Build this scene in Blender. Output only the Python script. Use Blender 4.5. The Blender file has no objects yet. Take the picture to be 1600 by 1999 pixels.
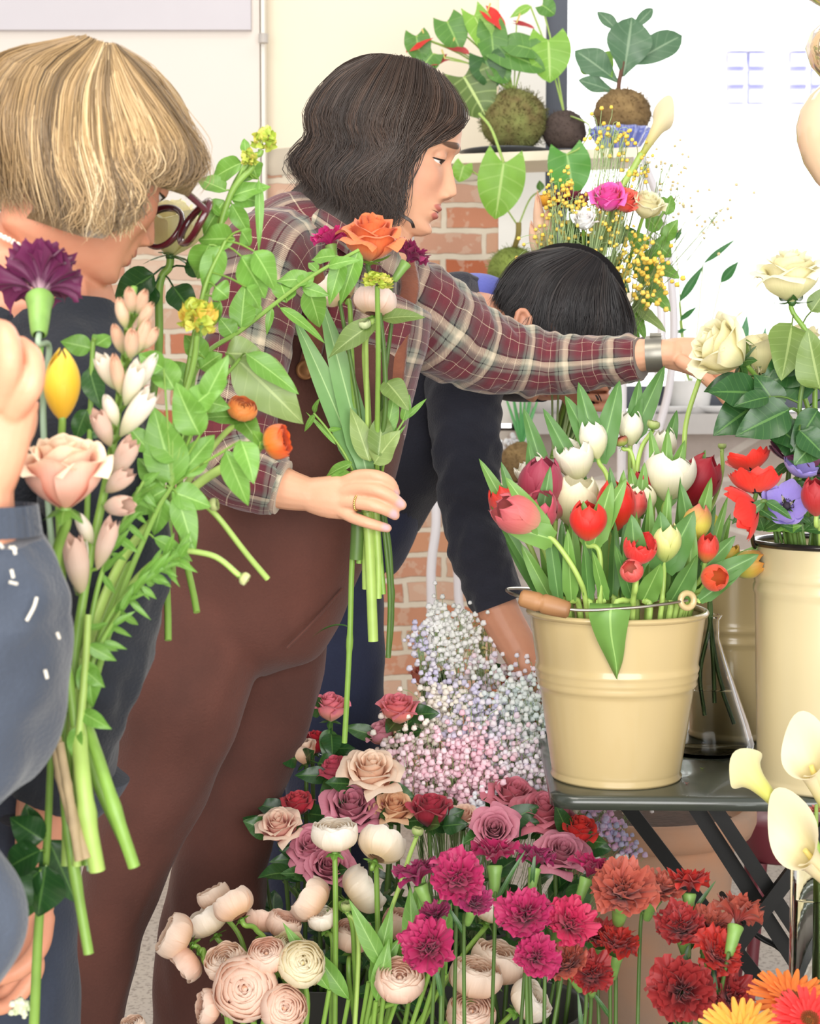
import bpy, math, random
import numpy as np
from mathutils import Matrix, Vector

# ------------------------------------------------------------------ camera, light, exposure
SC = bpy.context.scene
FPX, PITCH, CAMZ = 3486.0, math.atan(249.5 / 3486.0), 1.23
cam_data = bpy.data.cameras.new('camera')
cam_data.sensor_fit = 'VERTICAL'
cam_data.sensor_height = 36.0
cam_data.sensor_width = 36.0
cam_data.lens = FPX / 1999.0 * 36.0
cam_data.dof.use_dof = True
cam_data.dof.focus_distance = 2.42
cam_data.dof.aperture_fstop = 11.0
cam_data.clip_start = 0.05
cam = bpy.data.objects.new('camera', cam_data)
cam.location = (0, 0, CAMZ)
cam.rotation_euler = (math.pi / 2 - PITCH, 0, 0)
SC.collection.objects.link(cam)
SC.camera = cam
SC.view_settings.view_transform = 'Standard'
SC.view_settings.look = 'None'
SC.view_settings.gamma = 1.0
SC.view_settings.use_curve_mapping = False
SC.view_settings.exposure = 0.36
SC.cycles.max_bounces = 10
SC.cycles.diffuse_bounces = 7
SC.cycles.transmission_bounces = 10
SC.cycles.transparent_max_bounces = 8
SC.cycles.caustics_reflective = False
SC.cycles.caustics_refractive = False
SC.cycles.use_denoising = True

world = bpy.data.worlds.new('overcast_daylight')
SC.world = world
world.use_nodes = True
wb = world.node_tree.nodes['Background']
wb.inputs[0].default_value = (1.0, 0.985, 0.97, 1)
wb.inputs[1].default_value = 0.55

def area_light(name, loc, target, size, power, color):
    d = bpy.data.lights.new(name, 'AREA')
    d.shape = 'RECTANGLE'; d.size = size[0]; d.size_y = size[1]
    d.energy = power; d.color = color
    o = bpy.data.objects.new(name, d)
    o.location = loc
    o.rotation_euler = (Vector(target) - Vector(loc)).to_track_quat('-Z', 'Y').to_euler()
    SC.collection.objects.link(o)
    return o
area_light('overhead_key_light', (-0.7, 0.9, 3.1), (0.1, 2.6, 0.9), (1.6, 1.0), 34, (1.0, 0.93, 0.83))  # warm overhead key added to give soft shape, no visible fitting
area_light('front_fill_light', (0.3, -2.2, 1.35), (0.1, 3.0, 0.7), (4.5, 2.4), 228, (1.0, 0.985, 0.97))  # unseen fill panel added behind the camera to brighten flowers and figures
area_light('rear_overhead_fill', (0.2, 3.6, 3.1), (0.2, 3.4, 0.0), (1.6, 0.6), 7, (1.0, 0.93, 0.84))  # weak overhead fill added for the back of the room, no visible fitting

RNG = np.random.default_rng(7)
random.seed(7)

# ------------------------------------------------------------------ helpers
def P(px, py, Y):
    """point in the room on the sight line of a photo pixel, Y metres in front of the camera"""
    a = (px - 800.0) / FPX; b = -(py - 999.5) / FPX
    c, s = math.cos(PITCH), math.sin(PITCH)
    d = np.array([a, c + b * s, -s + b * c])
    return np.array([0, 0, CAMZ]) + d * (Y / d[1])
def PP(l):
    return np.array([P(*q) for q in l])
def M_(px, Y):
    return px * Y / FPX

def lin(h):
    h = h.lstrip('#')
    r = []
    for i in (0, 2, 4):
        v = int(h[i:i + 2], 16) / 255.0
        r.append(v / 12.92 if v <= 0.04045 else ((v + 0.055) / 1.055) ** 2.4)
    return (r[0], r[1], r[2], 1.0)

def nrm(v):
    v = np.asarray(v, float)
    return v / (np.linalg.norm(v) + 1e-12)

def cr(ctrl, n):
    """Catmull-Rom through the control rows (any number of columns)"""
    c = np.asarray(ctrl, float)
    if len(c) == 2:
        t = np.linspace(0, 1, n)[:, None]
        return c[0] * (1 - t) + c[1] * t
    p = np.vstack([2 * c[0] - c[1], c, 2 * c[-1] - c[-2]])
    t = np.linspace(0, len(c) - 1, n)
    i = np.minimum(t.astype(int), len(c) - 2)
    f = (t - i)[:, None]
    p0, p1, p2, p3 = p[i], p[i + 1], p[i + 2], p[i + 3]
    return 0.5 * (2 * p1 + (p2 - p0) * f + (2 * p0 - 5 * p1 + 4 * p2 - p3) * f ** 2 + (3 * p1 - p0 - 3 * p2 + p3) * f ** 3)

def wob(x, y, seed=0, k=5):
    """cheap smooth 2-D noise, about -1..1"""
    r = np.random.default_rng(seed)
    s = 0
    for i in range(k):
        a = r.uniform(0, 2 * math.pi); f = r.uniform(.6, 1.6)
        s = s + np.sin((x * math.cos(a) + y * math.sin(a)) * f * 2 * math.pi + r.uniform(0, 6.28))
    return s / k * 1.3

class MB:
    """collects shapes that make up ONE mesh"""
    def __init__(self):
        self.V = []; self.F = []; self.U = []; self.MI = []; self.n = 0
    def add(self, V, F, U=None, mi=0):
        V = np.asarray(V, float).reshape(-1, 3)
        self.V.append(V)
        if U is None: U = np.zeros((len(V), 2))
        self.U.append(np.asarray(U, float).reshape(-1, 2))
        n = self.n
        for f in F: self.F.append(tuple(int(i) + n for i in f))
        self.MI += [mi] * len(F)
        self.n += len(V)
        return self
    def grid(self, G, U=None, wu=False, wv=False, mi=0, caps=False, rand=None):
        nu, nv = G.shape[:2]
        F = []
        for i in range(nu if wu else nu - 1):
            i2 = (i + 1) % nu
            for j in range(nv if wv else nv - 1):
                j2 = (j + 1) % nv
                F.append((i * nv + j, i2 * nv + j, i2 * nv + j2, i * nv + j2))
        if U is None:
            a, b = np.meshgrid(np.linspace(0, 1, nu), np.linspace(0, 1, nv), indexing='ij')
            U = np.stack([a, b], -1)
        V = G.reshape(-1, 3); U = np.asarray(U).reshape(-1, 2)
        if caps:
            if wv:
                c0, c1 = G[0].mean(0), G[-1].mean(0); k = len(V)
                V = np.vstack([V, c0, c1]); U = np.vstack([U, U[0], U[-1]])
                for j in range(nv):
                    F.append((k, j, (j + 1) % nv))
                    F.append((k + 1, (nu - 1) * nv + (j + 1) % nv, (nu - 1) * nv + j))
        return self.add(V, F, U, mi)
    def tube(self, path, r, n=8, rb=None, up=None, caps=True, mi=0, disp=None, urand=None, twist=0.0):
        """generalised cylinder; r along 'side', rb along 'up'; UV in metres (around, along)"""
        path = np.asarray(path, float); m = len(path)
        r = np.broadcast_to(np.asarray(r, float), (m,)); rb = r if rb is None else np.broadcast_to(np.asarray(rb, float), (m,))
        T = np.gradient(path, axis=0); T /= (np.linalg.norm(T, axis=1)[:, None] + 1e-12)
        u0 = np.array([0, 0, 1.0]) if up is None else nrm(up)
        if abs(T[0] @ u0) > .95: u0 = np.array([0, 1.0, 0]) if abs(T[0][1]) < .9 else np.array([1.0, 0, 0])
        N = np.zeros((m, 3)); nv_ = nrm(u0 - (u0 @ T[0]) * T[0])
        for i in range(m):
            nv_ = nrm(nv_ - (nv_ @ T[i]) * T[i]); N[i] = nv_
        B = np.cross(T, N)
        th = np.linspace(0, 2 * math.pi, n, endpoint=False) + twist
        L = np.concatenate([[0], np.cumsum(np.linalg.norm(np.diff(path, axis=0), axis=1))])
        ct, st = np.cos(th), np.sin(th)
        R1 = r[:, None] * ct[None]; R2 = rb[:, None] * st[None]
        if disp is not None:
            d = disp(np.broadcast_to(th[None], (m, n)), np.broadcast_to(L[:, None], (m, n)))
            R1 = R1 + d * ct[None]; R2 = R2 + d * st[None]
        G = path[:, None] + B[:, None] * R1[..., None] + N[:, None] * R2[..., None]
        if urand is not None:
            U = np.stack(np.broadcast_arrays(np.full((m, 1), urand), np.linspace(0, 1, m)[:, None] * np.ones((1, n))), -1)
            self.grid(G, U, wv=True, caps=caps, mi=mi)
        else:
            # open seam in UV: duplicate the first column
            G2 = np.concatenate([G, G[:, :1]], 1)
            rm = float(np.mean((r + rb) / 2))
            U = np.stack(np.broadcast_arrays(np.append(th - twist, 2 * math.pi)[None] * rm, L[:, None]), -1)
            self.grid(G2, U, mi=mi)
            if caps:
                for k, s in ((0, 1), (m - 1, -1)):
                    V = np.vstack([G[k], path[k]])
                    F = [((j, (j + 1) % n, n) if s < 0 else ((j + 1) % n, j, n)) for j in range(n)]
                    self.add(V, F, np.tile([[0.5 * 2 * math.pi * rm, L[k]]], (n + 1, 1)), mi)
        return self
    def ball(self, c, r, nu=12, nv=16, mi=0, R=None, urand=None):
        r = np.broadcast_to(np.asarray(r, float), (3,))
        a = np.linspace(0, math.pi, nu); b = np.linspace(0, 2 * math.pi, nv, endpoint=False)
        A, Bb = np.meshgrid(a, b, indexing='ij')
        G = np.stack([np.sin(A) * np.cos(Bb) * r[0], np.sin(A) * np.sin(Bb) * r[1], np.cos(A) * r[2]], -1)
        if R is not None: G = G @ np.asarray(R).T
        U = None if urand is None else np.full(G.shape[:2] + (2,), urand)
        return self.grid(G + np.asarray(c), U, wv=True, mi=mi)
    def box(self, lo, hi, mi=0, R=None, c=None):
        lo = np.asarray(lo, float); hi = np.asarray(hi, float)
        V = np.array([[x, y, z] for x in (lo[0], hi[0]) for y in (lo[1], hi[1]) for z in (lo[2], hi[2])])
        if R is not None: V = V @ np.asarray(R).T
        if c is not None: V = V + c
        return self.add(V, [(0, 1, 3, 2), (4, 6, 7, 5), (0, 4, 5, 1), (2, 3, 7, 6), (0, 2, 6, 4), (1, 5, 7, 3)], V[:, [0, 2]], mi)
    def lathe(self, prof, c, n=48, mi=0, R=None):
        prof = np.asarray(prof, float)
        th = np.linspace(0, 2 * math.pi, n, endpoint=False)
        G = np.stack([prof[:, 0][:, None] * np.cos(th), prof[:, 0][:, None] * np.sin(th), prof[:, 1][:, None] * np.ones(n)], -1)
        if R is not None: G = G @ np.asarray(R).T
        return self.grid(G + np.asarray(c), None, wv=True, mi=mi)
    def mesh(self, name, smooth=True, origin=(0, 0, 0)):
        me = bpy.data.meshes.new(name)
        V = np.vstack(self.V) - np.asarray(origin); U = np.vstack(self.U)
        me.from_pydata(V.tolist(), [], self.F)
        uv = me.uv_layers.new(name='UVMap')
        li = np.zeros(len(me.loops), dtype=np.int32); me.loops.foreach_get('vertex_index', li)
        uv.data.foreach_set('uv', U[li].astype(np.float32).ravel())
        if any(self.MI): me.polygons.foreach_set('material_index', np.array(self.MI, dtype=np.int32))
        if smooth: me.polygons.foreach_set('use_smooth', np.ones(len(me.polygons), dtype=bool))
        me.update()
        return me

ORIG = {}
def link(o):
    SC.collection.objects.link(o); return o
def tag(o, label=None, cat=None, group=None, kind=None):
    if label: o['label'] = label
    if cat: o['category'] = cat
    if group: o['group'] = group
    if kind: o['kind'] = kind
    return o
def thing(name, label, cat, loc, group=None):
    o = bpy.data.objects.new(name, None)
    o.empty_display_size = .05
    o.location = tuple(float(v) for v in loc)
    link(o)
    ORIG[o.name] = np.asarray(loc, float)
    return tag(o, label, cat, group)
def orig(o):
    return ORIG.get(o.name, np.zeros(3)) if o is not None else np.zeros(3)
def put(name, mesh, mats, parent=None, label=None):
    """link a mesh (already in its parent's frame) as ONE object"""
    o = bpy.data.objects.new(name, mesh)
    if not isinstance(mats, (list, tuple)): mats = [mats]
    if not mesh.materials:
        for m in mats: mesh.materials.append(m)
    if parent is not None: o.parent = parent
    link(o)
    base = orig(parent)
    ORIG[o.name] = base
    if label: o['label'] = label
    return o
def part(name, mb, mats, parent=None, smooth=True, label=None):
    return put(name, mb.mesh(name, smooth, orig(parent)), mats, parent, label)
def solo(name, mb, mats, label, cat, loc=None, group=None, smooth=True, kind=None):
    """a thing that is one mesh, its origin at loc"""
    V = np.vstack(mb.V)
    if loc is None: loc = np.array([V[:, 0].mean(), V[:, 1].mean(), V[:, 2].min()])
    o = put(name, mb.mesh(name, smooth, loc), mats)
    o.location = tuple(float(v) for v in loc); ORIG[o.name] = np.asarray(loc, float)
    return tag(o, label, cat, group, kind)
def struct(name, mb, mats, smooth=False, label=None):
    o = put(name, mb.mesh(name, smooth), mats)
    o['kind'] = 'structure'
    if label: o['label'] = label
    return o

# ------------------------------------------------------------------ materials
MATS = {}
class NT:
    def __init__(self, name):
        self.m = bpy.data.materials.new(name); self.m.use_nodes = True
        self.t = self.m.node_tree; self.b = self.t.nodes['Principled BSDF']
    def n(self, typ, **kw):
        nd = self.t.nodes.new(typ)
        for k, v in kw.items():
            if k.startswith('_'): setattr(nd, k[1:], v)
            else: nd.inputs[k.replace('__', ' ')].default_value = v
        return nd
    def l(self, a, b): self.t.links.new(a, b)
    def math(self, op, a, b=None, c=None):
        nd = self.t.nodes.new('ShaderNodeMath'); nd.operation = op
        for i, v in enumerate((a, b, c)):
            if v is None: continue
            if isinstance(v, (int, float)): nd.inputs[i].default_value = v
            else: self.l(v, nd.inputs[i])
        return nd.outputs[0]
    def mix(self, f, a, b, mode='MIX'):
        nd = self.t.nodes.new('ShaderNodeMix'); nd.data_type = 'RGBA'; nd.blend_type = mode
        for i, v in ((0, f), (6, a), (7, b)):
            if isinstance(v, (int, float)): nd.inputs[i].default_value = v
            elif isinstance(v, tuple): nd.inputs[i].default_value = v
            else: self.l(v, nd.inputs[i])
        return nd.outputs[2]
    def ramp(self, f, stops, interp='LINEAR'):
        nd = self.t.nodes.new('ShaderNodeValToRGB'); nd.color_ramp.interpolation = interp
        e = nd.color_ramp.elements
        while len(e) < len(stops): e.new(.5)
        for i, (p, c) in enumerate(stops):
            e[i].position = p; e[i].color = c if isinstance(c, tuple) else lin(c)
        self.l(f, nd.inputs[0])
        return nd.outputs[0]
    def noise(self, scale, detail=2.0, coord=None):
        nd = self.n('ShaderNodeTexNoise', Scale=scale, Detail=detail)
        if coord is None:
            coord = self.n('ShaderNodeTexCoord').outputs['Object']
        self.l(coord, nd.inputs['Vector'])
        return nd.outputs['Fac']
    def bump(self, h, strength=.3, dist=.01):
        nd = self.n('ShaderNodeBump', Strength=strength, Distance=dist)
        self.l(h, nd.inputs['Height']); self.l(nd.outputs[0], self.b.inputs['Normal'])
    def set(self, **kw):
        for k, v in kw.items(): self.b.inputs[k.replace('__', ' ')].default_value = v
    def translucent(self, col, fac):
        tr = self.n('ShaderNodeBsdfTranslucent')
        if isinstance(col, tuple): tr.inputs[0].default_value = col
        else: self.l(col, tr.inputs[0])
        mx = self.n('ShaderNodeMixShader'); mx.inputs[0].default_value = fac
        self.l(self.b.outputs[0], mx.inputs[1]); self.l(tr.outputs[0], mx.inputs[2])
        out = self.t.nodes['Material Output']; self.l(mx.outputs[0], out.inputs[0])

def m_plain(name, c, rough=.5, var=.12, nscale=20, bump=0, bscale=80, metal=0, coat=0, c2=None, spec=None):
    if name in MATS: return MATS[name]
    k = NT(name); base = lin(c)
    f = k.noise(nscale, 3)
    d = lin(c2) if c2 else tuple(v * (1 - var) for v in base[:3]) + (1,)
    lo = k.math('MULTIPLY', k.math('SUBTRACT', f, .3), 2.2)
    k.t.nodes[-1].use_clamp = True
    k.l(k.mix(lo, d, base), k.b.inputs['Base Color'])
    k.set(Roughness=rough, Metallic=metal)
    k.b.inputs['Coat Weight'].default_value = coat
    if spec is not None: k.b.inputs['Specular IOR Level'].default_value = spec
    if bump: k.bump(k.noise(bscale, 3), bump, .004)
    MATS[name] = k.m
    return k.m

def m_petal(c0, c1, c2=None, pos=(0.0, .5, 1.0), rough=.55, tl=.18, streak=.12, name=None):
    """petal tissue: c0 at the base, c1 in the middle, c2 at the rim"""
    c2 = c2 or c1
    key = name or 'petal_%s_%s_%s' % (c0[1:], c1[1:], c2[1:])
    if key in MATS: return MATS[key]
    k = NT(key)
    uv = k.n('ShaderNodeUVMap').outputs[0]
    sx = k.n('ShaderNodeSeparateXYZ'); k.l(uv, sx.inputs[0])
    col = k.ramp(sx.outputs[1], [(pos[0], c0), (pos[1], c1), (pos[2], c2)])
    mp = k.n('ShaderNodeMapping'); mp.inputs['Scale'].default_value = (26, 2.0, 1); k.l(uv, mp.inputs[0])
    f = k.noise(1.0, 2, mp.outputs[0])
    dark = k.n('ShaderNodeHueSaturation', Value=1 - streak, Saturation=1.1); k.l(col, dark.inputs['Color'])
    fin = k.mix(f, dark.outputs[0], col)
    k.l(fin, k.b.inputs['Base Color'])
    k.set(Roughness=rough)
    k.b.inputs['Sheen Weight'].default_value = .15
    k.bump(f, .15, .001)
    if tl: k.translucent(fin, tl)
    MATS[key] = k.m
    return k.m

def m_leaf(c, vein, back=None, rough=.42, tl=.2, nv=7, vw=.10, name=None):
    key = name or 'leaf_%s_%s_%d' % (c[1:], vein[1:], nv)
    if key in MATS: return MATS[key]
    k = NT(key)
    uv = k.n('ShaderNodeUVMap').outputs[0]
    sx = k.n('ShaderNodeSeparateXYZ'); k.l(uv, sx.inputs[0])
    au = k.math('ABSOLUTE', k.math('SUBTRACT', sx.outputs[0], .5))          # 0..0.5 from midrib
    mid = k.math('LESS_THAN', au, .028)
    ph = k.math('FRACT', k.math('SUBTRACT', k.math('MULTIPLY', sx.outputs[1], float(nv)), k.math('MULTIPLY', au, 2.4)))
    side = k.math('LESS_THAN', ph, vw)
    v = k.math('MAXIMUM', mid, k.math('MULTIPLY', side, .28))
    base = lin(c); d = tuple(x * .78 for x in base[:3]) + (1,)
    f = k.noise(45, 2)
    col = k.mix(v, k.mix(f, d, base), lin(vein))
    k.l(col, k.b.inputs['Base Color'])
    k.set(Roughness=rough)
    k.bump(k.math('MULTIPLY', v, -1.0), .25, .002)
    if tl: k.translucent(col, tl)
    MATS[key] = k.m
    return k.m

def m_ramp(name, stops, rough=.5, interp='LINEAR', tl=0, bump=0, spec=.5, aniso=False):
    """colour chosen per strand / blossom / crumb by UV.x"""
    if name in MATS: return MATS[name]
    k = NT(name)
    uv = k.n('ShaderNodeUVMap').outputs[0]
    sx = k.n('ShaderNodeSeparateXYZ'); k.l(uv, sx.inputs[0])
    col = k.ramp(sx.outputs[0], stops, interp)
    k.l(col, k.b.inputs['Base Color'])
    k.set(Roughness=rough); k.b.inputs['Specular IOR Level'].default_value = spec
    if tl: k.translucent(col, tl)
    MATS[name] = k.m
    return k.m

def frame(z, x=None):
    """3x3 with its Z column along z"""
    z = nrm(z)
    x = np.array([1.0, 0, 0]) if x is None else np.asarray(x, float)
    if abs(nrm(x) @ z) > .97: x = np.array([0, 0, 1.0]) if abs(z[2]) < .9 else np.array([0, 1.0, 0])
    x = nrm(x - (x @ z) * z)
    return np.stack([x, np.cross(z, x), z], 1)
# ------------------------------------------------------------------ the room
def m_floor():
    k = NT('stone_floor')
    f1 = k.noise(2.2, 4); f2 = k.noise(90, 4)
    col = k.mix(k.math('MULTIPLY', f1, 1.0), lin('#b9b3b0'), lin('#c9c0b0'))
    col = k.mix(k.math('GREATER_THAN', f2, .56), col, lin('#9d948c'))
    k.l(col, k.b.inputs['Base Color']); k.set(Roughness=.8); k.bump(f2, .3, .004)
    return k.m
def m_brick():
    k = NT('old_brick')
    tc = k.n('ShaderNodeTexCoord').outputs['Object']
    sx = k.n('ShaderNodeSeparateXYZ'); k.l(tc, sx.inputs[0])
    cb = k.n('ShaderNodeCombineXYZ'); k.l(sx.outputs[0], cb.inputs[0]); k.l(sx.outputs[2], cb.inputs[1])
    wn = k.n('ShaderNodeTexNoise', Scale=9.0, Detail=3.0); k.l(cb.outputs[0], wn.inputs['Vector'])
    wv = k.n('ShaderNodeVectorMath', _operation='SCALE'); wv.inputs['Scale'].default_value = .03
    k.l(wn.outputs['Color'], wv.inputs[0])
    ad = k.n('ShaderNodeVectorMath', _operation='ADD'); k.l(cb.outputs[0], ad.inputs[0]); k.l(wv.outputs[0], ad.inputs[1])
    br = k.n('ShaderNodeTexBrick', Scale=1.0)
    br.inputs['Brick Width'].default_value = .22; br.inputs['Row Height'].default_value = .0695
    br.inputs['Mortar Size'].default_value = .0085; br.inputs['Mortar Smooth'].default_value = .25; br.inputs['Bias'].default_value = 0
    br.inputs['Color1'].default_value = (0, 0, 0, 1); br.inputs['Color2'].default_value = (1, 1, 1, 1); br.inputs['Mortar'].default_value = (0, 0, 0, 1)
    k.l(ad.outputs[0], br.inputs['Vector'])
    bw = k.n('ShaderNodeRGBToBW'); k.l(br.outputs['Color'], bw.inputs[0])
    bc = k.ramp(bw.outputs[0], [(0, '#cf8f68'), (.22, '#cdaa92'), (.4, '#c4744c'), (.55, '#d8bca6'), (.72, '#bb6a48'), (.86, '#d9a98c'), (1, '#c5bdb0')])
    blot = k.noise(24, 4)
    bc = k.mix(k.math('MULTIPLY', k.math('GREATER_THAN', blot, .56), .3), bc, lin('#dccdb9'))
    mort = k.mix(k.noise(14, 4), lin('#cfc2ad'), lin('#e9dfcd'))
    col = k.mix(br.outputs['Fac'], bc, mort)
    k.l(col, k.b.inputs['Base Color']); k.set(Roughness=.9)
    h = k.math('ADD', k.math('MULTIPLY', br.outputs['Fac'], -1.0), k.math('MULTIPLY', blot, .5))
    k.bump(h, .6, .012)
    return k.m
def m_stone():
    k = NT('rough_stone')
    tc = k.n('ShaderNodeTexCoord').outputs['Object']
    mp = k.n('ShaderNodeMapping'); mp.inputs['Scale'].default_value = (2.2, 2.2, 5.5); k.l(tc, mp.inputs[0])
    vo = k.n('ShaderNodeTexVoronoi', Scale=1.6); k.l(mp.outputs[0], vo.inputs['Vector'])
    ve = k.n('ShaderNodeTexVoronoi', Scale=1.6); ve.feature = 'DISTANCE_TO_EDGE'; k.l(mp.outputs[0], ve.inputs['Vector'])
    bw = k.n('ShaderNodeRGBToBW'); k.l(vo.outputs['Color'], bw.inputs[0])
    col = k.ramp(bw.outputs[0], [(0, '#b8aca2'), (.5, '#c9bdb6'), (1, '#aa9888')])
    col = k.mix(k.math('LESS_THAN', ve.outputs['Distance'], .05), col, lin('#d8d0c6'))
    col = k.mix(k.math('MULTIPLY', k.noise(30, 4), .5), col, lin('#9f948b'))
    k.l(col, k.b.inputs['Base Color']); k.set(Roughness=.9); k.bump(k.noise(16, 5), .5, .02)
    return k.m
M_plaster = m_plain('cream_plaster', '#f7ecd6', .85, .04, 3)
M_reveal = m_plain('white_plaster', '#f8f6f0', .85, .03, 3)
M_white = m_plain('white_paint', '#f2ede4', .6, .03, 6)
M_shade = m_plain('lavender_grey_fabric', '#d6d1d6', .8, .04, 6)
M_floor, M_brick, M_stone = m_floor(), m_brick(), m_stone()
M_frame = m_plain('slate_window_paint', '#4d5361', .45, .1, 8)
M_sill = m_plain('grey_stone_sill', '#c4c0bd', .8, .1, 18, .2, 60)

struct('floor', MB().box((-6, -3, -.1), (6, 6.0, 0)), M_floor)
YB = 5.0
struct('wall_back', MB().box((-6, YB, 0), (.245, YB + .35, 1.83)), M_brick)
mb = MB().box((-6, YB + .012, 1.83), (.245, YB + .35, 3.6))
struct('wall_back_upper', mb, M_plaster)
# uneven plaster edge that runs over the top courses of brick
e = MB(); xs = np.linspace(-6, .245, 160)
zz = 1.80 + .03 * wob(xs * 1.1, xs * 0, 3) + .012 * wob(xs * 6, xs * 0, 4)
G = np.stack([np.stack([xs, np.full_like(xs, YB - .004), zz], -1), np.stack([xs, np.full_like(xs, YB - .012), zz + .03], -1), np.stack([xs, np.full_like(xs, YB + .02), zz + .09], -1)], 0)
struct('trim_1', e.grid(G), m_plain('grey_render_edge', '#cfc4b2', .9, .15, 12, .3, 40), smooth=True)
struct('wall_reveal', MB().box((.245, YB - .01, 1.12), (.374, YB + .35, 3.6)), M_reveal)
struct('wall_below_window', MB().box((.245, YB, 0), (4.5, YB + .35, 1.1)), M_stone)
struct('trim_2', MB().box((.30, YB - .16, 1.095), (4.5, YB + .3, 1.15)), M_sill, label='grey stone window sill')
# dark window frame: one stile at the left, one rail at the bottom
w = MB()
w.box((.374, YB + .06, 1.15), (.44, YB + .13, 3.6)); w.box((.44, YB + .06, 1.16), (4.5, YB + .13, 1.225))
w.box((2.6, YB + .06, 1.15), (2.67, YB + .13, 3.6))
wo = struct('window_1', w, M_frame, label='tall shop window in a slate grey frame')
gl = NT('clear_pane'); gl.set(Roughness=0.0); gl.b.inputs['Transmission Weight'].default_value = 1.0; gl.b.inputs['IOR'].default_value = 1.02
gl.b.inputs['Base Color'].default_value = (1, 1, 1, 1)
part('pane', MB().box((.44, YB + .09, 1.225), (2.6, YB + .094, 3.6)), gl.m, wo, smooth=False)

# outside: a pale facade across the street
M_facade = m_plain('white_facade', '#fefefd', .9, .01, 2)
sd = bpy.data.lights.new('facade_spot', 'SPOT'); sd.energy = 7000; sd.spot_size = math.radians(100); sd.shadow_soft_size = 1.0  # spot added high outside so that the facade renders white
so_ = bpy.data.objects.new('facade_spot', sd); so_.location = (3.5, 7.0, 9.5); so_.rotation_euler = (math.radians(48), 0, 0); SC.collection.objects.link(so_)
fo = struct('wall_outside', MB().box((-1, 12.0, -.5), (9, 12.3, 9)), M_facade)
struct('ground_outside', MB().box((-3, YB + .36, -.12), (10, 12, -.02)), M_facade)
M_pane2 = m_plain('pale_reflecting_pane', '#b6b8e4', .3, .06, 2)
def far_window(cx, label):
    t = thing('facade_window', label, 'window', P(cx, 205, 11.98), 'windows across the street')
    a = P(cx - 40, 100, 11.97); b = P(cx + 40, 206, 11.97)
    fr = MB().box((a[0] - .05, 11.94, b[2] - .06), (b[0] + .05, 12.0, b[2])); fr.box((a[0] - .05, 11.94, a[2]), (b[0] + .05, 12.0, a[2] + .05))
    part('frame', fr, m_plain('lilac_white_frame', '#f2f1fa', .7), t, False)
    W = (b[0] - a[0]); H = a[2] - b[2]
    for i in range(2):
        for j in range(3):
            x0 = a[0] + W * (i * .5 + .04); z0 = b[2] + H * (j / 3 + .05)
            part('pane', MB().box((x0, 11.95, z0), (x0 + W * .42, 12.0, z0 + H * .24)), M_pane2, t, False)
far_window(1458, 'pale lavender six pane window on the bright building opposite, clear of the hanging ornament')
far_window(1580, 'pale lavender six pane window opposite, half hidden by the hanging ornament')

# white board with its lavender roller band and the slim white trim at its right edge
t = thing('wall_panel', 'white board with a lavender grey top band hung on the wall behind the blonde woman', 'panel', P(0, 415, 4.97))
a = P(-700, 60, 4.93); b = P(508, 418, 4.93)
part('board', MB().box((a[0], 4.94, b[2]), (b[0], 4.985, a[2] + .4)), m_plain('board_white', '#e9e1d8', .6, .02, 3), t, False)
part('roller_band', MB().box((a[0], 4.915, a[2]), (P(490, 0, 4.93)[0], 4.94, a[2] + .4)), M_shade, t, False)
a = P(509, -60, 4.93); b = P(519, 425, 4.93)
part('edge_strip', MB().box((a[0], 4.92, b[2]), (b[0], 4.985, a[2] + .3)), M_white, t, False)
c = P(514, 75, 4.90); part('bracket', MB().tube([c + (0, 0, .012), c - (0, 0, .012)], .013, 10), m_plain('grey_clip', '#c9c2bb', .5), t)
# ------------------------------------------------------------------ flower and leaf builders
def tri(x):
    return 2 * np.abs(x - np.floor(x + .5))
def petal_rev(mb, phi, r, z, a, nu=9, du=None, tip=0.0, mi=0):
    """a petal that is a piece of a surface of revolution; r, z, a are arrays along the petal; du(u,v)->(dr,dz) ruffles it"""
    nv = len(r); u = np.linspace(-1, 1, nu); v = np.linspace(0, 1, nv)
    U, V = np.meshgrid(u, v, indexing='ij')
    A = phi + U * np.asarray(a)[None]
    Rr = np.broadcast_to(np.asarray(r)[None], U.shape).copy(); Z = np.broadcast_to(np.asarray(z)[None], U.shape).copy()
    if tip: Z = Z - tip * np.abs(U) ** 2.6 * V ** 1.5
    if du is not None:
        dr, dz = du(U, V); Rr = Rr + dr; Z = Z + dz
    G = np.stack([Rr * np.cos(A), Rr * np.sin(A), Z], -1)
    mb.grid(G, np.stack([(U + 1) / 2, V], -1), mi=mi)

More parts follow.
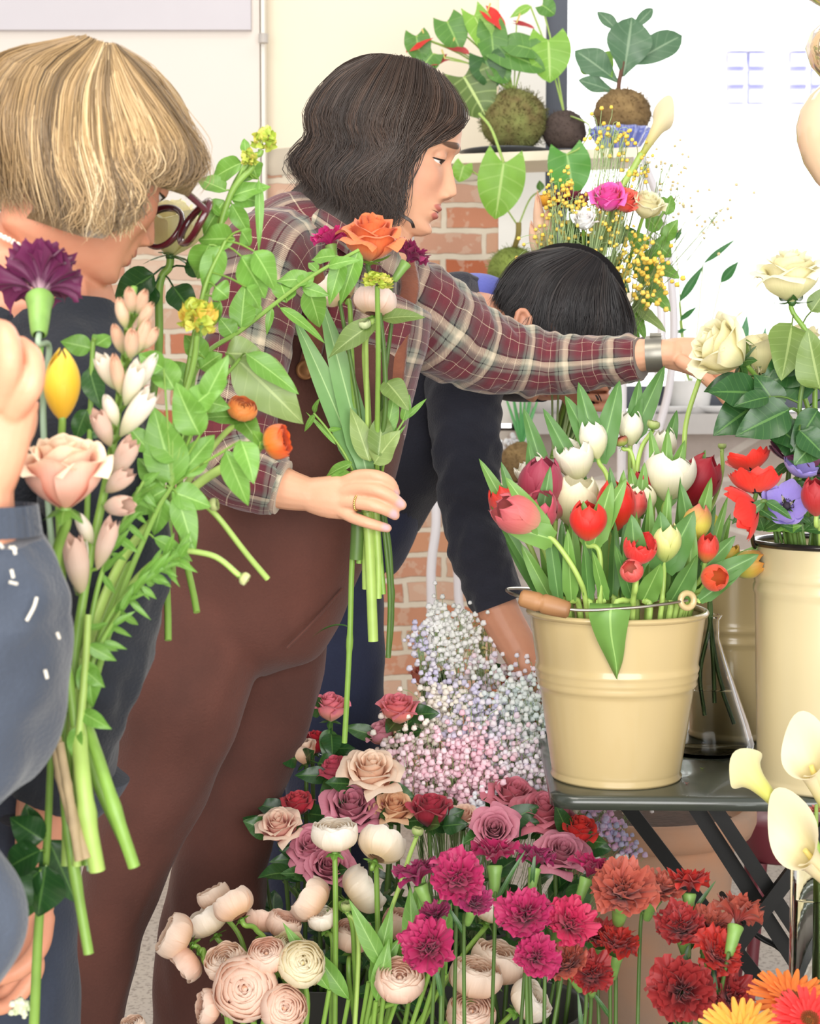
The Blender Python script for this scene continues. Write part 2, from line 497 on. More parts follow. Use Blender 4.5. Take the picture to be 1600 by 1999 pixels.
def proto_rose(seed, openness=1.0, n=24):
    g = np.random.default_rng(seed); mb = MB(); v = np.linspace(0, 1, 11)
    for i in range(n):
        fr = i / (n - 1)
        Ri = .07 + (.62 + .14 * openness) * fr ** .85
        H = 1.50 - .08 * fr - .36 * openness * fr ** 2.2 + g.uniform(-.04, .04)
        fl = (.06 + .34 * openness * fr ** 1.6)
        r = Ri * np.sin(np.minimum(1, v * 1.8 + .04) * math.pi / 2) ** .72 * (1 - .22 * (1 - fr) * v ** 2)
        k = np.clip((v - .58) / .42, 0, 1)
        r = r + fl * k ** 1.8
        z = H * v ** .85 - (.05 + .26 * openness * fr ** 1.8) * k ** 2.6 + .12 * (1 - fr) * (1 - v)
        a = (1.5 - .78 * fr) * np.ones_like(v) * (1 - .25 * k ** 3)
        ph = i * 2.3999 + g.uniform(-.25, .25); w = g.uniform(0, 6.28); am = .02 + .05 * fr
        petal_rev(mb, ph, r, z, a, 9, lambda U, V: (am * np.sin(U * 3.3 + w) * V ** 3 + .06 * fr * np.abs(U) ** 2 * V ** 2 + .05 * fr * (1 - np.abs(U)) ** 3 * V ** 4,
                                                    am * .9 * np.sin(U * 4.1 + w * 2) * V ** 3), tip=.13 + .09 * fr)
    return mb, .70
def proto_rosebud(seed):
    return proto_rose(seed, .25, 15)
def proto_ranunculus(seed, cup=1.0):
    g = np.random.default_rng(seed); mb = MB(); v = np.linspace(0, 1, 10)
    L = 9
    for j in range(L):
        fr = j / (L - 1); rj = .20 + .74 * fr
        npet = 3 + int(3 * fr)
        for i in range(npet):
            a1 = math.pi * ((.89 - .19 * fr ** 1.6) - (0.0 if fr < .9 else .10 * (1 - cup)) + g.uniform(-.025, .02))
            al = .10 * math.pi + (a1 - .10 * math.pi) * v
            r = rj * np.sin(al) ** .86; z = .92 - (.78 + .02 * fr) * np.sign(np.cos(al)) * np.abs(np.cos(al)) ** .95 * rj - .02
            a = np.full_like(v, 1.02 - .1 * fr) * (1 - .15 * v ** 4)
            w = g.uniform(0, 6.28); am = .010 + .10 * max(0, fr - .6)
            lip = .05 * fr
            petal_rev(mb, i * 2 * math.pi / npet + j * 1.1 + g.uniform(-.2, .2), r, z, a, 9,
                      lambda U, V: (am * np.sin(U * 4 + w) * V ** 3 + lip * V ** 8 + .02 * fr * np.abs(U) ** 3, am * np.cos(U * 5 + w) * V ** 4), tip=.10 + .06 * fr)
    # small green-tinged eye
    mb.ball((0, 0, 1.02), (.10, .10, .12), 6, 8)
    return mb, .92
def proto_carnation(seed, full=1.0):
    g = np.random.default_rng(seed); mb = MB(); nv = 8; v = np.linspace(0, 1, nv)
    lay = [(9, 1.50, 1.02), (8, 1.18, .96), (7, .82, .90), (6, .46, .82), (4, .16, .70)]
    for n, lean, Rl in lay:
        for i in range(n):
            le = lean * full * (1 + g.uniform(-.24, .2)); Rr = Rl * g.uniform(.85, 1.1)
            ang = np.minimum(le * 1.05, .08 + le * v ** .7)
            ds = Rr * 1.0 / (nv - 1)
            r = .05 + np.cumsum(np.sin(ang)) * ds; z = .06 + np.cumsum(np.cos(ang)) * ds
            a = (.18 + .62 * v ** 1.1) * (.9 if lean > .5 else 1.6)
            w, w2 = g.uniform(0, 6.28, 2); am = g.uniform(.09, .17)
            def du(U, V, w=w, w2=w2, am=am, le=le):
                s = am * (np.sin(U * 4.4 + w) + .6 * np.sin(U * 9.5 + w2)) * V ** 1.6
                t = .10 * tri(U * 4.5 + w) * (V > .95)
                return s * math.cos(le) - t * math.sin(le), s * math.sin(le) - t * math.cos(le)
            petal_rev(mb, i * 2 * math.pi / n + lean * 3 + g.uniform(-.2, .2), r, z, a, 15, du, tip=0)
    return mb, .42
def proto_tulip(seed, openness=.15, n=6, length=1.42):
    g = np.random.default_rng(seed); mb = MB(); v = np.linspace(0, 1, 13); L = length * 2
    if n > 6:
        for i in range(6):
            petal_rev(mb, i * 2.4, .62 * np.sin(math.pi * np.clip(.02 + v * .8, 0, 1)) ** .6 * g.uniform(.6, 1), L * .82 * v ** .9 * g.uniform(.85, 1), 1.0 - .5 * v ** 4, 9, tip=.15)
    for i in range(n):
        out = i >= n // 2
        s = 1.0 if out else .93
        b = np.sin(math.pi * np.clip(.012 + v * (.925 - .36 * openness), 0, 1)) ** .6
        r = s * b * (1 - .06 * v) + .22 * openness * v ** 3
        Lk = L * g.uniform(.93, 1.04) * (1.0 if not out else .97)
        z = Lk * (v ** .9) * .92 - .02
        wdt = np.clip(1.15 * (1 - v ** 5) ** .6, 0.02, None) * (.55 + .45 * np.sin(math.pi * np.clip(v * .9 + .1, 0, 1)) ** .5)
        a = wdt * (1.0 if n <= 6 else .8)
        w = g.uniform(0, 6.28)
        petal_rev(mb, i * 2 * math.pi / (n // 2) + (math.pi / (n // 2) if out else 0) + g.uniform(-.1, .1), r, z, a, 9,
                  lambda U, V, w=w: (.02 * np.sin(U * 3 + w) * V ** 2 - .05 * np.exp(-(U / .18) ** 2) * V * (1 - V), .03 * np.sin(U * 5 + w) * V ** 4), tip=.12)
    return mb, length * .92
def proto_anemone(seed):
    g = np.random.default_rng(seed); mb = MB(); v = np.linspace(0, 1, 9)
    for i in range(9):
        out = i >= 4
        le = (.95 if out else .72) * g.uniform(.85, 1.15)
        ang = np.clip(1.35 - (1.35 - le * .75) * v ** .8 - .25 * v ** 3, .1, 1.5)
        ds = g.uniform(.95, 1.12) / 8
        r = .05 + np.cumsum(np.sin(ang)) * ds; z = np.cumsum(np.cos(ang)) * ds
        a = (.30 + .50 * np.sin(math.pi * v * .75)) * np.clip((1.02 - v ** 6), .25, 1) ** .5
        w = g.uniform(0, 6.28)
        petal_rev(mb, i * 2 * math.pi / (4 if not out else 5) + g.uniform(-.15, .15) + (.4 if out else 0), r, z, a, 9,
                  lambda U, V, w=w: (.05 * np.sin(U * 3 + w) * V ** 2, .07 * np.sin(U * 3.6 + w) * V ** 2 + .09 * np.abs(U) ** 2 * V), tip=.1)
    c = MB(); c.ball((0, 0, .13), (.17, .17, .14), 8, 12)
    for i in range(40):
        p = i * 2.4; rr = .22 + .08 * g.uniform(); d = np.array([math.cos(p), math.sin(p), 0]) * rr
        c.tube([(0, 0, .04), d * .7 + (0, 0, .10), d + (0, 0, .16 + .06 * g.uniform())], .006, 4); c.ball(d + (0, 0, .19), .024, 4, 6)
    return mb, .3, c
def proto_gerbera(seed):
    g = np.random.default_rng(seed); mb = MB(); v = np.linspace(0, 1, 8)
    for n, R, le0, z0 in ((26, 1.0, 1.42, 0), (26, .93, 1.30, .02), (20, .52, 1.15, .05)):
        for i in range(n):
            le = le0 * g.uniform(.94, 1.08)
            r = .14 + R * .86 * v * math.sin(le); z = z0 + R * .86 * v * math.cos(le) - .06 * v ** 2
            a = .105 * np.sin(math.pi * np.clip(.22 + .66 * v, 0, 1)) / (.35 + .65 * v)
            petal_rev(mb, i * 2 * math.pi / n + g.uniform(-.05, .05), r, z, a, 5, lambda U, V: (0 * U, -.035 * np.abs(U) * V), tip=.0)
    c = MB()
    for i in range(110):
        q = math.sqrt(i / 110); p = i * 2.39996
        c.ball((q * .26 * math.cos(p), q * .26 * math.sin(p), .07 + .05 * (1 - q)), (.02, .02, .05), 4, 5)
    return mb, .05, c
def proto_bracts(seed, n=70):
    """frilly cluster of small bracts (yellow-green)"""
    g = np.random.default_rng(seed); mb = MB()
    for i in range(n):
        fr = i / n; p = i * 2.4; el = math.acos(1 - 1.75 * fr)
        d = np.array([math.sin(el) * math.cos(p), math.sin(el) * math.sin(p), math.cos(el)])
        G, U = leaf_grid(.5, .27, 'ovate', .3, .35, .1, 7, 7, serr=.12)
        
        y = nrm(d + g.normal(size=3) * .35 + (0, 0, .25)); x = nrm(np.cross(y, d + g.normal(size=3) * .3)); zz = np.cross(x, y)
        mb.grid(G @ np.stack([x, y, zz], 0) + d * np.array([.5, .5, .55]) * g.uniform(.6, 1.1) + (0, 0, .62), np.stack([np.full(U.shape[:2], g.uniform()), U[..., 1]], -1))
    return mb, .7

def leaf_grid(L, W, kind='ovate', fold=.2, bend=.25, wave=0.0, nu=9, nv=13, serr=0.0):
    v = np.linspace(0, 1, nv); u = np.linspace(-1, 1, nu)
    if kind == 'blade':
        w = np.clip(v * 6, .35, 1) ** .5 * np.clip((1 - v ** 2.6), 0, 1) ** .8
    elif kind == 'heart':
        w = np.sin(math.pi * np.clip(.20 + .80 * v, 0, 1)) ** .72
    elif kind == 'obovate':
        w = np.sin(math.pi * v ** 1.35) ** .75
    elif kind == 'lance':
        w = np.sin(math.pi * v ** .8) ** 1.1
    else:
        w = np.sin(math.pi * v ** .68) ** .92
    w[-1] = .0
    if kind not in ('blade', 'heart'): w[0] = .03
    Um, Vm = np.meshgrid(u, v, indexing='ij'); Wm = np.broadcast_to(w[None], Um.shape).copy()
    if serr: Wm = Wm * (1 - serr * tri(Vm * 11) * np.abs(Um))
    X = Um * Wm * W; Y = Vm * L
    if kind == 'heart': Y = Y - .26 * L * np.abs(Um) ** 1.3 * (1 - Vm) ** 2.5
    Z = fold * np.abs(X) * (1 - .3 * Vm) - bend * L * Vm ** 2
    Y = Y - .35 * bend * L * Vm ** 2 * bend
    if wave: Z = Z + wave * W * np.sin(Vm * 11 + Um * 1.4) * np.abs(Um)
    return np.stack([X, Y, Z], -1), np.stack([(Um + 1) / 2, Vm], -1)
def leaf_pts(o, d, nh=(0, -.4, 1), L=.08, W=.025, kind='ovate', fold=.25, bend=.25, wave=.08, serr=0.0, nu=9, nv=13):
    y = nrm(d); z = np.asarray(nh, float); z = z - (z @ y) * y
    if np.linalg.norm(z) < 1e-3: z = np.array([0, -1.0, .2]) - y * (np.array([0, -1.0, .2]) @ y)
    z = nrm(z); x = np.cross(y, z)
    G, U = leaf_grid(L, W, kind, fold, bend, wave, nu, nv, serr)
    return G @ np.stack([x, y, z], 0) + np.asarray(o), U
def add_leaf(parent, mat, o, d, nh=(0, -.4, 1), petiole=0.0, name='leaf', **kw):
    mb = MB(); d = nrm(d); o = np.asarray(o, float)
    if petiole:
        e = o + d * petiole; mb.tube([o, (o + e) / 2 + (0, 0, .1 * petiole), e], .0011, 5); o = e
    G, U = leaf_pts(o, d, nh, **kw); mb.grid(G, U)
    return part(name, mb, mat, parent)

PROTO = {}
def proto(kind, var):
    key = (kind, var)
    if key not in PROTO:
        f = {'rose': lambda s: proto_rose(s, 1.0), 'rosehalf': lambda s: proto_rose(s, .6, 22), 'rosebud': proto_rosebud,
             'ranunculus': proto_ranunculus, 'carnation': proto_carnation, 'tulip': lambda s: proto_tulip(s, .12),
             'tulipopen': lambda s: proto_tulip(s, .34), 'tulipdouble': lambda s: proto_tulip(s, .5, 10, 1.1), 'anemone': proto_anemone,
             'gerbera': proto_gerbera, 'bracts': proto_bracts, 'lilybud': lambda s: proto_tulip(s, -.13, 6, 2.05)}[kind]
        r = f(100 + var * 17 + len(kind))
        PROTO[key] = (r[0].mesh(kind), r[1], r[2].mesh('centre') if len(r) > 2 else None)
    return PROTO[key]

def inst(name, mesh, parent, R, loc, s, mat, label=None):
    o = bpy.data.objects.new(name, mesh)
    if not mesh.materials: mesh.materials.append(mat)
    o.parent = parent
    M = Matrix.Translation(Vector((np.asarray(loc) - orig(parent)).tolist())) @ Matrix(np.asarray(R).tolist()).to_4x4() @ Matrix.Scale(float(s), 4)
    o.matrix_local = M
    o.material_slots[0].link = 'OBJECT'; o.material_slots[0].material = mat
    link(o)
    if label: o['label'] = label
    return o

M_stem = m_plain('fresh_stem', '#86ad4a', .45, .25, 30)
M_stemd = m_plain('dark_stem', '#53722f', .5, .25, 30)
M_stemp = m_plain('pale_stem', '#a9c765', .45, .2, 30)
M_calyx = m_plain('carnation_calyx', '#86b058', .45, .25, 60)
M_lf_mint = m_leaf('#76a945', '#9bc56a', nv=7)
M_lf_rose = m_leaf('#3f6b32', '#6d9455', nv=8, rough=.35)
M_lf_dark = m_leaf('#2f5a2c', '#55803f', nv=8, rough=.32)
M_lf_olive = m_leaf('#748f48', '#98ad6a', nv=8)
M_lf_tulip = m_leaf('#79a84f', '#9bc46c', nv=1, vw=.0, rough=.45, tl=.25)
M_lf_tulipd = m_leaf('#5b8a45', '#7aa65c', nv=1, vw=.0, rough=.45, tl=.2)
M_lf_iris = m_leaf('#7fae6a', '#a9cd8c', nv=1, vw=.0, rough=.45, tl=.2)

RF = np.random.default_rng(21)
MOUTHS = []                                   # (centre x, y, inner radius, rim height) of every bucket and vase
def route(b, head):
    """points a stem passes so that it leaves its bucket through the mouth"""
    for cx, cy, r, zt in MOUTHS:
        if math.hypot(b[0] - cx, b[1] - cy) < r and b[2] < zt < head[2] + .05:
            d = np.array([head[0] - cx, head[1] - cy]); L = np.linalg.norm(d); d = d * min(1.0, r * .82 / (L + 1e-9))
            return [np.array([cx + d[0], cy + d[1], zt + .004])]
    return []
def flower(name, label, cat, head, R, axis, kind, mat, base, group=None, var=0, stem_mat=None, stem_r=.0028, mid=(), leaves=(), sepals=None,
           calyx=False, centre_mat=None, bloom='bloom', squash=1.0, stem=True, roll=None):
    """one cut flower: a root at the foot of its stem with bloom, stem, calyx or sepals and leaves.
    head = pixel x, y, depth of the bloom's middle; R = bloom radius in photo pixels"""
    me, hc, cen = proto(kind, var)
    c = P(*head); s = M_(R, head[2]) / (1.0 if kind in ('tulip', 'tulipopen', 'lilybud', 'tulipdouble') else 1.02)
    ax = nrm(axis); foot = c - ax * hc * s
    b = P(*base) if len(base) == 3 and not isinstance(base, np.ndarray) else np.asarray(base, float)
    root = thing(name, label, cat, b, group)
    ro = RF.uniform(0, 6.28) if roll is None else roll
    Rm = frame(ax) @ np.array([[math.cos(ro), -math.sin(ro), 0], [math.sin(ro), math.cos(ro), 0], [0, 0, 1]])
    if squash != 1.0: Rm = Rm @ np.diag([1, 1, squash])
    inst(bloom, me, root, Rm, foot, s, mat)
    if cen is not None: inst('centre', cen, root, Rm, foot, s, centre_mat or mat)
    sm = stem_mat or M_stem
    end = foot - ax * (.9 * s if calyx else 0)
    if calyx:
        pr = [(.10, -.95), (.14, -.9), (.17, -.6), (.20, -.2), (.25, .06), (.22, .12)]
        part('calyx', MB().lathe([(a * s * 1.15, z * s) for a, z in pr], foot, 14, R=Rm), M_calyx, root)
    if sepals:
        sb = MB(); n, ln, mt = sepals
        for i in range(n):
            p = ro + i * 2 * math.pi / n
            dv = Rm @ np.array([math.cos(p), math.sin(p), RF.uniform(-.5, .35)])
            G, U = leaf_pts(foot + ax * .03 * s, dv, ax * -1, L=ln * s, W=.16 * s, kind='lance', bend=-.3 if kind != 'rose' else .3, nu=5, nv=7); sb.grid(G, U)
        sb.ball(foot - ax * .02 * s, .13 * s, 6, 10)
        part('sepals', sb, mt, root)
    if stem:
        ctrl = [b] + route(b, P(*mid[0]) if len(mid) and b[2] > .5 else end) + [P(*q) for q in mid] + [end - ax * (.7 * s if not mid else .3 * s), end]
        path = cr(ctrl, 8 + 5 * len(ctrl))
        part('stem', MB().tube(path, np.linspace(stem_r * 1.15, stem_r, len(path)), 8), sm, root)
        for lf in leaves:
            t, L, W, dv = lf[:4]; kw = dict(lf[4]) if len(lf) > 4 else {}
            mt = kw.pop('mat', M_lf_rose); nh = kw.pop('nh', (0, -.8, .6))
            o = path[int(np.clip(t, 0, 1) * (len(path) - 1))]
            add_leaf(root, mt, o, dv, nh, L=L, W=W, **kw)
    return root
# ------------------------------------------------------------------ furniture, buckets, vases
M_enamel = m_plain('cream_enamel', '#c2ad7e', .28, .05, 5, coat=.35)
M_enamel2 = m_plain('pale_cream_enamel', '#c8ba92', .28, .05, 5, coat=.35)
M_black = m_plain('black_enamel', '#231f1d', .3, .2, 20, coat=.4)
M_grip = m_plain('turned_wood', '#a5784e', .5, .3, 14, c2='#7c5636')
M_wire = m_plain('steel_wire', '#b9b2a6', .3, .1, 30, metal=1)
M_green = m_plain('green_black_metal', '#474b3b', .28, .25, 6, coat=.35, c2='#363b36')
M_blackm = m_plain('black_steel', '#141413', .5, .2, 20, spec=.25)
M_terra = m_plain('weathered_terracotta', '#c4906e', .85, .2, 7, .25, 50, c2='#a38d7b')
M_maroon = m_plain('maroon_vinyl', '#6d2c36', .5, .15, 12)
M_tube = m_plain('white_steel_tube', '#ece8ec', .35, .04, 10)
M_board = m_plain('pale_painted_wood', '#efe3cc', .55, .06, 12)
M_tin = m_plain('dark_tin', '#4a4a46', .5, .2, 10)
def glassm(name, col, rough=0.0, ior=1.45):
    k = NT(name); k.set(Roughness=rough); k.b.inputs['Transmission Weight'].default_value = 1.0; k.b.inputs['IOR'].default_value = ior
    k.b.inputs['Base Color'].default_value = lin(col); return k.m
M_glass = glassm('clear_glass', '#fcfefd', 0, 1.12)
M_water = glassm('water', '#fafcfa', 0, 1.05)

TZ = P(1205, 1515, 2.36)[2]                      # table top height
# folding bistro table
tb = thing('bistro_table', 'dark green metal folding table under the cream buckets', 'table', (.55, 2.48, 0))
ca = math.radians(2.0)
def tpt(x, y): return np.array([.18 + x * math.cos(ca) + y * math.sin(ca), 2.245 - x * math.sin(ca) + y * math.cos(ca)])
oc = []
for cx, cy, a0 in ((.035, .035, 180), (.665, .035, 270), (.665, .445, 0), (.035, .445, 90)):
    for i in range(7):
        a = math.radians(a0 + 15 * i); oc.append(tpt(cx + .035 * math.cos(a), cy + .035 * math.sin(a)))
oc = np.array(oc); cen = oc.mean(0)
rings = []
for s, z in ((0, TZ), (.97, TZ), (1.0, TZ - .003), (1.0, TZ - .018), (.985, TZ - .018), (.975, TZ - .006)):
    rings.append(np.concatenate([cen + (oc - cen) * s, np.full((len(oc), 1), z)], 1))
part('top', MB().grid(np.array(rings), wv=True), M_green, tb)
def bar(name, p0, p1, w, d):
    p0, p1 = np.asarray(p0), np.asarray(p1); z = nrm(p1 - p0); y = np.array([0, 1.0, 0]); x = np.cross(y, z)
    part(name, MB().box((-w / 2, -d / 2, 0), (w / 2, d / 2, np.linalg.norm(p1 - p0)), R=np.stack([x, y, z], 1), c=p0), M_blackm, tb, False)
def ext(q0, q1, Y, z0, z1):
    a, b = P(*q0, Y), P(*q1, Y); d = (b - a)
    f = lambda z: a + d * ((z - a[2]) / d[2])
    return f(z0), f(z1)
for q0, q1, Y, w in (((1210, 1556), (1490, 1925), 2.62, .027), ((1348, 1562), (1469, 1750), 2.335, .026), ((1385, 1562), (1600, 1887), 2.31, .024), ((1569, 1672), (1487, 1781), 2.285, .024)):
    a, b = ext(q0, q1, Y, TZ - .018, .012); bar('leg', a, b, w * .78, .010)
a = P(1455, 1810, 2.34); part('hinge_strap', MB().tube(cr([P(1408, 1745, 2.36), P(1470, 1820, 2.36), P(1520, 1850, 2.36), P(1555, 1890, 2.36)], 14), .004, 6, rb=.012, up=(0, 1, 0)), M_blackm, tb)
part('stretcher', MB().box((-.008, 0, -.008), (.008, .34, .008), c=(.62, 2.29, .40)), M_blackm, tb, False)

def bucket(name, label, px, Y, base_z, r0, r1, h, mat, rim_mat, ribs, group, wall=.0018, bulge=0.0):
    c = np.array([(px - 800) / FPX * Y, Y, base_z])
    t = thing(name, label, 'bucket', c, group); MOUTHS.append((c[0], c[1], r1, base_z + h))
    zs = np.linspace(.008, h, 60); pr = [(0, .003), (r0 - .006, .003), (r0 + .001, .0), (r0 + .003, .004), (r0 + .0005, .009)]
    for z in zs[1:]:
        r = r0 + (r1 - r0) * (z / h)
        for rz in ribs: r += .0032 * math.exp(-((z - rz * h) / .0042) ** 2)
        pr.append((r, z))
    pr += [(r1 - wall, h)] + [(r0 + (r1 - r0) * z / h - wall, z) for z in (h * .7, h * .4, .012)] + [(0, .012)]
    part('body', MB().lathe(pr, c, 72), mat, t)
    a = np.linspace(0, 2 * math.pi, 73)
    part('rim', MB().tube(np.stack([c[0] + r1 * np.cos(a), c[1] + r1 * np.sin(a), np.full_like(a, c[2] + h)], 1), .0042, 8, caps=False), rim_mat, t)
    return t, c
bk, bc = bucket('flower_bucket', 'small cream enamel pail of mixed tulips with a wooden grip', 1207, 2.36, TZ, .0845, .117, .222, M_enamel, M_enamel, (.665, .62, .575), 'cream buckets on the table')
hb = cr(PP([(1341, 1172, 2.262), (1290, 1180, 2.243), (1225, 1187, 2.232), (1115, 1190, 2.222), (1015, 1165, 2.235), (990, 1150, 2.30), (1040, 1150, 2.42), (1080, 1162, 2.447)]), 60)
hd = part('handle', MB().tube(hb, .0021, 8), M_wire, bk)
g0, g1 = P(1112, 1192, 2.220), P(1014, 1166, 2.232)
gp = [g0 + (g1 - g0) * t for t in np.linspace(0, 1, 24)]
gr = [(.0105 + .0022 * math.sin(math.pi * t) - .0025 * math.exp(-((t - .58) / .03) ** 2) - (.003 if t in (0., 1.) else 0)) for t in np.linspace(0, 1, 24)]
part('grip', MB().tube(gp, gr, 16), M_grip, hd)
def torus(c, R, r, ax, n=28):
    a = np.linspace(0, 2 * math.pi, n + 1); F = frame(ax)
    return MB().tube(np.asarray(c) + np.outer(np.cos(a) * R, F[:, 0]) + np.outer(np.sin(a) * R, F[:, 1]), r, 8, caps=False)
e = P(1341, 1172, 2.262); eb = torus(e, .0095, .0042, (.35, -1, .1))
part('ear', eb, M_enamel, bk)
part('ear', torus(P(1080, 1162, 2.447), .0095, .0042, (-.4, 1, .1)), M_enamel, bk)

tbk, tbc = bucket('flower_bucket', 'tall cream enamel bucket with a black rim at the right end of the table', 1624, 2.318, TZ, .090, .0985, .318, M_enamel2, M_black, (.865, .81), 'cream buckets on the table')
part('handle', MB().tube(cr(PP([(1476, 1075, 2.318), (1470, 1062, 2.30), (1466, 1040, 2.28), (1452, 1020, 2.25)]), 12), .003, 6), M_black, tbk)
bkb, bkc = bucket('flower_bucket', 'cream bucket half hidden behind the glass flask, between the pail and the tall bucket', 1437, 2.655, TZ, .070, .084, .265, M_enamel, M_enamel, (.62, .55), 'cream buckets on the table')

# glass flask with stems
fc = np.array([(1386 - 800) / FPX * 2.515, 2.515, TZ])
fl = thing('glass_vase', 'clear conical glass flask of water on the table behind the tulip pail', 'vase', fc)
prof = [(0, .0), (.058, 0), (.066, .006), (.067, .016), (.058, .045), (.040, .095), (.024, .14), (.016, .165), (.016, .19), (.020, .197), (.017, .198), (.0135, .188), (.0135, .165), (.0215, .139), (.0375, .094), (.0555, .045), (.064, .017), (.062, .008), (0, .006)]
part('body', MB().lathe(prof, fc, 48), M_glass, fl)
part('water', MB().lathe([(0, .0065), (.0615, .0085), (.0635, .017), (.055, .045), (.0385, .090), (0, .090)], fc, 40), M_water, fl)
for i, (x, y, x2, y2) in enumerate(((1345, 1230, 1375, 1395), (1360, 1230, 1435, 1412), (1375, 1190, 1395, 1370))):
    s = thing('cut_stem', ['short green stem standing upright in the glass flask', 'longest green stem slanting to the right in the glass flask', 'green stem in the middle of the glass flask'][i], 'stem', P(x2, y2, 2.515), 'stems in the glass flask')
    part('stem', MB().tube(cr([P(x2, y2, 2.515), P((x + x2) / 2 + 6, (y + y2) / 2, 2.515), P(1386, 1215, 2.515), P(1384, 1150, 2.52)], 16), .0032, 7), M_stemd, s)
    add_leaf(s, M_lf_olive, P(1386, 1170, 2.515), (.4 - .4 * i, -.1, 1), L=.06, W=.014)

# scraps of petal lying on the table top
for px, py, r, m, lb, cx in ((1341, 1532, 5, '#f28a86', 'small pink petal scrap on the table beside the tulip pail', 1), (1424, 1439, 9, '#e9d39a', 'cream petal scrap on the table below the glass flask', 1), (1452, 1448, 5, '#e8c83e', 'tiny yellow petal scrap on the table by the tall bucket', 1), (1371, 1503, 5, '#b6d23c', 'tiny yellow green bud scrap on the table', 1)):
    a = P(px, py, 2.3); k = (TZ - CAMZ) / (a[2] - CAMZ); c = np.array([a[0] * k, 2.3 * k, TZ])
    G, U = leaf_grid(M_(r * 2, c[1]), M_(r, c[1]), 'ovate', .5, .3)
    solo('petal_scrap', MB().grid(G + c + (0, 0, .002), U), m_petal(m, m), lb, 'petal', c, 'scraps on the table')

# terracotta pot behind the table
pc = np.array([(1262 - 800) / FPX * 3.0, 3.0, 0]); pz = P(1480, 1566, 3.0)[2]
tp = thing('terracotta_pot', 'big pale terracotta pot on the floor behind the table legs', 'pot', pc)
part('body', MB().lathe([(0, 0), (.115, 0), (.12, .01), (.155, pz - .06), (.158, pz - .05), (.182, pz - .045), (.190, pz - .025), (.190, pz - .008), (.183, pz), (.17, pz), (.165, pz - .02), (.16, pz - .05), (0, pz - .05)], pc, 64), M_terra, tp)
part('soil', MB().lathe([(0, pz - .028), (.08, pz - .026), (.163, pz - .035)], pc, 32), m_plain('potting_soil', '#4d3b30', .95, .4, 60, .6, 90), tp)

# maroon stool
sc0 = P(1520, 1590, 3.25)
st = thing('low_stool', 'low maroon stool on the floor behind the table', 'stool', (sc0[0], 3.25, 0))
part('seat', MB().lathe([(0, sc0[2]), (.075, sc0[2]), (.082, sc0[2] - .008), (.062, sc0[2] - .075), (.058, sc0[2] - .08), (0, sc0[2] - .08)], (sc0[0], 3.25, 0), 40), M_maroon, st)
for dx, dy in ((-.05, -.05), (.05, -.05), (.05, .05), (-.05, .05)):
    part('leg', MB().tube([(sc0[0] + dx * .8, 3.25 + dy * .8, sc0[2] - .08), (sc0[0] + dx * 1.5, 3.25 + dy * 1.5, 0)], .012, 8), M_maroon, st)

# tall glass cylinder with the callas, foreground right
vc = np.array([(1606 - 800) / FPX * 1.98, 1.98, 0]); vz = P(1600, 1690, 1.98)[2]; wz = P(1600, 1752, 1.98)[2]
MOUTHS.append((vc[0], vc[1], .026, vz))
vs = thing('glass_vase', 'tall clear glass cylinder holding the calla lilies at the lower right', 'vase', vc)
part('body', MB().lathe([(0, 0), (.0285, 0), (.0285, vz), (.0262, vz), (.0262, .02), (0, .02)], vc, 40), M_glass, vs)
part('water', MB().lathe([(0, .021), (.0258, .021), (.0258, wz), (0, wz)], vc, 32), M_water, vs)

# floor buckets that hold the cut flowers (mostly below the frame)
def floor_bucket(px, Y, r, h, label):
    c = np.array([(px - 800) / FPX * Y, Y, 0]); t = thing('floor_bucket', label, 'bucket', c, 'buckets on the floor'); MOUTHS.append((c[0], c[1], r, h))
    part('body', MB().lathe([(0, 0), (r * .8, 0), (r, h), (r + .006, h + .004), (r - .004, h), (r * .8, .02), (0, .02)], c, 40), M_tin, t)
    return c + (0, 0, .03)
FB_rose = floor_bucket(640, 2.62, .12, .36, 'dark tin bucket holding the pink and red roses')
FB_rose2 = floor_bucket(985, 2.45, .115, .36, 'dark tin bucket holding the dusky roses below the baby breath')
FB_gyp = floor_bucket(905, 2.80, .11, .38, 'dark tin bucket under the baby breath')
FB_ran = floor_bucket(600, 2.22, .11, .30, 'dark tin bucket holding the pale ranunculus')
FB_carn = floor_bucket(930, 2.05, .09, .30, 'dark tin bucket holding the magenta carnations')
FB_red = floor_bucket(1225, 2.02, .09, .30, 'dark tin bucket holding the dark red carnations')
FB_gerb = floor_bucket(1520, 1.80, .075, .40, 'dark tin bucket holding the orange gerberas')

# ------------------------------------------------------------------ plant stand and its plants
Ys = 4.25
sA, sB = P(878, 300, 4.32), P(1250, 297, 4.18)
rack = thing('plant_stand', 'white tubular plant stand with pale shelves in front of the window', 'plant stand', (P(1060, 300, Ys)[0], Ys + .1, 0))
def shelf(y, xl, xr, yl=4.345, yr=4.18, th=.022, dep=.24):
    a, b = P(xl, y, yl), P(xr, y, yr); z = (a[2] + b[2]) / 2
    V = []
    for zz in (z - th, z):
        for q in (a, b, b + (0, dep, 0), a + (0, dep, 0)): V.append((q[0], q[1], zz))
    m = MB().add(V, [(0, 3, 2, 1), (4, 5, 6, 7), (0, 1, 5, 4), (1, 2, 6, 5), (2, 3, 7, 6), (3, 0, 4, 7)])
    part('shelf', m, M_board, rack, False)
    return z
SH1 = shelf(296, 790, 1250)
SH2 = shelf(572, 805, 1240)
SH3 = shelf(945, 850, 1250)
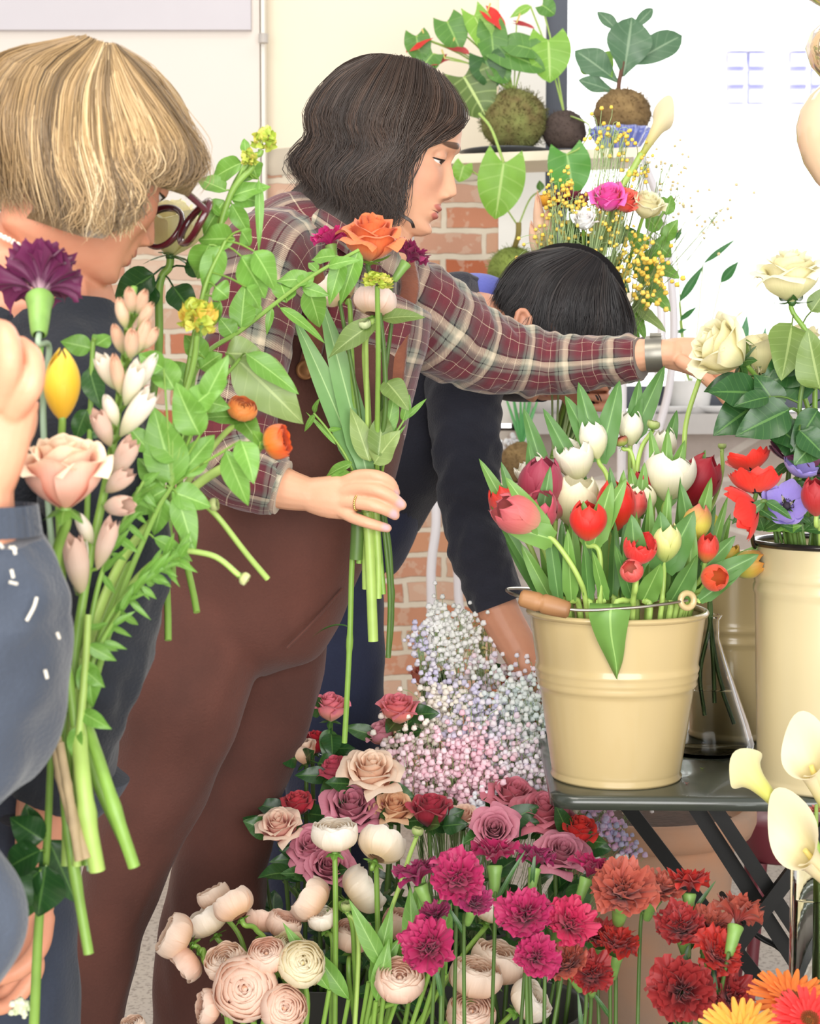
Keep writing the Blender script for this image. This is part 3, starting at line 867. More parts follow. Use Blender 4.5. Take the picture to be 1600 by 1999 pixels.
for off, dy in ((0, 0.0), (24, .22)):
    part('upright', MB().tube(cr(np.vstack([PP([(1243 + off * .4, 306, 4.19 + dy), (1262 + off, 400, 4.18 + dy), (1284 + off, 533, 4.17 + dy), (1291 + off, 648, 4.17 + dy), (1281 + off, 760, 4.18 + dy), (1258 + off, 850, 4.19 + dy), (1236 + off, 960, 4.2 + dy)]), [(.56 + off * .001, 4.2 + dy, 0)]]), 40), .0105, 10), M_tube, rack)
for pts, dy in (([(800, 306, 4.31), (796, 450, 4.3), (800, 620, 4.29), (838, 880, 4.28), (851, 1010, 4.27), (842, 1100, 4.27), (842, 1200, 4.27)], 0), ([(806, 306, 4.5), (804, 560, 4.5), (880, 960, 4.5), (892, 1100, 4.49), (896, 1180, 4.48), (912, 1230, 4.47), (935, 1290, 4.46)], 0)):
    q = PP(pts); part('upright', MB().tube(cr(np.vstack([q, [(q[-1][0] + .01, q[-1][1], 0)]]), 40), .0115, 10), M_tube, rack)
q = P(1214, 760, 4.3); part('upright', MB().tube([(q[0], 4.3, 0), (q[0], 4.3, P(1214, 575, 4.3)[2])], .011, 10), M_tube, rack)

M_moss = m_plain('green_moss', '#8b9455', .95, .4, 22, .8, 60, c2='#6d5a38')
M_moss2 = m_plain('bright_moss', '#93a550', .95, .3, 26, .8, 60, c2='#6d7c3a')
M_coir = m_plain('dark_coir', '#584a45', .95, .35, 24, .8, 70)
M_coir2 = m_plain('brown_coir', '#9a8055', .95, .35, 24, .8, 70, c2='#6d5638')
def moss_ball(t, c, r, mat, fuzz, sq=.95, seed=1):
    a = np.linspace(0, math.pi, 40); b = np.linspace(0, 2 * math.pi, 60, endpoint=False); A, B = np.meshgrid(a, b, indexing='ij')
    D = np.stack([np.sin(A) * np.cos(B), np.sin(A) * np.sin(B), np.cos(A) * sq], -1)
    g = np.random.default_rng(seed)
    R = r * (1 + .035 * wob(A * 1.6, np.cos(B) * 1.2 + np.sin(B), seed) + g.uniform(-.012, .012, A.shape))
    mb = MB().grid(D * R[..., None] + c, wv=True)
    for i in range(fuzz):
        d = nrm(g.normal(size=3)); d[1] = -abs(d[1]) if i % 3 else d[1]; p = d * r * .97 * (1, 1, sq); q = p + d * r * .09 + g.normal(size=3) * r * .06
        mb.tube([c + p, c + (p + q) / 2 + g.normal(size=3) * r * .02, c + q], r * .009, 3, caps=False)
    part('moss_ball', mb, mat, t)
def ball_on(px, Y, r_px, zs, sq=.95):
    r = M_(r_px, Y); return np.array([(px - 800) / FPX * Y, Y, zs + r * sq]), r
def saucer(px, Y, r_px, zs, label):
    c = np.array([(px - 800) / FPX * Y, Y, zs]); r = M_(r_px, Y)
    solo('saucer', MB().lathe([(0, .003), (r * .8, .003), (r, .012), (r * 1.03, .014), (r * .98, .016), (r * .78, .007), (0, .007)], c, 32), m_plain('dark_slate', '#4b4f58', .4, .2, 14, coat=.3), label, 'saucer', c)
saucer(985, 4.38, 88, SH1, 'dark slate saucer on the top shelf under the big mossy ball')
saucer(1098, 4.38, 46, SH1, 'dark slate saucer on the top shelf under the dark fibre ball')
lf_anth = m_leaf('#5f9440', '#8fbb62', nv=5); lf_br = m_leaf('#96cf52', '#c3e788', nv=5, tl=.35, vw=.13); lf_vein = m_leaf('#66813f', '#c3d98c', nv=5, vw=.16)
lf_fig = m_leaf('#5f8563', '#90ad8c', nv=6, rough=.35); lf_palm = m_leaf('#63b76a', '#8fd08e', nv=1, vw=0)
# anthurium
c, r = ball_on(1000, 4.37, 63, SH1 + .012); an = thing('anthurium_plant', 'red flowering anthurium growing from the largest mossy ball on the top shelf', 'plant', c - (0, 0, r))
moss_ball(an, c, r, M_moss, 1300, seed=2)
top = c + (0, 0, r * .8)
def pleaf(t, mat, px, py, Y, dpx, dpy, Lpx, Wpx, nh=(0, -1, .25), kind='heart', stem_from=None, st=.0022, bend=.2, **kw):
    """leaf whose base sits at pixel (px,py), tip towards (dpx,dpy); a thin stalk leads to it"""
    o = P(px, py, Y); d = np.array([dpx, kw.pop('dy', -.15) * math.hypot(dpx, dpy), -dpy], float)
    if stem_from is not None:
        m = (o + stem_from) / 2 + (0, 0, .02)
        part('stalk', MB().tube(cr([stem_from, m, o], 10), st, 6), M_stemp, t)
    add_leaf(t, mat, o, d, nh, L=M_(Lpx, Y), W=M_(Wpx, Y), kind=kind, bend=bend, **kw)
for px, py, dx, dy, L, W, m in ((905, 150, 0.6, 1, 88, 50, lf_vein), (872, 42, .5, 1, 60, 32, lf_anth), (812, 70, .2, 1, 50, 26, lf_anth), (925, 30, .5, 1, 85, 26, lf_br), (958, 55, .1, 1, 75, 30, lf_anth),
                                (975, 100, 1, .35, 95, 30, lf_anth), (945, 112, .4, 1, 62, 36, m_leaf('#3c6b33', '#6d9955', nv=5)), (1035, 95, -.8, -.2, 65, 25, lf_anth), (845, 105, -.5, .6, 45, 25, lf_anth), (965, 130, .7, .7, 40, 25, lf_anth)):
    pleaf(an, m, px, py, 4.33, dx, dy, L, W, stem_from=top)
red_sp = m_petal('#e8433c', '#e23a38', '#ee6a5c', name='anthurium_red'); dk_sp = m_petal('#a33236', '#b04044', '#c25a58', name='anthurium_dark')
for px, py, dx, dy, L, W, m in ((830, 75, -1, .6, 46, 17, red_sp), (950, 25, 1, .8, 48, 18, red_sp), (880, 92, 1, .25, 38, 12, dk_sp), (868, 115, -.9, .3, 34, 12, dk_sp), (1008, 45, 1, .2, 36, 7, dk_sp)):
    o = P(px, py, 4.33); part('flower_stalk', MB().tube(cr([top, (top + o) / 2 + (0, -.01, .02), o], 10), .0016, 6), M_stemp, an)
    G, U = leaf_pts(o, (dx, -.2, -dy), (0, -.7, .7), L=M_(L, 4.33), W=M_(W, 4.33), kind='heart', bend=.15)
    f = part('spathe', MB().grid(G, U), m, an)
    part('spadix', MB().tube([o, o + np.array([dx * .3, -.1, .8]) * M_(22, 4.33)], .0022, 6), m_plain('spadix_yellow', '#e2cf7a', .6), f)
# veined trailing leaf on the long pale stalk
pleaf(an, lf_br, 983, 318, 4.12, -.15, 1, 108, 46, stem_from=P(935, 222, 4.2), st=.0035, dy=-.05)
# heart-leaved plant in the dark ball
c, r = ball_on(1097, 4.37, 42, SH1 + .012); hp = thing('heartleaf_plant', 'bright heart leaved plant in the small dark fibre ball on the top shelf', 'plant', c - (0, 0, r))
moss_ball(hp, c, r, M_coir, 500, seed=3); top = c + (0, 0, r * .8)
pleaf(hp, lf_br, 1070, 78, 4.34, .05, 1, 80, 42, stem_from=top); pleaf(hp, lf_anth, 1058, 10, 4.34, .6, .4, 30, 20, stem_from=top); pleaf(hp, lf_br, 1035, 12, 4.34, -1, .5, 45, 9, stem_from=top, kind='ovate')
pleaf(hp, m_leaf('#62a846', '#9ccb78', nv=5), 1106, 300, 4.14, .18, 1, 84, 42, stem_from=None, dy=-.05)
part('stalk', MB().tube(cr([top, P(1150, 245, 4.22), P(1135, 285, 4.14), P(1106, 302, 4.14)], 14), .002, 6), M_stemp, hp)
# fiddle-leaf fig
c, r = ball_on(1209, 4.33, 55, SH1 + .04, .85); fg = thing('fiddle_leaf_fig', 'young fiddle leaf fig in a brown fibre ball set in the blue bowl', 'plant', c - (0, 0, r * .85))
moss_ball(fg, c, r, M_coir2, 700, .85, seed=4); top = P(1216, 120, 4.33)
part('trunk', MB().tube(cr([c + (0, 0, r * .7), P(1207, 170, 4.33), top], 10), .0055, 8), m_plain('fig_bark', '#6d4b3c', .8), fg)
for px, py, dx, dy, L, W, y in ((1205, 160, -1, -.85, 105, 30, .1), (1216, 150, .15, -1, 115, 44, -.1), (1222, 130, 1, -.62, 135, 30, .15), (1214, 70, -.8, -1, 75, 14, .3), (1232, 60, .9, -1, 72, 12, .3), (1200, 180, -1, -.35, 75, 17, -.2), (1195, 150, -.9, -.9, 80, 36, .6)):
    pleaf(fg, lf_fig if dy != -.9 else lf_br, px, py, 4.33, dx, dy, L, W, nh=(.1, -1, .3), kind='obovate', dy=y, bend=.12, wave=.12)
c2 = np.array([(1205 - 800) / FPX * 4.33, 4.33, SH1])
bl = thing('glass_bowl', 'blue fluted glass bowl on the top shelf under the fig', 'bowl', c2)
th = np.linspace(0, 2 * math.pi, 96, endpoint=False); pr = np.array([(0, .002), (.035, .002), (.05, .02), (.066, .045), (.075, .062), (.070, .060), (.060, .043), (.045, .02), (0, .008)])
G = np.stack([(pr[:, 0][:, None] * (1 + .07 * np.sin(th * 14) * (pr[:, 0] > .04)[:, None])) * np.cos(th), (pr[:, 0][:, None] * (1 + .07 * np.sin(th * 14) * (pr[:, 0] > .04)[:, None])) * np.sin(th), pr[:, 1][:, None] + 0 * th], -1)
bm = NT('cobalt_glass'); bm.set(Roughness=.08); bm.b.inputs['Base Color'].default_value = lin('#8494ee'); bm.b.inputs['Transmission Weight'].default_value = .5
part('body', MB().grid(G + c2, wv=True), bm.m, bl)
# lower kokedama with one big leaf, on the middle shelf
c, r = ball_on(1000, 4.34, 48, P(0, 572, 4.27)[2]); kp = thing('kokedama_plant', 'green moss ball with one large light green leaf on the middle shelf', 'plant', c - (0, 0, r))
moss_ball(kp, c, r, M_moss2, 900, seed=5); top = c + (0, 0, r * .8)
part('trunk', MB().tube(cr([top, P(1011, 460, 4.3), P(1012, 435, 4.3)], 8), .007, 8), m_plain('knobby_stem', '#9a8a4c', .8), kp)
pleaf(kp, lf_br, 905, 322, 4.3, -.3, 1, 34, 20, stem_from=P(1010, 440, 4.3)); pleaf(kp, lf_anth, 1055, 372, 4.35, -.1, -.8, 20, 8, stem_from=P(1012, 440, 4.3), kind='ovate')
# plants on the low shelf and on the sill
c, r = ball_on(1018, 4.32, 42, SH3); lp = thing('kokedama_plant', 'brown moss ball with grassy shoots on the low shelf beside the dark sleeve', 'plant', c - (0, 0, r))
moss_ball(lp, c, r, M_coir2, 700, seed=6)
for i in range(12):
    add_leaf(lp, lf_palm, c + (0, 0, r * .8), (RF.uniform(-.35, .35), RF.uniform(-.4, .2), 1), (0, -1, 0), L=M_(RF.uniform(70, 130), 4.3), W=.004, kind='blade', nu=3, bend=RF.uniform(0, .4))
pw = thing('white_flower_plant', 'tiny white flowered plant on the low shelf behind the dark sleeve', 'plant', np.array([P(1008, 945, 4.4)[0], 4.42, SH3]))
m = MB()
for i in range(60):
    p = P(1008 + RF.normal() * 14, 868 + RF.normal() * 7, 4.42 + RF.normal() * .02); m.ball(p, .007, 5, 7)
part('blossoms', m, m_plain('tiny_white', '#f4f6fb', .7), pw)
part('stem', MB().tube([(P(1008, 945, 4.4)[0], 4.42, SH3), P(1008, 870, 4.42)], .003, 6), M_stem, pw)
def palm(name, label, px, zbase, Y, n, sp, h, seed):
    g = np.random.default_rng(seed); b = np.array([(px - 800) / FPX * Y, Y, zbase]); t = thing(name, label, 'plant', b, 'greenery at the window')
    m0 = MB().lathe([(0, 0), (.045, 0), (.06, .08), (.055, .08), (0, .07)], b, 24); part('pot', m0, m_plain('white_pot', '#eceae8', .5), t)
    for i in range(n):
        d = nrm((g.uniform(-1, 1) * sp, g.uniform(-.7, .3) * sp, 1)); o = b + (0, 0, .07)
        L = h * g.uniform(.7, 1.1)
        pth = cr([o, o + d * L * .5 + (0, 0, .02), o + d * L + (d[0] * .1, 0, -.3 * L * abs(d[0]))], 12)
        m = MB().tube(pth, .0018, 4)
        for k in range(3, 12):
            for s in (-1, 1):
                dd = nrm((s * .9 + d[0] * .4, g.uniform(-.4, .1), -.1 + .5 * d[2])); G, U = leaf_pts(pth[k], dd, (0, -.6, .8), L=h * .38, W=h * .05, kind='lance', nu=3, nv=6); m.grid(G, U)
        part('frond', m, lf_palm, t)
palm('potted_palm', 'small bright green palm on the sill left of the straight white tube', 1165, 1.15, 4.93, 11, .8, .17, 5)
palm('potted_palm', 'feathery bright green palm on the sill nearest the white wall', 1070, 1.15, 4.93, 7, .7, .15, 6)
def strap_plant(label, px, Y, zb, blades, mat, seed):
    b = np.array([(px - 800) / FPX * Y, Y, zb]); t = thing('leafy_plant', label, 'plant', b, 'greenery at the window')
    part('pot', MB().lathe([(0, 0), (.05, 0), (.065, .09), (.06, .09), (0, .08)], b, 24), m_plain('white_pot', '#eceae8', .5), t)
    for (x0, y0, x1, y1, W) in blades:
        o, e = P(x0, y0, Y), P(x1, y1, Y); m = MB().tube(cr([b + (0, 0, .08), (b + o) / 2, o], 8), .002, 5); part('stalk', m, M_stemp, t)
        add_leaf(t, mat, o, e - o + (0, -.03, 0), (0, -1, .2), L=float(np.linalg.norm(e - o)), W=M_(W, Y), kind='lance', bend=.1)
lf_strap = m_leaf('#58a35c', '#86c583', nv=1, vw=0, tl=.4); lf_out = m_leaf('#86d49a', '#b0e8bc', nv=1, vw=0, tl=.4)
strap_plant('strap leaved green plant on the sill reaching up in front of the window', 1345, 4.93, 1.15, [(1325, 590, 1372, 515, 9), (1372, 515, 1436, 464, 6), (1318, 470, 1330, 440, 5), (1406, 552, 1440, 508, 10), (1326, 626, 1360, 596, 6), (1318, 650, 1345, 640, 4)], lf_strap, 1)
strap_plant('low pale green plant on the sill behind the cream roses', 1475, 4.93, 1.15, [(1448, 680, 1455, 612, 9), (1480, 720, 1492, 634, 9), (1510, 700, 1530, 640, 10), (1440, 690, 1420, 650, 8), (1520, 740, 1500, 690, 12), (1400, 690, 1372, 640, 8)], lf_out, 2)
for px, lb in ((1300, 'white saucer on the sill beside the bent white tubes'), (1410, 'white saucer on the sill behind the reaching hand')):
    c = np.array([(px - 800) / FPX * 4.92, 4.92, 1.15]); solo('saucer', MB().lathe([(0, 0), (.05, 0), (.085, .018), (.083, .021), (.05, .006), (0, .006)], c, 36), m_plain('white_ceramic', '#f6f6f6', .3, coat=.3), lb, 'saucer', c)

# hanging glossy ornament at the top right
M_beige = NT('beige_gloss'); M_beige.set(Roughness=.1); M_beige.b.inputs['Base Color'].default_value = lin('#e2c2a0'); M_beige.b.inputs['Coat Weight'].default_value = .6
oc0 = P(1625, 265, 2.5); bo = thing('hanging_ornament', 'glossy beige glass ornament hanging at the top right before the window', 'ornament', oc0)
rr = M_(70, 2.5)
part('body', MB().lathe([(0, -1.62 * rr), (.12 * rr, -1.6 * rr), (.45 * rr, -1.25 * rr), (.78 * rr, -.75 * rr), (.97 * rr, -.15 * rr), (1.0 * rr, .25 * rr), (.9 * rr, .7 * rr), (.66 * rr, 1.1 * rr), (.4 * rr, 1.35 * rr), (.2 * rr, 1.45 * rr), (0, 1.47 * rr)][::-1], oc0, 56), M_beige.m, bo)
amber = NT('amber_glass'); amber.set(Roughness=.05); amber.b.inputs['Base Color'].default_value = lin('#f0d3ae'); amber.b.inputs['Transmission Weight'].default_value = .8; amber.b.inputs['IOR'].default_value = 1.2
r2 = M_(58, 2.5); part('clear_bulb', MB().lathe([(0, 0), (.35 * r2, .05 * r2), (.75 * r2, .5 * r2), (.95 * r2, 1.1 * r2), (.8 * r2, 1.6 * r2), (.4 * r2, 1.95 * r2), (.25 * r2, 2.3 * r2), (.55 * r2, 2.5 * r2), (1.4 * r2, 3.0 * r2), (1.5 * r2, 3.08 * r2), (.5 * r2, 2.62 * r2), (.2 * r2, 2.5 * r2)], oc0 + (0, 0, 1.47 * rr), 40), amber.m, bo)
part('cord', MB().tube([oc0 + (0, 0, 1.47 * rr), (oc0[0], 2.5, 3.05)], .002, 6), m_plain('cord_grey', '#a89a8c', .7), bo)
part('ceiling_hook', MB().tube([(oc0[0], 2.5, 3.05), (oc0[0], 2.5, 3.1)], .012, 10), M_white, bo)
# ------------------------------------------------------------------ cut flowers
UP = (0, -.25, 1)
# ---- tulips in the small pail
red = m_petal('#f0552f', '#e02a22', '#e83a2e'); redpk = m_petal('#e9a58a', '#dd5a55', '#e0706a'); dusty = m_petal('#e4b49a', '#cf6470', '#b94f62')
dustyp = m_petal('#ecc0a0', '#da7f78', '#c65e68'); mauve = m_petal('#d8968c', '#b84e62', '#a8455c'); crimson = m_petal('#b02030', '#a81c30', '#b42a3a')
cream = m_petal('#dfe0a8', '#f5f0d8', '#fbf7ea'); creamy = m_petal('#e3e2a0', '#f3ecc4', '#f8f3d8'); limey = m_petal('#a9c060', '#d6d988', '#eeeaa8')
yel = m_petal('#c5c94e', '#e6dc5c', '#e8d870'); yelred = m_petal('#d9d25c', '#e8df6a', '#d66a6a'); olive = m_petal('#8f9a3f', '#b5a744', '#c79a48'); orng = m_petal('#ef9a5e', '#ea6a48', '#e2573c')
bz = TZ + .02
def tulip(lb, px, py, R, mat, ax=(0, -.2, 1), Y=2.34, kind='tulip', var=0, bx=0, by=0, mid=(), leaves=(), sm=None, squash=1.0):
    b = np.array([bc[0] + bx, bc[1] + by, bz])
    return flower('tulip', lb, 'tulip', (px, py, Y), R * 1.16, ax, kind, mat, b, 'tulips in the cream pail', var, sm or M_stemp, .0031, mid, leaves, squash=squash)
TL = lambda t, L, W, d, **k: (t * .5 + .45, L * .58, W * .85, d, dict(dict(kind='blade', mat=M_lf_tulip, bend=.12, fold=.35, wave=.1, nh=(0, -1, .2)), **k))
TLd = lambda t, L, W, d, **k: TL(t, L, W, d, mat=M_lf_tulipd, **k)
tulip('dusty pink tulip leaning far left over the wooden grip on a long bare stem', 1012, 1005, 37, dustyp, (-.95, -.45, .45), 2.25, 'tulip', 0, -.01, -.05, [(1130, 1130, 2.25), (1085, 1060, 2.25), (1052, 1035, 2.25)], [TL(.25, .16, .016, (-.7, -.3, 1)), TL(.15, .12, .02, (-.9, -.5, .35), bend=.5)])
tulip('red tipped tulip at the far left of the pail behind the dusty pink one', 990, 990, 30, m_petal('#d97a70', '#d46a68', '#e83a2e'), (-.5, 0, 1), 2.33, 'tulip', 1, -.05, 0, [(1040, 1080, 2.33)], [TL(.5, .20, .013, (-.55, -.1, 1)), TLd(.45, .18, .014, (-.3, -.2, 1))])
tulip('mauve pink tulip topmost of the pink cluster at the left of the pail', 1054, 948, 40, mauve, (.1, -.15, 1), 2.37, 'tulip', 2, -.05, .02, [(1065, 1060, 2.36)], [TLd(.5, .2, .014, (-.1, .1, 1))])
tulip('salmon pink tulip right of the leaning dusty one', 1050, 1000, 33, dusty, (.15, -.55, .8), 2.28, 'tulip', 3, -.03, -.03, [(1065, 1080, 2.29)], [TLd(.4, .17, .014, (.15, -.2, 1))])
tulip('pink tulip bud peeping between the salmon and the bright red tulip', 1088, 990, 16, dusty, (.1, -.1, 1), 2.37, 'tulip', 0, -.01, .02)
tulip('bright red tulip in the middle left of the pail facing the viewer', 1148, 1008, 33, red, (0, -.3, 1), 2.255, 'tulip', 1, -.01, -.04, [(1170, 1080, 2.26)], [TL(.5, .17, .017, (.45, -.25, .9)), TL(.4, .15, .018, (.25, -.3, 1)), TL(.6, .1, .012, (-.1, -.2, 1))], squash=.8)
tulip('bright red tulip behind and above the middle one', 1202, 985, 34, red, (-.05, -.2, 1), 2.33, 'tulip', 2, .0, .0, [(1205, 1080, 2.33)], [TL(.6, .15, .012, (.1, -.1, 1)), TLd(.55, .16, .012, (-.1, -.1, 1))])
tulip('pale pink tulip touching the right of the upper red one', 1240, 985, 20, redpk, (.1, 0, 1), 2.35, 'tulip', 3, .01, .02)
tulip('coral red tulip low at the right of the pail above its small pink neighbour', 1248, 1072, 29, m_petal('#ee8a78', '#e8504e', '#e2423e'), (.1, -.55, .8), 2.24, 'tulipdouble', 0, .01, -.05, [(1240, 1130, 2.25)], [TLd(.3, .13, .02, (-.1, -.3, 1))], squash=.9)
tulip('small pale pink tulip bud lowest in the middle of the pail', 1231, 1112, 21, redpk, (-.35, -.7, .5), 2.225, 'tulip', 1, .0, -.06, [(1240, 1150, 2.24)], squash=.75)
tulip('lime green tulip bud at the right of the coral one', 1300, 1058, 27, limey, (.05, -.25, 1), 2.26, 'tulip', 2, .03, -.03, [(1295, 1130, 2.27)], [TLd(.35, .15, .024, (.35, -.3, .8)), TLd(.3, .14, .024, (-.1, -.35, 1))])
tulip('yellow tulip with a pink blush near the right rim', 1358, 1020, 27, yelred, (.1, -.15, 1), 2.3, 'tulip', 3, .04, 0, [(1345, 1110, 2.3)], [TL(.5, .17, .014, (.25, -.1, 1)), TLd(.5, .16, .015, (-.2, -.3, 1))])
tulip('plain yellow tulip right of the blushed one', 1388, 1028, 20, yel, (.2, 0, 1), 2.36, 'tulip', 1, .05, .02)
tulip('red and green striped tulip bud at the right above the orange one', 1380, 1070, 20, m_petal('#c9a050', '#e05348', '#d84840'), (.1, -.25, 1), 2.27, 'tulip', 0, .04, -.02, [(1368, 1130, 2.28)], [TLd(.5, .1, .014, (.5, -.3, .6))])
tulip('orange tulip lowest at the right edge of the pail showing its tip', 1394, 1128, 24, orng, (.2, -.97, .15), 2.24, 'tulip', 2, .03, -.03, [(1370, 1150, 2.28)], [TLd(.45, .13, .018, (.8, -.2, .45))])
tulip('olive yellow tulip bud above the orange one', 1422, 1085, 18, olive, (.35, -.1, 1), 2.32, 'tulip', 3, .05, 0)
tulip('olive and orange tulip bud nearest the tall bucket', 1460, 1102, 25, m_petal('#93a94a', '#b9a54a', '#c98444'), (.75, -.2, .25), 2.30, 'tulip', 0, .05, 0, [(1400, 1140, 2.31), (1432, 1118, 2.3)], [TL(.7, .1, .013, (.8, -.1, .6))])
tulip('white tulip standing tallest at the back left of the pail', 1158, 858, 25, cream, (-.25, 0, 1), 2.42, 'tulip', 1, -.02, .05, [(1190, 960, 2.41)], [TLd(.75, .17, .018, (-.5, 0, 1)), TLd(.7, .19, .019, (-.25, -.05, 1)), TLd(.6, .2, .02, (.25, 0, 1))])
tulip('closed white tulip in front of the straight white tube', 1230, 835, 23, cream, (0, 0, 1), 2.46, 'tulip', 2, .0, .06, (), [TLd(.8, .15, .014, (.15, 0, 1)), TLd(.75, .2, .018, (.45, 0, 1))])
tulip('double white tulip below the tallest white one', 1122, 900, 34, cream, (-.25, -.2, 1), 2.41, 'tulipdouble', 1, -.03, .04, (), [TLd(.6, .2, .016, (-.5, 0, 1))])
tulip('ragged white tulip behind the mauve one at the upper left', 1042, 925, 28, cream, (-.55, 0, .8), 2.43, 'tulipdouble', 2, -.05, .05, (), [TLd(.65, .2, .015, (-.3, 0, 1))])
tulip('open cream tulip with pointed petals behind the bright red one', 1122, 965, 42, creamy, (.1, -.15, 1), 2.38, 'tulipopen', 3, -.02, .03, (), [TL(.75, .11, .012, (.15, -.3, 1))], squash=.82)
tulip('large open white tulip at the upper right of the pail', 1310, 910, 45, cream, (.15, -.05, 1), 2.40, 'tulipopen', 0, .03, .04, (), [TL(.6, .19, .014, (.05, -.1, 1)), TL(.65, .17, .016, (.3, -.1, 1)), TL(.55, .2, .014, (-.15, -.1, 1))], squash=.7)
tulip('small white tulip half hidden above the large open white one', 1296, 868, 22, cream, (0, 0, 1), 2.47, 'tulip', 3, .02, .06, (), [TLd(.8, .12, .012, (.25, 0, 1))])
tulip('low cream tulip behind the pale pink one in the middle', 1248, 962, 30, creamy, (0, -.2, 1), 2.38, 'tulip', 1, .01, .03, (), [TL(.7, .13, .012, (.1, -.1, 1)), TL(.7, .12, .012, (-.15, 0, 1))], squash=.7)
tulip('dark crimson tulip at the upper right edge of the pail', 1365, 938, 37, crimson, (.55, -.1, 1), 2.43, 'tulip', 2, .04, .05, [(1330, 1010, 2.42)], [TL(.75, .15, .016, (.35, -.2, 1)), TL(.7, .13, .014, (.6, -.2, 1))])
tulip('dark crimson tulip bud between the two white ones', 1258, 938, 16, crimson, (-.5, -.1, 1), 2.40, 'tulip', 3, .02, .05)
# leaves that stand alone between the tulips fill the mouth of the pail
tulip_leaf_spots = [(1090, 1175, 1065, 1000, 2.26, 15), (1115, 1180, 1105, 1030, 2.25, 16), (1148, 1182, 1140, 1050, 2.25, 15), (1180, 1182, 1155, 1070, 2.24, 13), (1235, 1182, 1195, 1060, 2.24, 14), (1255, 1182, 1290, 1095, 2.24, 24), (1310, 1180, 1362, 1080, 2.245, 24), (1340, 1178, 1352, 1010, 2.27, 16), (1365, 1175, 1452, 1105, 2.27, 15), (1290, 1180, 1302, 950, 2.30, 16), (1320, 1180, 1330, 930, 2.31, 14), (1265, 1180, 1268, 960, 2.32, 14), (1215, 1180, 1222, 990, 2.33, 15), (1075, 1172, 1015, 1060, 2.29, 16), (1065, 1165, 960, 985, 2.32, 14), (1380, 1172, 1420, 1000, 2.37, 14), (1060, 1160, 985, 1050, 2.36, 15)] + [(1075 + i * 24, 1165, 1050 + i * 30 + (i * 37) % 23, 960 + (i * 53) % 70, 2.31 + .012 * (i % 5), 13 + i % 4) for i in range(13)]
for i, (x0, y0, x1, y1, Y, W) in enumerate(tulip_leaf_spots):
    o, e = P(x0, y0, Y), P(x1, y1, Y); b = np.array([bc[0] + (o[0] - bc[0]) * .5, bc[1] + (Y - bc[1]) * .5, bz])
    t = thing('tulip_leaf', 'loose green tulip leaf standing among the tulips in the cream pail', 'leaf', b, 'loose tulip leaves in the pail')
    o = P(x0, min(y0, 1172), max(Y, 2.272)); part('sheath', MB().tube(cr([b] + route(b, e)[:1] + [o], 10), .004, 6), M_stemp, t)
    add_leaf(t, M_lf_tulip if i % 2 else M_lf_tulipd, o, e - o + (0, -.012, 0), (RF.uniform(-.5, .5), -1, .1), L=float(np.linalg.norm(e - o)), W=M_(W, Y), kind='blade', fold=.4, bend=.06, wave=.12)
t = thing('tulip_leaf', 'broad tulip leaf folded down over the front rim of the cream pail', 'leaf', P(1192, 1188, 2.236))
pp = cr(np.array([list(P(1192, 1178, 2.255)) + [40], list(P(1192, 1184, 2.232)) + [41], list(P(1190, 1205, 2.227)) + [40], list(P(1193, 1245, 2.231)) + [30], list(P(1201, 1290, 2.237)) + [16], list(P(1204, 1326, 2.241)) + [1]]), 18)
G = []
for u in np.linspace(-1, 1, 9):
    G.append(np.stack([pp[:, 0] + u * pp[:, 3] * 2.23 / FPX, pp[:, 1] + .006 * u * u - .003 * np.cos(u * 2), pp[:, 2] + 0 * pp[:, 0]], -1))
part('blade', MB().grid(np.array(G)), M_lf_tulip, t)
# ranunculus buds on tall pale stems in the pail
bud_g = m_petal('#8fae58', '#9fb868', '#b7c083')
def bud(lb, px, py, R, Y, ax, base, mid=(), mat=bud_g, grp='round green buds', leaves=(), sr=.0026):
    return flower('ranunculus_bud', lb, 'flower bud', (px, py, Y), R, ax, 'ranunculus', mat, base, grp, 1, M_stemp, sr, mid, leaves, (5, .9, M_lf_mint))
B = lambda x=0, y=0: np.array([bc[0] + x, bc[1] + y, bz])
bud('round green bud with a pink streak on the tallest pale stem in the pail', 1363, 722, 16, 2.42, (-.1, -.1, 1), B(.02, .04), [(1333, 900, 2.42), (1340, 820, 2.42)], leaves=(), sr=.0032)
bud('green bud on a forked pale stem above the white tulips', 1275, 828, 14, 2.43, (.2, -.1, 1), B(.01, .03), [(1242, 950, 2.42), (1250, 880, 2.43)], sr=.003)
bud('green and red bud left of the forked pale stem', 1212, 860, 15, 2.43, (-.3, -.1, 1), B(.0, .03), [(1240, 950, 2.43), (1232, 885, 2.43)], m_petal('#8fae58', '#9fae58', '#b05a50'))
bud('tiny green bud on a thin stem left of the red anemones', 1409, 870, 9, 2.46, (0, 0, 1), B(.05, .05), [(1400, 960, 2.46)])

# ---- tall bucket: anemones, tulips, cream roses
b2 = lambda x=0, y=0: np.array([tbc[0] + x, tbc[1] + y, TZ + .03])
dark = m_plain('anemone_black', '#241c28', .7, .2, 40)
an_red = m_petal('#e86a5a', '#f04c40', '#ee3a30'); an_red2 = m_petal('#c02a20', '#e02c22', '#e83428'); an_pur = m_petal('#8a7cc0', '#9f90d8', '#b3a6e6'); an_dk = m_petal('#7a2f52', '#6b2a4a', '#7c3556')
def anem(lb, px, py, R, mat, ax, Y=2.24, var=0, bx=-.04, by=-.03, mid=()):
    return flower('anemone', lb, 'anemone', (px, py, Y), R, ax, 'anemone', mat, b2(bx, by), 'anemones in the tall bucket', var, M_stemd, .0028, mid, [(.80, .035, .010, (-.6, -.2, -.4), dict(mat=M_lf_rose, kind='lance', serr=.4)), (.80, .04, .010, (.6, -.2, -.3), dict(mat=M_lf_rose, kind='lance', serr=.4))], centre_mat=dark)
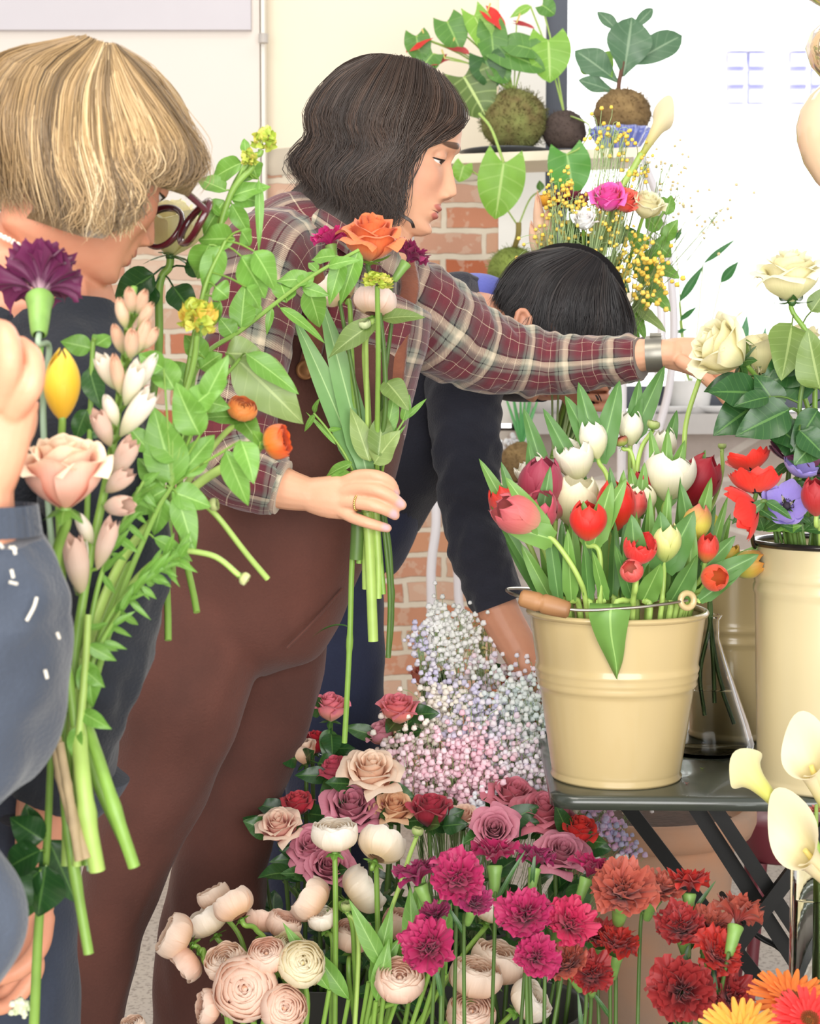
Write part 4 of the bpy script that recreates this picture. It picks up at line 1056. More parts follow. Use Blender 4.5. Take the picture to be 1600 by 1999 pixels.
anem('bright red anemone highest of the red ones in the tall bucket', 1465, 905, 50, an_red, (-.25, .25, 1), 2.28, 0, -.05)
anem('large open red anemone with rounded petals, just under the highest one', 1475, 948, 56, an_red, (.05, .3, 1), 2.22, 1, -.05)
anem('deep red anemone hanging over the black rim of the tall bucket', 1462, 992, 58, an_red2, (-.75, .25, -.35), 2.20, 2, -.055, -.03, [(1500, 1010, 2.22)])
anem('lilac anemone with a black eye beside the red ones', 1535, 985, 48, an_pur, (-.2, -.9, .35), 2.215, 1, -.02)
anem('pale lilac anemone seen from the side above the black eyed one', 1560, 920, 40, an_pur, (.3, -.4, 1), 2.24, 0, -.01)
anem('dark plum anemone below the rose leaves', 1545, 882, 50, an_dk, (0, -.5, .8), 2.27, 2, -.02)
anem('dark plum anemone half hidden at the right edge of the picture', 1598, 915, 40, an_dk, (.2, -.6, .8), 2.27, 1, .0)
flower('tulip', 'dark red tulip in the tall bucket at the right edge of the picture', 'tulip', (1592, 970, 2.20), 30, (-.1, -.3, 1), 'tulip', m_petal('#c04a44', '#b83a3c', '#a82e36'), b2(-.02, -.05), None, 1, M_stemp, .003, ())
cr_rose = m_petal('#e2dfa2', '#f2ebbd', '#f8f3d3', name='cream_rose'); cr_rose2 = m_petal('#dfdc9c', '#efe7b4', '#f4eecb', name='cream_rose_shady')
RL = lambda t, L, W, d, **k: (t, L * .72, W * .72, d, dict(dict(kind='ovate', mat=M_lf_dark, serr=.12, bend=.2, fold=.2, petiole=.02, nh=(0, -1, .4)), **k))
SEP = (5, .62, M_lf_rose)
def crose(lb, px, py, R, ax, Y, kind='rose', var=0, mid=(), leaves=(), mat=cr_rose, bx=0, by=0):
    return flower('rose', lb, 'rose', (px, py, Y), R * 1.25, ax, kind, mat, b2(bx, by), 'cream roses in the tall bucket', var, M_stem, .0032, mid, leaves, SEP)
crose('cream rose standing tallest at the right above all others', 1543, 540, 56, (-.1, -.15, 1), 2.30, 'rose', 0, [(1590, 850, 2.3), (1585, 680, 2.3)], [RL(.72, .055, .02, (.5, -.2, .8), mat=M_lf_olive), RL(.8, .12, .042, (-.25, -.7, -.75), mat=M_lf_olive), RL(.6, .1, .04, (-.7, -.4, -.5)), RL(.62, .1, .035, (.2, -.6, -.3))], bx=0)
crose('large cream rose nodding left in front of the reaching hand', 1408, 682, 60, (-.85, -.25, .55), 2.30, 'rosehalf', 1, [(1560, 860, 2.28), (1500, 770, 2.28)], [RL(.75, .07, .022, (-1, -.2, -.25)), RL(.6, .1, .042, (-.9, -.4, -.55)), RL(.62, .1, .04, (-.8, -.5, .1)), RL(.55, .09, .035, (.2, -.5, -.8))])
crose('cream rose seen edge on behind the nodding one', 1478, 700, 50, (.05, .3, 1), 2.36, 'rosehalf', 2, [(1560, 860, 2.36)], [RL(.8, .06, .024, (-.2, -.3, .9), mat=M_lf_olive), RL(.7, .07, .03, (.4, -.2, .5))], cr_rose2)
crose('cream rose half hidden behind the big upright rose leaf', 1545, 685, 55, (-.25, .1, 1), 2.37, 'rosehalf', 0, [(1590, 860, 2.36)], [RL(.75, .08, .03, (-.7, -.3, .3)), RL(.65, .09, .035, (.6, -.3, .4))], cr_rose2)
crose('small cream rose below the nodding one', 1462, 742, 30, (-.3, -.2, .9), 2.34, 'rosebud', 1, [(1540, 860, 2.33)], [RL(.6, .08, .03, (-.6, -.5, .2)), RL(.5, .09, .035, (.3, -.6, -.3))], cr_rose2)
# broad rose leaves on a leafy stem
t = thing('leafy_branch', 'dark leafy rose stem without a bloom filling the top of the tall bucket', 'branch', b2(.01, -.02))
sp = cr([b2(.01, -.02), P(1585, 950, 2.26), P(1560, 800, 2.25), P(1590, 660, 2.25)], 24); part('stem', MB().tube(sp, .003, 7), M_stemd, t)
for o, d, L, W, m, nh in ((P(1600, 760, 2.22), P(1572, 640, 2.2) - P(1600, 760, 2.22), 120, 42, M_lf_olive, (-.4, -1, .1)), (P(1540, 800, 2.24), (-1, -.3, -.42), 118, 46, M_lf_dark, (0, -1, .3)), (P(1500, 775, 2.24), (-1, -.2, -.15), 72, 24, M_lf_dark, (0, -.8, .6)), (P(1590, 760, 2.26), (-.9, .1, .3), 110, 40, M_lf_dark, (0, -1, .3)),
                          (P(1560, 840, 2.22), (.5, -.3, -.5), 80, 30, M_lf_dark, (0, -1, .3)), (P(1520, 800, 2.26), (-.5, -.1, .75), 85, 34, M_lf_dark, (0, -1, .2)), (P(1600, 850, 2.23), (-.6, -.4, -.6), 80, 34, M_lf_rose, (0, -1, .2)), (P(1560, 760, 2.28), (.2, 0, 1), 90, 34, M_lf_dark, (0, -1, 0)), (P(1570, 860, 2.27), (-.7, -.2, .2), 90, 36, M_lf_dark, (0, -1, .3)), (P(1596, 800, 2.24), (-.5, -.3, -.7), 100, 30, M_lf_dark, (0, -1, .3)),
                          (P(1580, 720, 2.27), (-.8, -.1, -.2), 90, 36, M_lf_dark, (0, -1, .5)), (P(1510, 830, 2.25), (.4, -.3, -.3), 80, 34, M_lf_dark, (0, -1, .5))):
    k = int(np.argmin(np.linalg.norm(sp - o, axis=1))); part('leafstalk', MB().tube(cr([sp[k], (sp[k] + o) / 2 + (0, 0, .004), o], 6), .0014, 5), M_stemd, t)
    add_leaf(t, m, o, d, nh, L=M_(L, 2.24), W=M_(W, 2.24), kind='ovate', serr=.12, fold=.2, bend=.2)
# ferny anemone leaves above the rim
for i in range(9):
    o = b2(RF.uniform(-.07, .02), RF.uniform(-.07, .03)) ; q = P(1490 + i * 13, 1035, 2.25 + .02 * (i % 3)); t = thing('anemone_leaf', 'ferny green anemone leaf along the black rim of the tall bucket', 'leaf', o, 'ferny leaves in the tall bucket')
    part('stalk', MB().tube(cr([o] + route(o, q) + [q], 8), .002, 5), M_stemd, t); mb = MB()
    for k in range(7):
        G, U = leaf_pts(q, (RF.uniform(-1, 1), RF.uniform(-.8, .3), RF.uniform(.1, 1)), (0, -1, .3), L=RF.uniform(.025, .05), W=.008, kind='lance', serr=.4, nu=5, nv=10); mb.grid(G, U)
    part('leaf', mb, M_lf_mint if i % 2 else M_lf_rose, t)

# ---- roses in the floor buckets
pk = m_petal('#f6bc94', '#f49a9c', '#f490a2', name='rose_pink'); coral = m_petal('#f6bc94', '#f49288', '#f08c9a', name='rose_coral'); peach = m_petal('#f7bd94', '#fbd6b8', '#fce6d0', name='rose_peach')
peachp = m_petal('#f4a586', '#f8c8b0', '#fae0cc', name='rose_peach_pink'); redr = m_petal('#a8242c', '#c8303c', '#d8434e', name='rose_red'); dred = m_petal('#8e2030', '#b23a4a', '#c04c5c', name='rose_dark_red')
mauver = m_petal('#a84a60', '#cc7488', '#dc92a4', name='rose_mauve'); duskr = m_petal('#b04c5c', '#d46c76', '#dc8494', name='rose_dusky'); blush = m_petal('#f29c92', '#f8c2b4', '#fae2cc', name='rose_blush')
def frose(lb, px, py, R, mat, ax=(0, -.35, 1), Y=2.6, kind='rose', var=0, fb=None, leaves=None, mid=()):
    fb = FB_rose if fb is None else fb
    b = fb + np.array([RF.uniform(-.05, .05), RF.uniform(-.05, .05), 0])
    if leaves is None:
        leaves = [RL(RF.uniform(.72, .92), RF.uniform(.05, .075), RF.uniform(.018, .026), (RF.uniform(-1, 1), RF.uniform(-.9, .1), RF.uniform(-.3, .5)), mat=(M_lf_dark, M_lf_rose)[k % 2]) for k in range(3)]
    return flower('rose', lb, 'rose', (px, py, Y), R * 1.14, ax, kind, mat, b, 'roses in the floor buckets', var, M_stemd, .003, mid, leaves, SEP)
frose('tall pink rosebud just left of the hanging green stem', 645, 1382, 35, pk, (0, -.2, 1), 2.62, 'rosehalf', 0)
frose('coral pink rose beside the baby breath, highest on the right', 777, 1386, 38, coral, (0, -.3, 1), 2.66, 'rosehalf', 1)
frose('pale pink rose half hidden below the coral one', 745, 1432, 30, m_petal('#f4b48c', '#eca0b0', '#f0b0bc'), (-.4, -.2, .9), 2.68, 'rosehalf', 2)
frose('peach rosebud at the left next to a small red one', 590, 1468, 32, peach, (-.15, -.1, 1), 2.60, 'rosebud', 0)
frose('small red rose behind the peach bud at the left', 618, 1450, 28, redr, (.2, -.1, 1), 2.64, 'rosehalf', 2)
frose('large creamy peach rose in the middle of the floor roses', 724, 1508, 50, peach, (.1, -.5, 1), 2.52, 'rose', 1)
frose('hot pink rose tucked behind the large creamy peach one', 655, 1502, 32, m_petal('#e07a88', '#e8788c', '#e86a80'), (-.3, -.2, 1), 2.58, 'rose', 2)
frose('red rosebud at the left of the mauve rose', 580, 1570, 31, m_petal('#b83040', '#d84a58', '#e06068'), (0, -.2, 1), 2.56, 'rosehalf', 1)
frose('mauve pink rose with a spiral heart under the creamy peach one', 685, 1578, 50, mauver, (.1, -.65, .8), 2.52, 'rose', 0)
frose('apricot rose right of the mauve spiral rose', 768, 1578, 38, m_petal('#ef9a64', '#f4b88c', '#f6cfa8'), (.1, -.5, .9), 2.52, 'rose', 2)
frose('dark red rose opening upward under the pink baby breath', 842, 1585, 42, dred, (.05, -.15, 1), 2.50, 'rosehalf', 0, FB_rose2)
frose('blush pink rose farthest left beside the brown trouser leg', 545, 1615, 40, blush, (-.1, -.55, .9), 2.48, 'rose', 1)
frose('mauve rose below the blush one, partly behind the white ranunculus', 610, 1655, 42, mauver, (-.2, -.6, .7), 2.46, 'rose', 2)
frose('lower mauve rose with a pale edge behind the ranunculus stem', 640, 1695, 44, mauver, (.2, -.7, .6), 2.44, 'rose', 1)
frose('small peach rose between the dark red and the dusky rose', 905, 1595, 28, peachp, (0, -.4, .9), 2.53, 'rose', 0, FB_rose2)
frose('dusky pink rose topmost of the group under the small pail', 1000, 1558, 46, duskr, (.2, -.35, .9), 2.56, 'rose', 2, FB_rose2)
frose('dusky pink rose right of the topmost dusky one', 1058, 1590, 50, duskr, (.1, -.4, .9), 2.50, 'rose', 0, FB_rose2)
frose('dusky rose with a tight spiral facing the viewer', 965, 1622, 42, mauver, (-.05, -.85, .5), 2.44, 'rose', 1, FB_rose2)
frose('scarlet rose farthest right beside the terracotta pot', 1128, 1622, 36, m_petal('#c8242c', '#e23c3c', '#e85048'), (.3, -.3, 1), 2.46, 'rosehalf', 1, FB_rose2)
frose('dusky rose sinking behind the magenta carnations', 1095, 1668, 44, mauver, (.1, -.6, .7), 2.42, 'rose', 2, FB_rose2)
frose('orange pink rose peeping out behind the top of the baby breath', 828, 1318, 28, m_petal('#f0a070', '#ee8a74', '#f2a890'), (0, -.2, 1), 2.86, 'rosehalf', 0, FB_gyp)
frose('orange rose behind the baby breath next to the bare wrist', 1005, 1330, 24, m_petal('#ef9a64', '#ee7a58', '#f09a80'), (0, -.3, 1), 2.86, 'rose', 1, FB_gyp)
# darker foliage low between the roses
for i in range(26):
    fb = (FB_rose, FB_rose2, FB_gyp)[i % 3]; px = RF.uniform(505, 1130); Y = fb[1] + RF.uniform(-.03, .07); q = P(px, RF.uniform(1690, 1800), Y); b = fb + (RF.uniform(-.05, .05), RF.uniform(-.04, .04), 0)
    t = thing('leafy_branch', 'dark leafy rose stem low among the floor roses', 'branch', b, 'leafy stems in the floor buckets')
    pth = cr([b, (b + q) / 2 + (0, 0, .05), q], 14); part('stem', MB().tube(pth, .0026, 6), M_stemd, t)
    for k in range(5):
        add_leaf(t, (M_lf_dark, M_lf_rose, M_lf_dark)[k % 3], pth[int(RF.integers(8, 14))], (RF.uniform(-1, 1), RF.uniform(-.8, .3), RF.uniform(-.5, .7)), (0, -.5, 1), petiole=.015, L=RF.uniform(.04, .06), W=RF.uniform(.013, .021), kind='ovate', serr=.1)

# ---- pale ranunculus
ran = m_petal('#f8cf9e', '#fbdfc6', '#fdeddd', name='ranunculus_peach', tl=.32); ranp = m_petal('#f7c29c', '#f9d4bc', '#fbe5d4', name='ranunculus_pink', tl=.32); ranc = m_petal('#f0dc98', '#f7ecc4', '#faf2d8', name='ranunculus_cream', tl=.32); ranw = m_petal('#f8dfb2', '#fdf0dc', '#fef8ee', name='ranunculus_white', tl=.32)
def ranu(lb, px, py, R, mat, ax, Y=2.2, var=0, mid=(), sep=True, squash=.9):
    b = FB_ran + np.array([RF.uniform(-.05, .05), RF.uniform(-.05, .05), 0])
    return flower('ranunculus', lb, 'ranunculus', (px, py, Y), R * 1.08, ax, 'ranunculus', mat, b, 'pale ranunculus in the floor bucket', var, M_stem, .0032, mid, (), (5, .5, M_lf_mint), squash=squash)
ranu('white ranunculus on the tallest straight stem, left of its twin', 653, 1622, 46, ranw, (0, -.12, 1), 2.22, 0, [(655, 1800, 2.22)])
ranu('white ranunculus turned away showing its green sepals, right of its twin', 748, 1642, 48, ranw, (.35, .55, .75), 2.24, 1, [(735, 1720, 2.24)])
ranu('peach white ranunculus hanging lowest left against the brown trousers', 335, 1825, 46, ran, (-.85, -.1, .45), 2.20, 2, [(440, 1890, 2.2), (395, 1862, 2.2)])
ranu('peach ranunculus drooping under the lowest left one', 358, 1885, 38, ranp, (-.7, -.3, -.5), 2.19, 0, [(430, 1905, 2.2), (400, 1880, 2.19)])
ranu('ranunculus bowed left with its green back to the viewer', 452, 1760, 42, ran, (-.5, .35, .75), 2.20, 1, [(520, 1880, 2.2), (500, 1815, 2.2)])
ranu('pale ranunculus squeezed between the two left ones', 400, 1790, 44, ranw, (-.55, .1, .9), 2.25, 2, [(480, 1890, 2.24)])
ranu('ranunculus topmost of the left clump, half behind the bowed one', 415, 1745, 34, ran, (-.45, .1, .9), 2.28, 0, [(480, 1870, 2.26)])
ranu('pinkish ranunculus behind the bowed one to its right', 515, 1790, 36, ranp, (.1, .3, .9), 2.27, 1, [(540, 1880, 2.25)])
ranu('pink ranunculus lower right of the pinkish one', 555, 1800, 36, ranp, (.35, -.1, .8), 2.25, 2, [(560, 1880, 2.23)])
ranu('large peach ranunculus facing the viewer with a swirled green heart', 476, 1930, 66, ranp, (-.05, -.95, .3), 2.12, 0, [(540, 1990, 2.17)], squash=.8)
ranu('peach ranunculus tipped up behind the large swirled one', 440, 1875, 44, ran, (-.2, -.45, .85), 2.16, 1, [(520, 1960, 2.18)])
ranu('peach ranunculus right above the large swirled one', 520, 1862, 40, ranp, (-.05, -.5, .85), 2.14, 2, [(560, 1940, 2.17)])
ranu('butter yellow ranunculus at the right of the clump', 590, 1880, 48, ranc, (.25, -.75, .55), 2.13, 1, [(600, 1960, 2.16)])
ranu('pale yellow ranunculus behind the butter one', 565, 1845, 36, ranc, (.1, -.3, .9), 2.18, 0, [(590, 1940, 2.18)])
ranu('pink ranunculus at the bottom edge right of the swirled one', 555, 1968, 48, ranp, (.35, -.8, .4), 2.11, 2, [(590, 2010, 2.15)])
ranu('pink ranunculus bud shape low at the left of the swirled one', 400, 1965, 36, ranp, (-.8, -.3, .2), 2.14, 1, [(500, 2010, 2.17)])
ranu('ranunculus lying sideways under the mauve roses', 600, 1752, 46, ran, (-.75, .1, .5), 2.26, 2, [(650, 1830, 2.24)])
ranu('ranunculus stretched sideways behind the tallest stem', 715, 1732, 50, ranw, (.75, .2, .5), 2.27, 0, [(690, 1830, 2.24)])
ranu('white petalled ranunculus hanging behind the tallest stem', 628, 1790, 30, ranw, (-.2, -.2, .9), 2.24, 1, [(650, 1860, 2.23)])
ranu('pink ranunculus right of the tallest stem, behind the bud', 690, 1822, 42, ranp, (.1, -.2, .9), 2.27, 2, [(680, 1900, 2.24)])
ranu('pink ranunculus under the magenta carnations at the left', 790, 1800, 44, ranp, (.3, -.1, .9), 2.28, 0, [(740, 1900, 2.25)])
ranu('pink ranunculus just left of the lowest magenta carnation', 780, 1910, 50, ranp, (.05, -.45, .85), 2.13, 1, [(720, 2000, 2.17)])
ranu('tall pale ranunculus seen between the carnation stems', 930, 1900, 54, ran, (.2, -.1, 1), 2.2, 2, [(860, 2010, 2.2)])
ranu('large blush ranunculus behind the carnation stems', 975, 1870, 56, ran, (.25, -.1, .9), 2.26, 0, [(880, 2000, 2.24)])
ranu('blush ranunculus leaning right behind the magenta carnation stems', 1040, 1950, 46, ranw, (.7, -.2, .6), 2.2, 1, [(930, 2040, 2.2)])
ranu('blush ranunculus low behind the magenta stems', 920, 1975, 50, ranp, (.1, -.5, .8), 2.18, 2, [(860, 2040, 2.2)])
ranu('pale ranunculus just below the magenta carnations', 960, 1770, 36, ranw, (.3, 0, .9), 2.3, 0, [(880, 1900, 2.26)])
ranu('ranunculus at the bottom edge left of the trouser gap', 258, 2000, 26, ran, (-.2, -.3, 1), 2.10, 1, [(420, 2060, 2.16)])
bud('small green bud beside the tallest ranunculus stem', 678, 1768, 14, 2.18, (0, -.2, 1), FB_ran + (.03, 0, 0), [(700, 1850, 2.18)])
bud('green bud on a slanting pale stem right of the white twins', 815, 1622, 13, 2.20, (.2, -.1, 1), FB_ran + (.05, 0, 0), [(740, 1880, 2.2), (790, 1700, 2.2)])
for i in range(14):
    px = RF.uniform(600, 880); q = P(px, RF.uniform(1840, 1960), 2.18 + RF.uniform(-.04, .05)); b = FB_ran + (RF.uniform(-.06, .06), RF.uniform(-.05, .05), 0)
    t = thing('ranunculus_leaf', 'narrow green leaf between the ranunculus stems', 'leaf', b, 'leaves among the ranunculus'); part('stalk', MB().tube(cr([b, (b + q) / 2, q], 8), .003, 6), M_stem, t)
    add_leaf(t, M_lf_mint, q, (RF.uniform(-.7, .7), -.2, 1), (0, -1, .2), L=RF.uniform(.06, .11), W=.012, kind='lance')

# ---- carnations
mag = m_petal('#70163a', '#a21f4c', '#b63264', name='carnation_magenta', pos=(0, .35, 1)); mag2 = m_petal('#66163c', '#8e1e48', '#a03464', name='carnation_deep_magenta', pos=(0, .35, 1)); dkr = m_petal('#4c0c14', '#80181e', '#9e3232', name='carnation_dark_red', pos=(0, .35, 1)); brk = m_petal('#5c1a1a', '#93362f', '#b25c4c', name='carnation_brick', pos=(0, .35, 1)); sca = m_petal('#6a0e12', '#a41c1c', '#bc342c', name='carnation_scarlet', pos=(0, .35, 1))
def carn(lb, px, py, R, mat, ax, Y, fb, grp, var=0, mid=()):
    b = fb + np.array([RF.uniform(-.05, .05), RF.uniform(-.05, .05), 0])
    return flower('carnation', lb, 'carnation', (px, py, Y), R * 1.2, ax, 'carnation', mat, b, grp, var, M_stemd, .0022, mid, [(RF.uniform(.55, .85), RF.uniform(.04, .08), .003, (RF.uniform(-.6, .6), -.2, 1), dict(kind='blade', mat=M_lf_rose, nu=3, bend=.3)) for _ in range(1)], None, calyx=True)
g1, g2 = 'magenta carnations in the floor bucket', 'dark red carnations in the floor bucket'
for i, (lb, x, y, R, m, ax, Y, mid) in enumerate((
    ('purple magenta carnation farthest left, seen from its side', 815, 1712, 46, mag2, (-.35, .1, 1), 2.1, []),
    ('magenta carnation with a full ruffled face left of centre', 893, 1718, 56, mag, (.0, -.75, .7), 2.06, []),
    ('magenta carnation on a pale calyx topmost in the middle', 965, 1672, 48, mag, (0, .25, 1), 2.14, []),
    ('magenta carnation topmost right of the middle', 1045, 1680, 40, mag2, (.15, .25, 1), 2.16, []),
    ('magenta carnation pointing right beside the brick red ones', 1150, 1700, 42, mag, (.35, .2, .9), 2.12, []),
    ('small magenta carnation pressed under the ruffled face', 925, 1765, 38, mag2, (.2, -.5, .8), 2.05, []),
    ('lowest left magenta carnation with a wide skirt of petals', 838, 1850, 58, mag, (-.25, -.75, .55), 2.02, [(860, 1990, 2.03)]),
    ('dark magenta carnation between the face and the skirted one', 850, 1790, 32, mag2, (-.2, -.3, .9), 2.08, []),
    ('magenta carnation with a pale streak in the centre of the bunch', 1025, 1790, 58, mag, (-.1, -.7, .7), 2.05, []),
    ('red magenta carnation right of the streaked one', 1110, 1805, 52, m_petal('#7c1638', '#ae2046', '#c03058', name='carnation_rose'), (.3, -.7, .6), 2.04, []),
    ('magenta carnation hanging below the streaked one', 1045, 1870, 46, mag, (.1, -.75, .5), 2.02, []))):
    carn(lb, x, y, R, m, ax, Y, FB_carn, g1, i % 3, mid)
for i, (lb, x, y, R, m, ax, Y) in enumerate((
    ('big brick red carnation next to the magenta ones', 1215, 1745, 66, brk, (0, -.65, .75), 2.06),
    ('brick red carnation tucked right of the big one', 1285, 1740, 44, brk, (.3, -.3, .9), 2.12),
    ('bright scarlet red carnation in front of the table leg', 1345, 1728, 44, sca, (.05, .2, 1), 2.12),
    ('orange red carnation farthest right on a pale toothed calyx', 1440, 1790, 50, brk, (.3, .45, .85), 2.04),
    ('dark red carnation in the centre of the red bunch', 1330, 1815, 52, dkr, (-.2, -.55, .8), 2.06),
    ('brick red carnation just left of the pale toothed calyx', 1385, 1810, 44, brk, (.1, -.4, .9), 2.08),
    ('dark red carnation right below the centre of the red bunch', 1398, 1865, 52, sca, (.3, -.65, .7), 2.03),
    ('large dark red carnation low at the front of the red bunch', 1330, 1935, 70, dkr, (-.05, -.85, .45), 1.98),
    ('dark red carnation lowest right above the orange gerbera', 1425, 1950, 50, dkr, (.3, -.7, .55), 2.02),
    ('scarlet carnation half hidden under the big brick red one', 1205, 1850, 44, sca, (.1, -.2, .9), 2.10),
    ('brick red carnation under the magenta ones at the left', 1110, 1885, 46, brk, (-.35, -.4, .8), 2.05),
    ('dark red carnation in the lower left of the red bunch', 1155, 1905, 46, dkr, (-.05, -.6, .7), 2.06),
    ('dark red carnation in shadow between the two bunches', 1170, 1835, 42, dkr, (0, -.3, .9), 2.12))):
    carn(lb, x, y, R, m, ax, Y, FB_red, g2, (i + 1) % 3)

# ---- gerberas at the lower right corner
ger_c = m_plain('gerbera_heart', '#8a4a1c', .7, .3, 60)
for lb, x, y, R, m, ax, Y, v in (('light orange gerbera cut by the bottom edge of the picture', 1445, 2020, 92, m_petal('#f08a2a', '#f7a94a', '#f9b55c'), (-.1, -.55, .85), 1.78, 0), ('deep orange gerbera behind the light one', 1545, 1950, 92, m_petal('#d9602a', '#ee7a34', '#f08a44'), (.1, -.35, .95), 1.86, 1), ('red gerbera in the lower right corner', 1580, 1990, 80, m_petal('#c02a2a', '#e03030', '#e84a48'), (.1, -.6, .8), 1.76, 2)):
    flower('gerbera', lb, 'gerbera', (x, y, Y), R, ax, 'gerbera', m, FB_gerb + (RF.uniform(-.03, .03), 0, 0), 'gerberas in the floor bucket', v, M_stem, .003, centre_mat=ger_c)
flower('carnation', 'small pink carnation bud beside the calla lilies at the right edge', 'carnation', (1592, 1584, 2.03), 18, (0, 0, 1), 'carnation', m_petal('#c85a50', '#d87068', '#e09088'), vc + (0, 0, .02), None, 0, M_stemp, .002, (), (), None, calyx=True)

# ---- calla lilies
cal = m_petal('#aeb648', '#dccf9a', '#e8dcbc', pos=(0, .4, 1), name='calla', streak=.05)
def calla_mesh(L, R0, R1, flare, tipl):
    nv, nu = 22, 40; v = np.linspace(0, 1, nv); u = np.linspace(-1, 1, nu); Um, Vm = np.meshgrid(u, v, indexing='ij')
    A = Um * math.pi * 1.12
    ext_ = (1 + np.cos(A)) / 2
    r = R0 + (R1 - R0) * Vm ** 1.5 * (1 - .25 * (1 - ext_)) + flare * np.clip((Vm - .65) / .35, 0, 1) ** 2 * (.5 + .5 * ext_) + .004 * Um
    z = L * Vm * (.62 + .38 * ext_) + tipl * np.clip((Vm - .6) / .4, 0, 1) ** 1.5 * ext_ ** 6 - flare * .5 * np.clip((Vm - .8) / .2, 0, 1) ** 2 * (1 - ext_ ** 6)
    return np.stack([r * np.cos(A), r * np.sin(A), z], -1), np.stack([(Um + 1) / 2, Vm], -1)
def calla(lb, p_base, p_tip, Y0, Y1, R1, front, base, mid=(), grp='calla lilies', mat=cal, flare=.012):
    o, e = P(*p_base, Y0), P(*p_tip, Y1); L = float(np.linalg.norm(e - o)) * .85
    root = thing('calla_lily', lb, 'calla lily', base, grp)
    Fm = frame(e - o, front)
    G, U = calla_mesh(L, .005, M_(R1, Y0), flare, L * .18)
    part('spathe', MB().grid(G @ Fm.T + o, U), mat, root)
    ax = nrm(e - o); part('spadix', MB().tube(cr([o + ax * .02, o + ax * L * .6], 6), np.linspace(.005, .003, 6), 8), m_plain('spadix_yellow', '#e2cf7a', .6), root)
    ctrl = [np.asarray(base, float)] + [P(*q) for q in mid] + [o - ax * .03, o]
    part('stem', MB().tube(cr(ctrl, 26), np.linspace(.0048, .0058, 26), 10), M_stemp, root)
    return root
calla('calla lily turned away showing its green ribbed back, lowest left of the three', (1532, 1590), (1412, 1462), 1.98, 1.97, 31, (.1, -1, .2), vc + (0, 0, .022), [(1600, 1760, 1.98), (1560, 1630, 1.99)], mat=m_petal('#a9b83e', '#d5d478', '#f0e9bc', pos=(0, .5, 1), name='calla_green', streak=.08))
calla('ivory calla lily pointing up before the tall cream bucket', (1614, 1580), (1552, 1412), 1.96, 1.95, 38, (.35, .9, .3), vc + (.004, 0, .022), [(1612, 1760, 1.98)])
calla('ivory calla lily opening toward the viewer above the glass cylinder', (1636, 1742), (1506, 1578), 1.95, 1.93, 42, (.3, .9, .5), vc + (.008, 0, .022), [(1616, 1800, 1.98), (1640, 1770, 1.97)], flare=.013)

# ---- baby's breath
GY = np.random.default_rng(33)
M_gst = m_plain('wiry_stem', '#9db57a', .6, .2, 40)
def lighten(h, k=.42):
    h = h.lstrip('#'); return '#' + ''.join('%02x' % int(round(v + (255 - v) * k)) for v in (int(h[i:i + 2], 16) for i in (0, 2, 4)))
def gypso(lb, pts, n, stops, base, spread, r=(.0034, .0053), tips=9, name='babys_breath', cat='flower spray', group='baby breath sprays', stem_mat=None):
    """pts: pixel x, y, depth of the spray's lobes; n blossoms spread round them"""
    grp_light = name == 'babys_breath'; n = int(n * (1.45 if grp_light else 1.0))
    root = thing(name, lb, cat, base, group)
    mt = m_ramp('gyps_' + '_'.join(c[1:] for _, c in stops), [(p_, lighten(c_)) for p_, c_ in stops] if grp_light else stops, .75)
    sb, fb = MB(), MB(); cs = PP(pts); hub = cs.mean(0) * .55 + np.asarray(base) * .45
    sb.tube(cr([base, (np.asarray(base) + hub) / 2, hub], 8), .002, 5)
    for k in range(n):
        c = cs[GY.integers(len(cs))]
        p = c + GY.normal(size=3) * spread * np.array([1, .7, 1]); rr = GY.uniform(*r)
        ico(fb, p, rr, GY.uniform())
        if k % max(1, n // 26) == 0: sb.tube(cr([hub, (hub + c) / 2 + GY.normal(size=3) * .01, (c * .7 + p * .3), p], 8), .0006, 3, caps=False)
        elif k % 3 == 0: sb.tube([p, p + (c - p) * .35 - (0, 0, .012)], .00045, 3, caps=False)
    part('blossoms', fb, mt, root); part('stems', sb, stem_mat or M_gst, root)
    return root
_t = (1 + 5 ** .5) / 2
ICV = np.array([nrm(v) for v in [(-1, _t, 0), (1, _t, 0), (-1, -_t, 0), (1, -_t, 0), (0, -1, _t), (0, 1, _t), (0, -1, -_t), (0, 1, -_t), (_t, 0, -1), (_t, 0, 1), (-_t, 0, -1), (-_t, 0, 1)]])
ICF = [(0, 11, 5), (0, 5, 1), (0, 1, 7), (0, 7, 10), (0, 10, 11), (1, 5, 9), (5, 11, 4), (11, 10, 2), (10, 7, 6), (7, 1, 8), (3, 9, 4), (3, 4, 2), (3, 2, 6), (3, 6, 8), (3, 8, 9), (4, 9, 5), (2, 4, 11), (6, 2, 10), (8, 6, 7), (9, 8, 1)]
def _sub(V, F):
    V = list(map(tuple, V)); c = {}; out = []
    def m(a, b):
        k = (min(a, b), max(a, b))
        if k not in c: c[k] = len(V); V.append(tuple(nrm(np.array(V[a]) + V[b])))
        return c[k]
    for a, b, d in F:
        x, y, z = m(a, b), m(b, d), m(d, a); out += [(a, x, z), (b, y, x), (d, z, y), (x, y, z)]
    return np.array(V), out
ICV2, ICF2 = _sub(ICV, ICF)
ICW = 1 + .16 * np.sin(np.arange(len(ICV2)) * 2.7)
def ico(mb, p, r, u):
    mb.add(ICV2 * (ICW * r)[:, None] + p, ICF2, np.full((len(ICV2), 2), u))
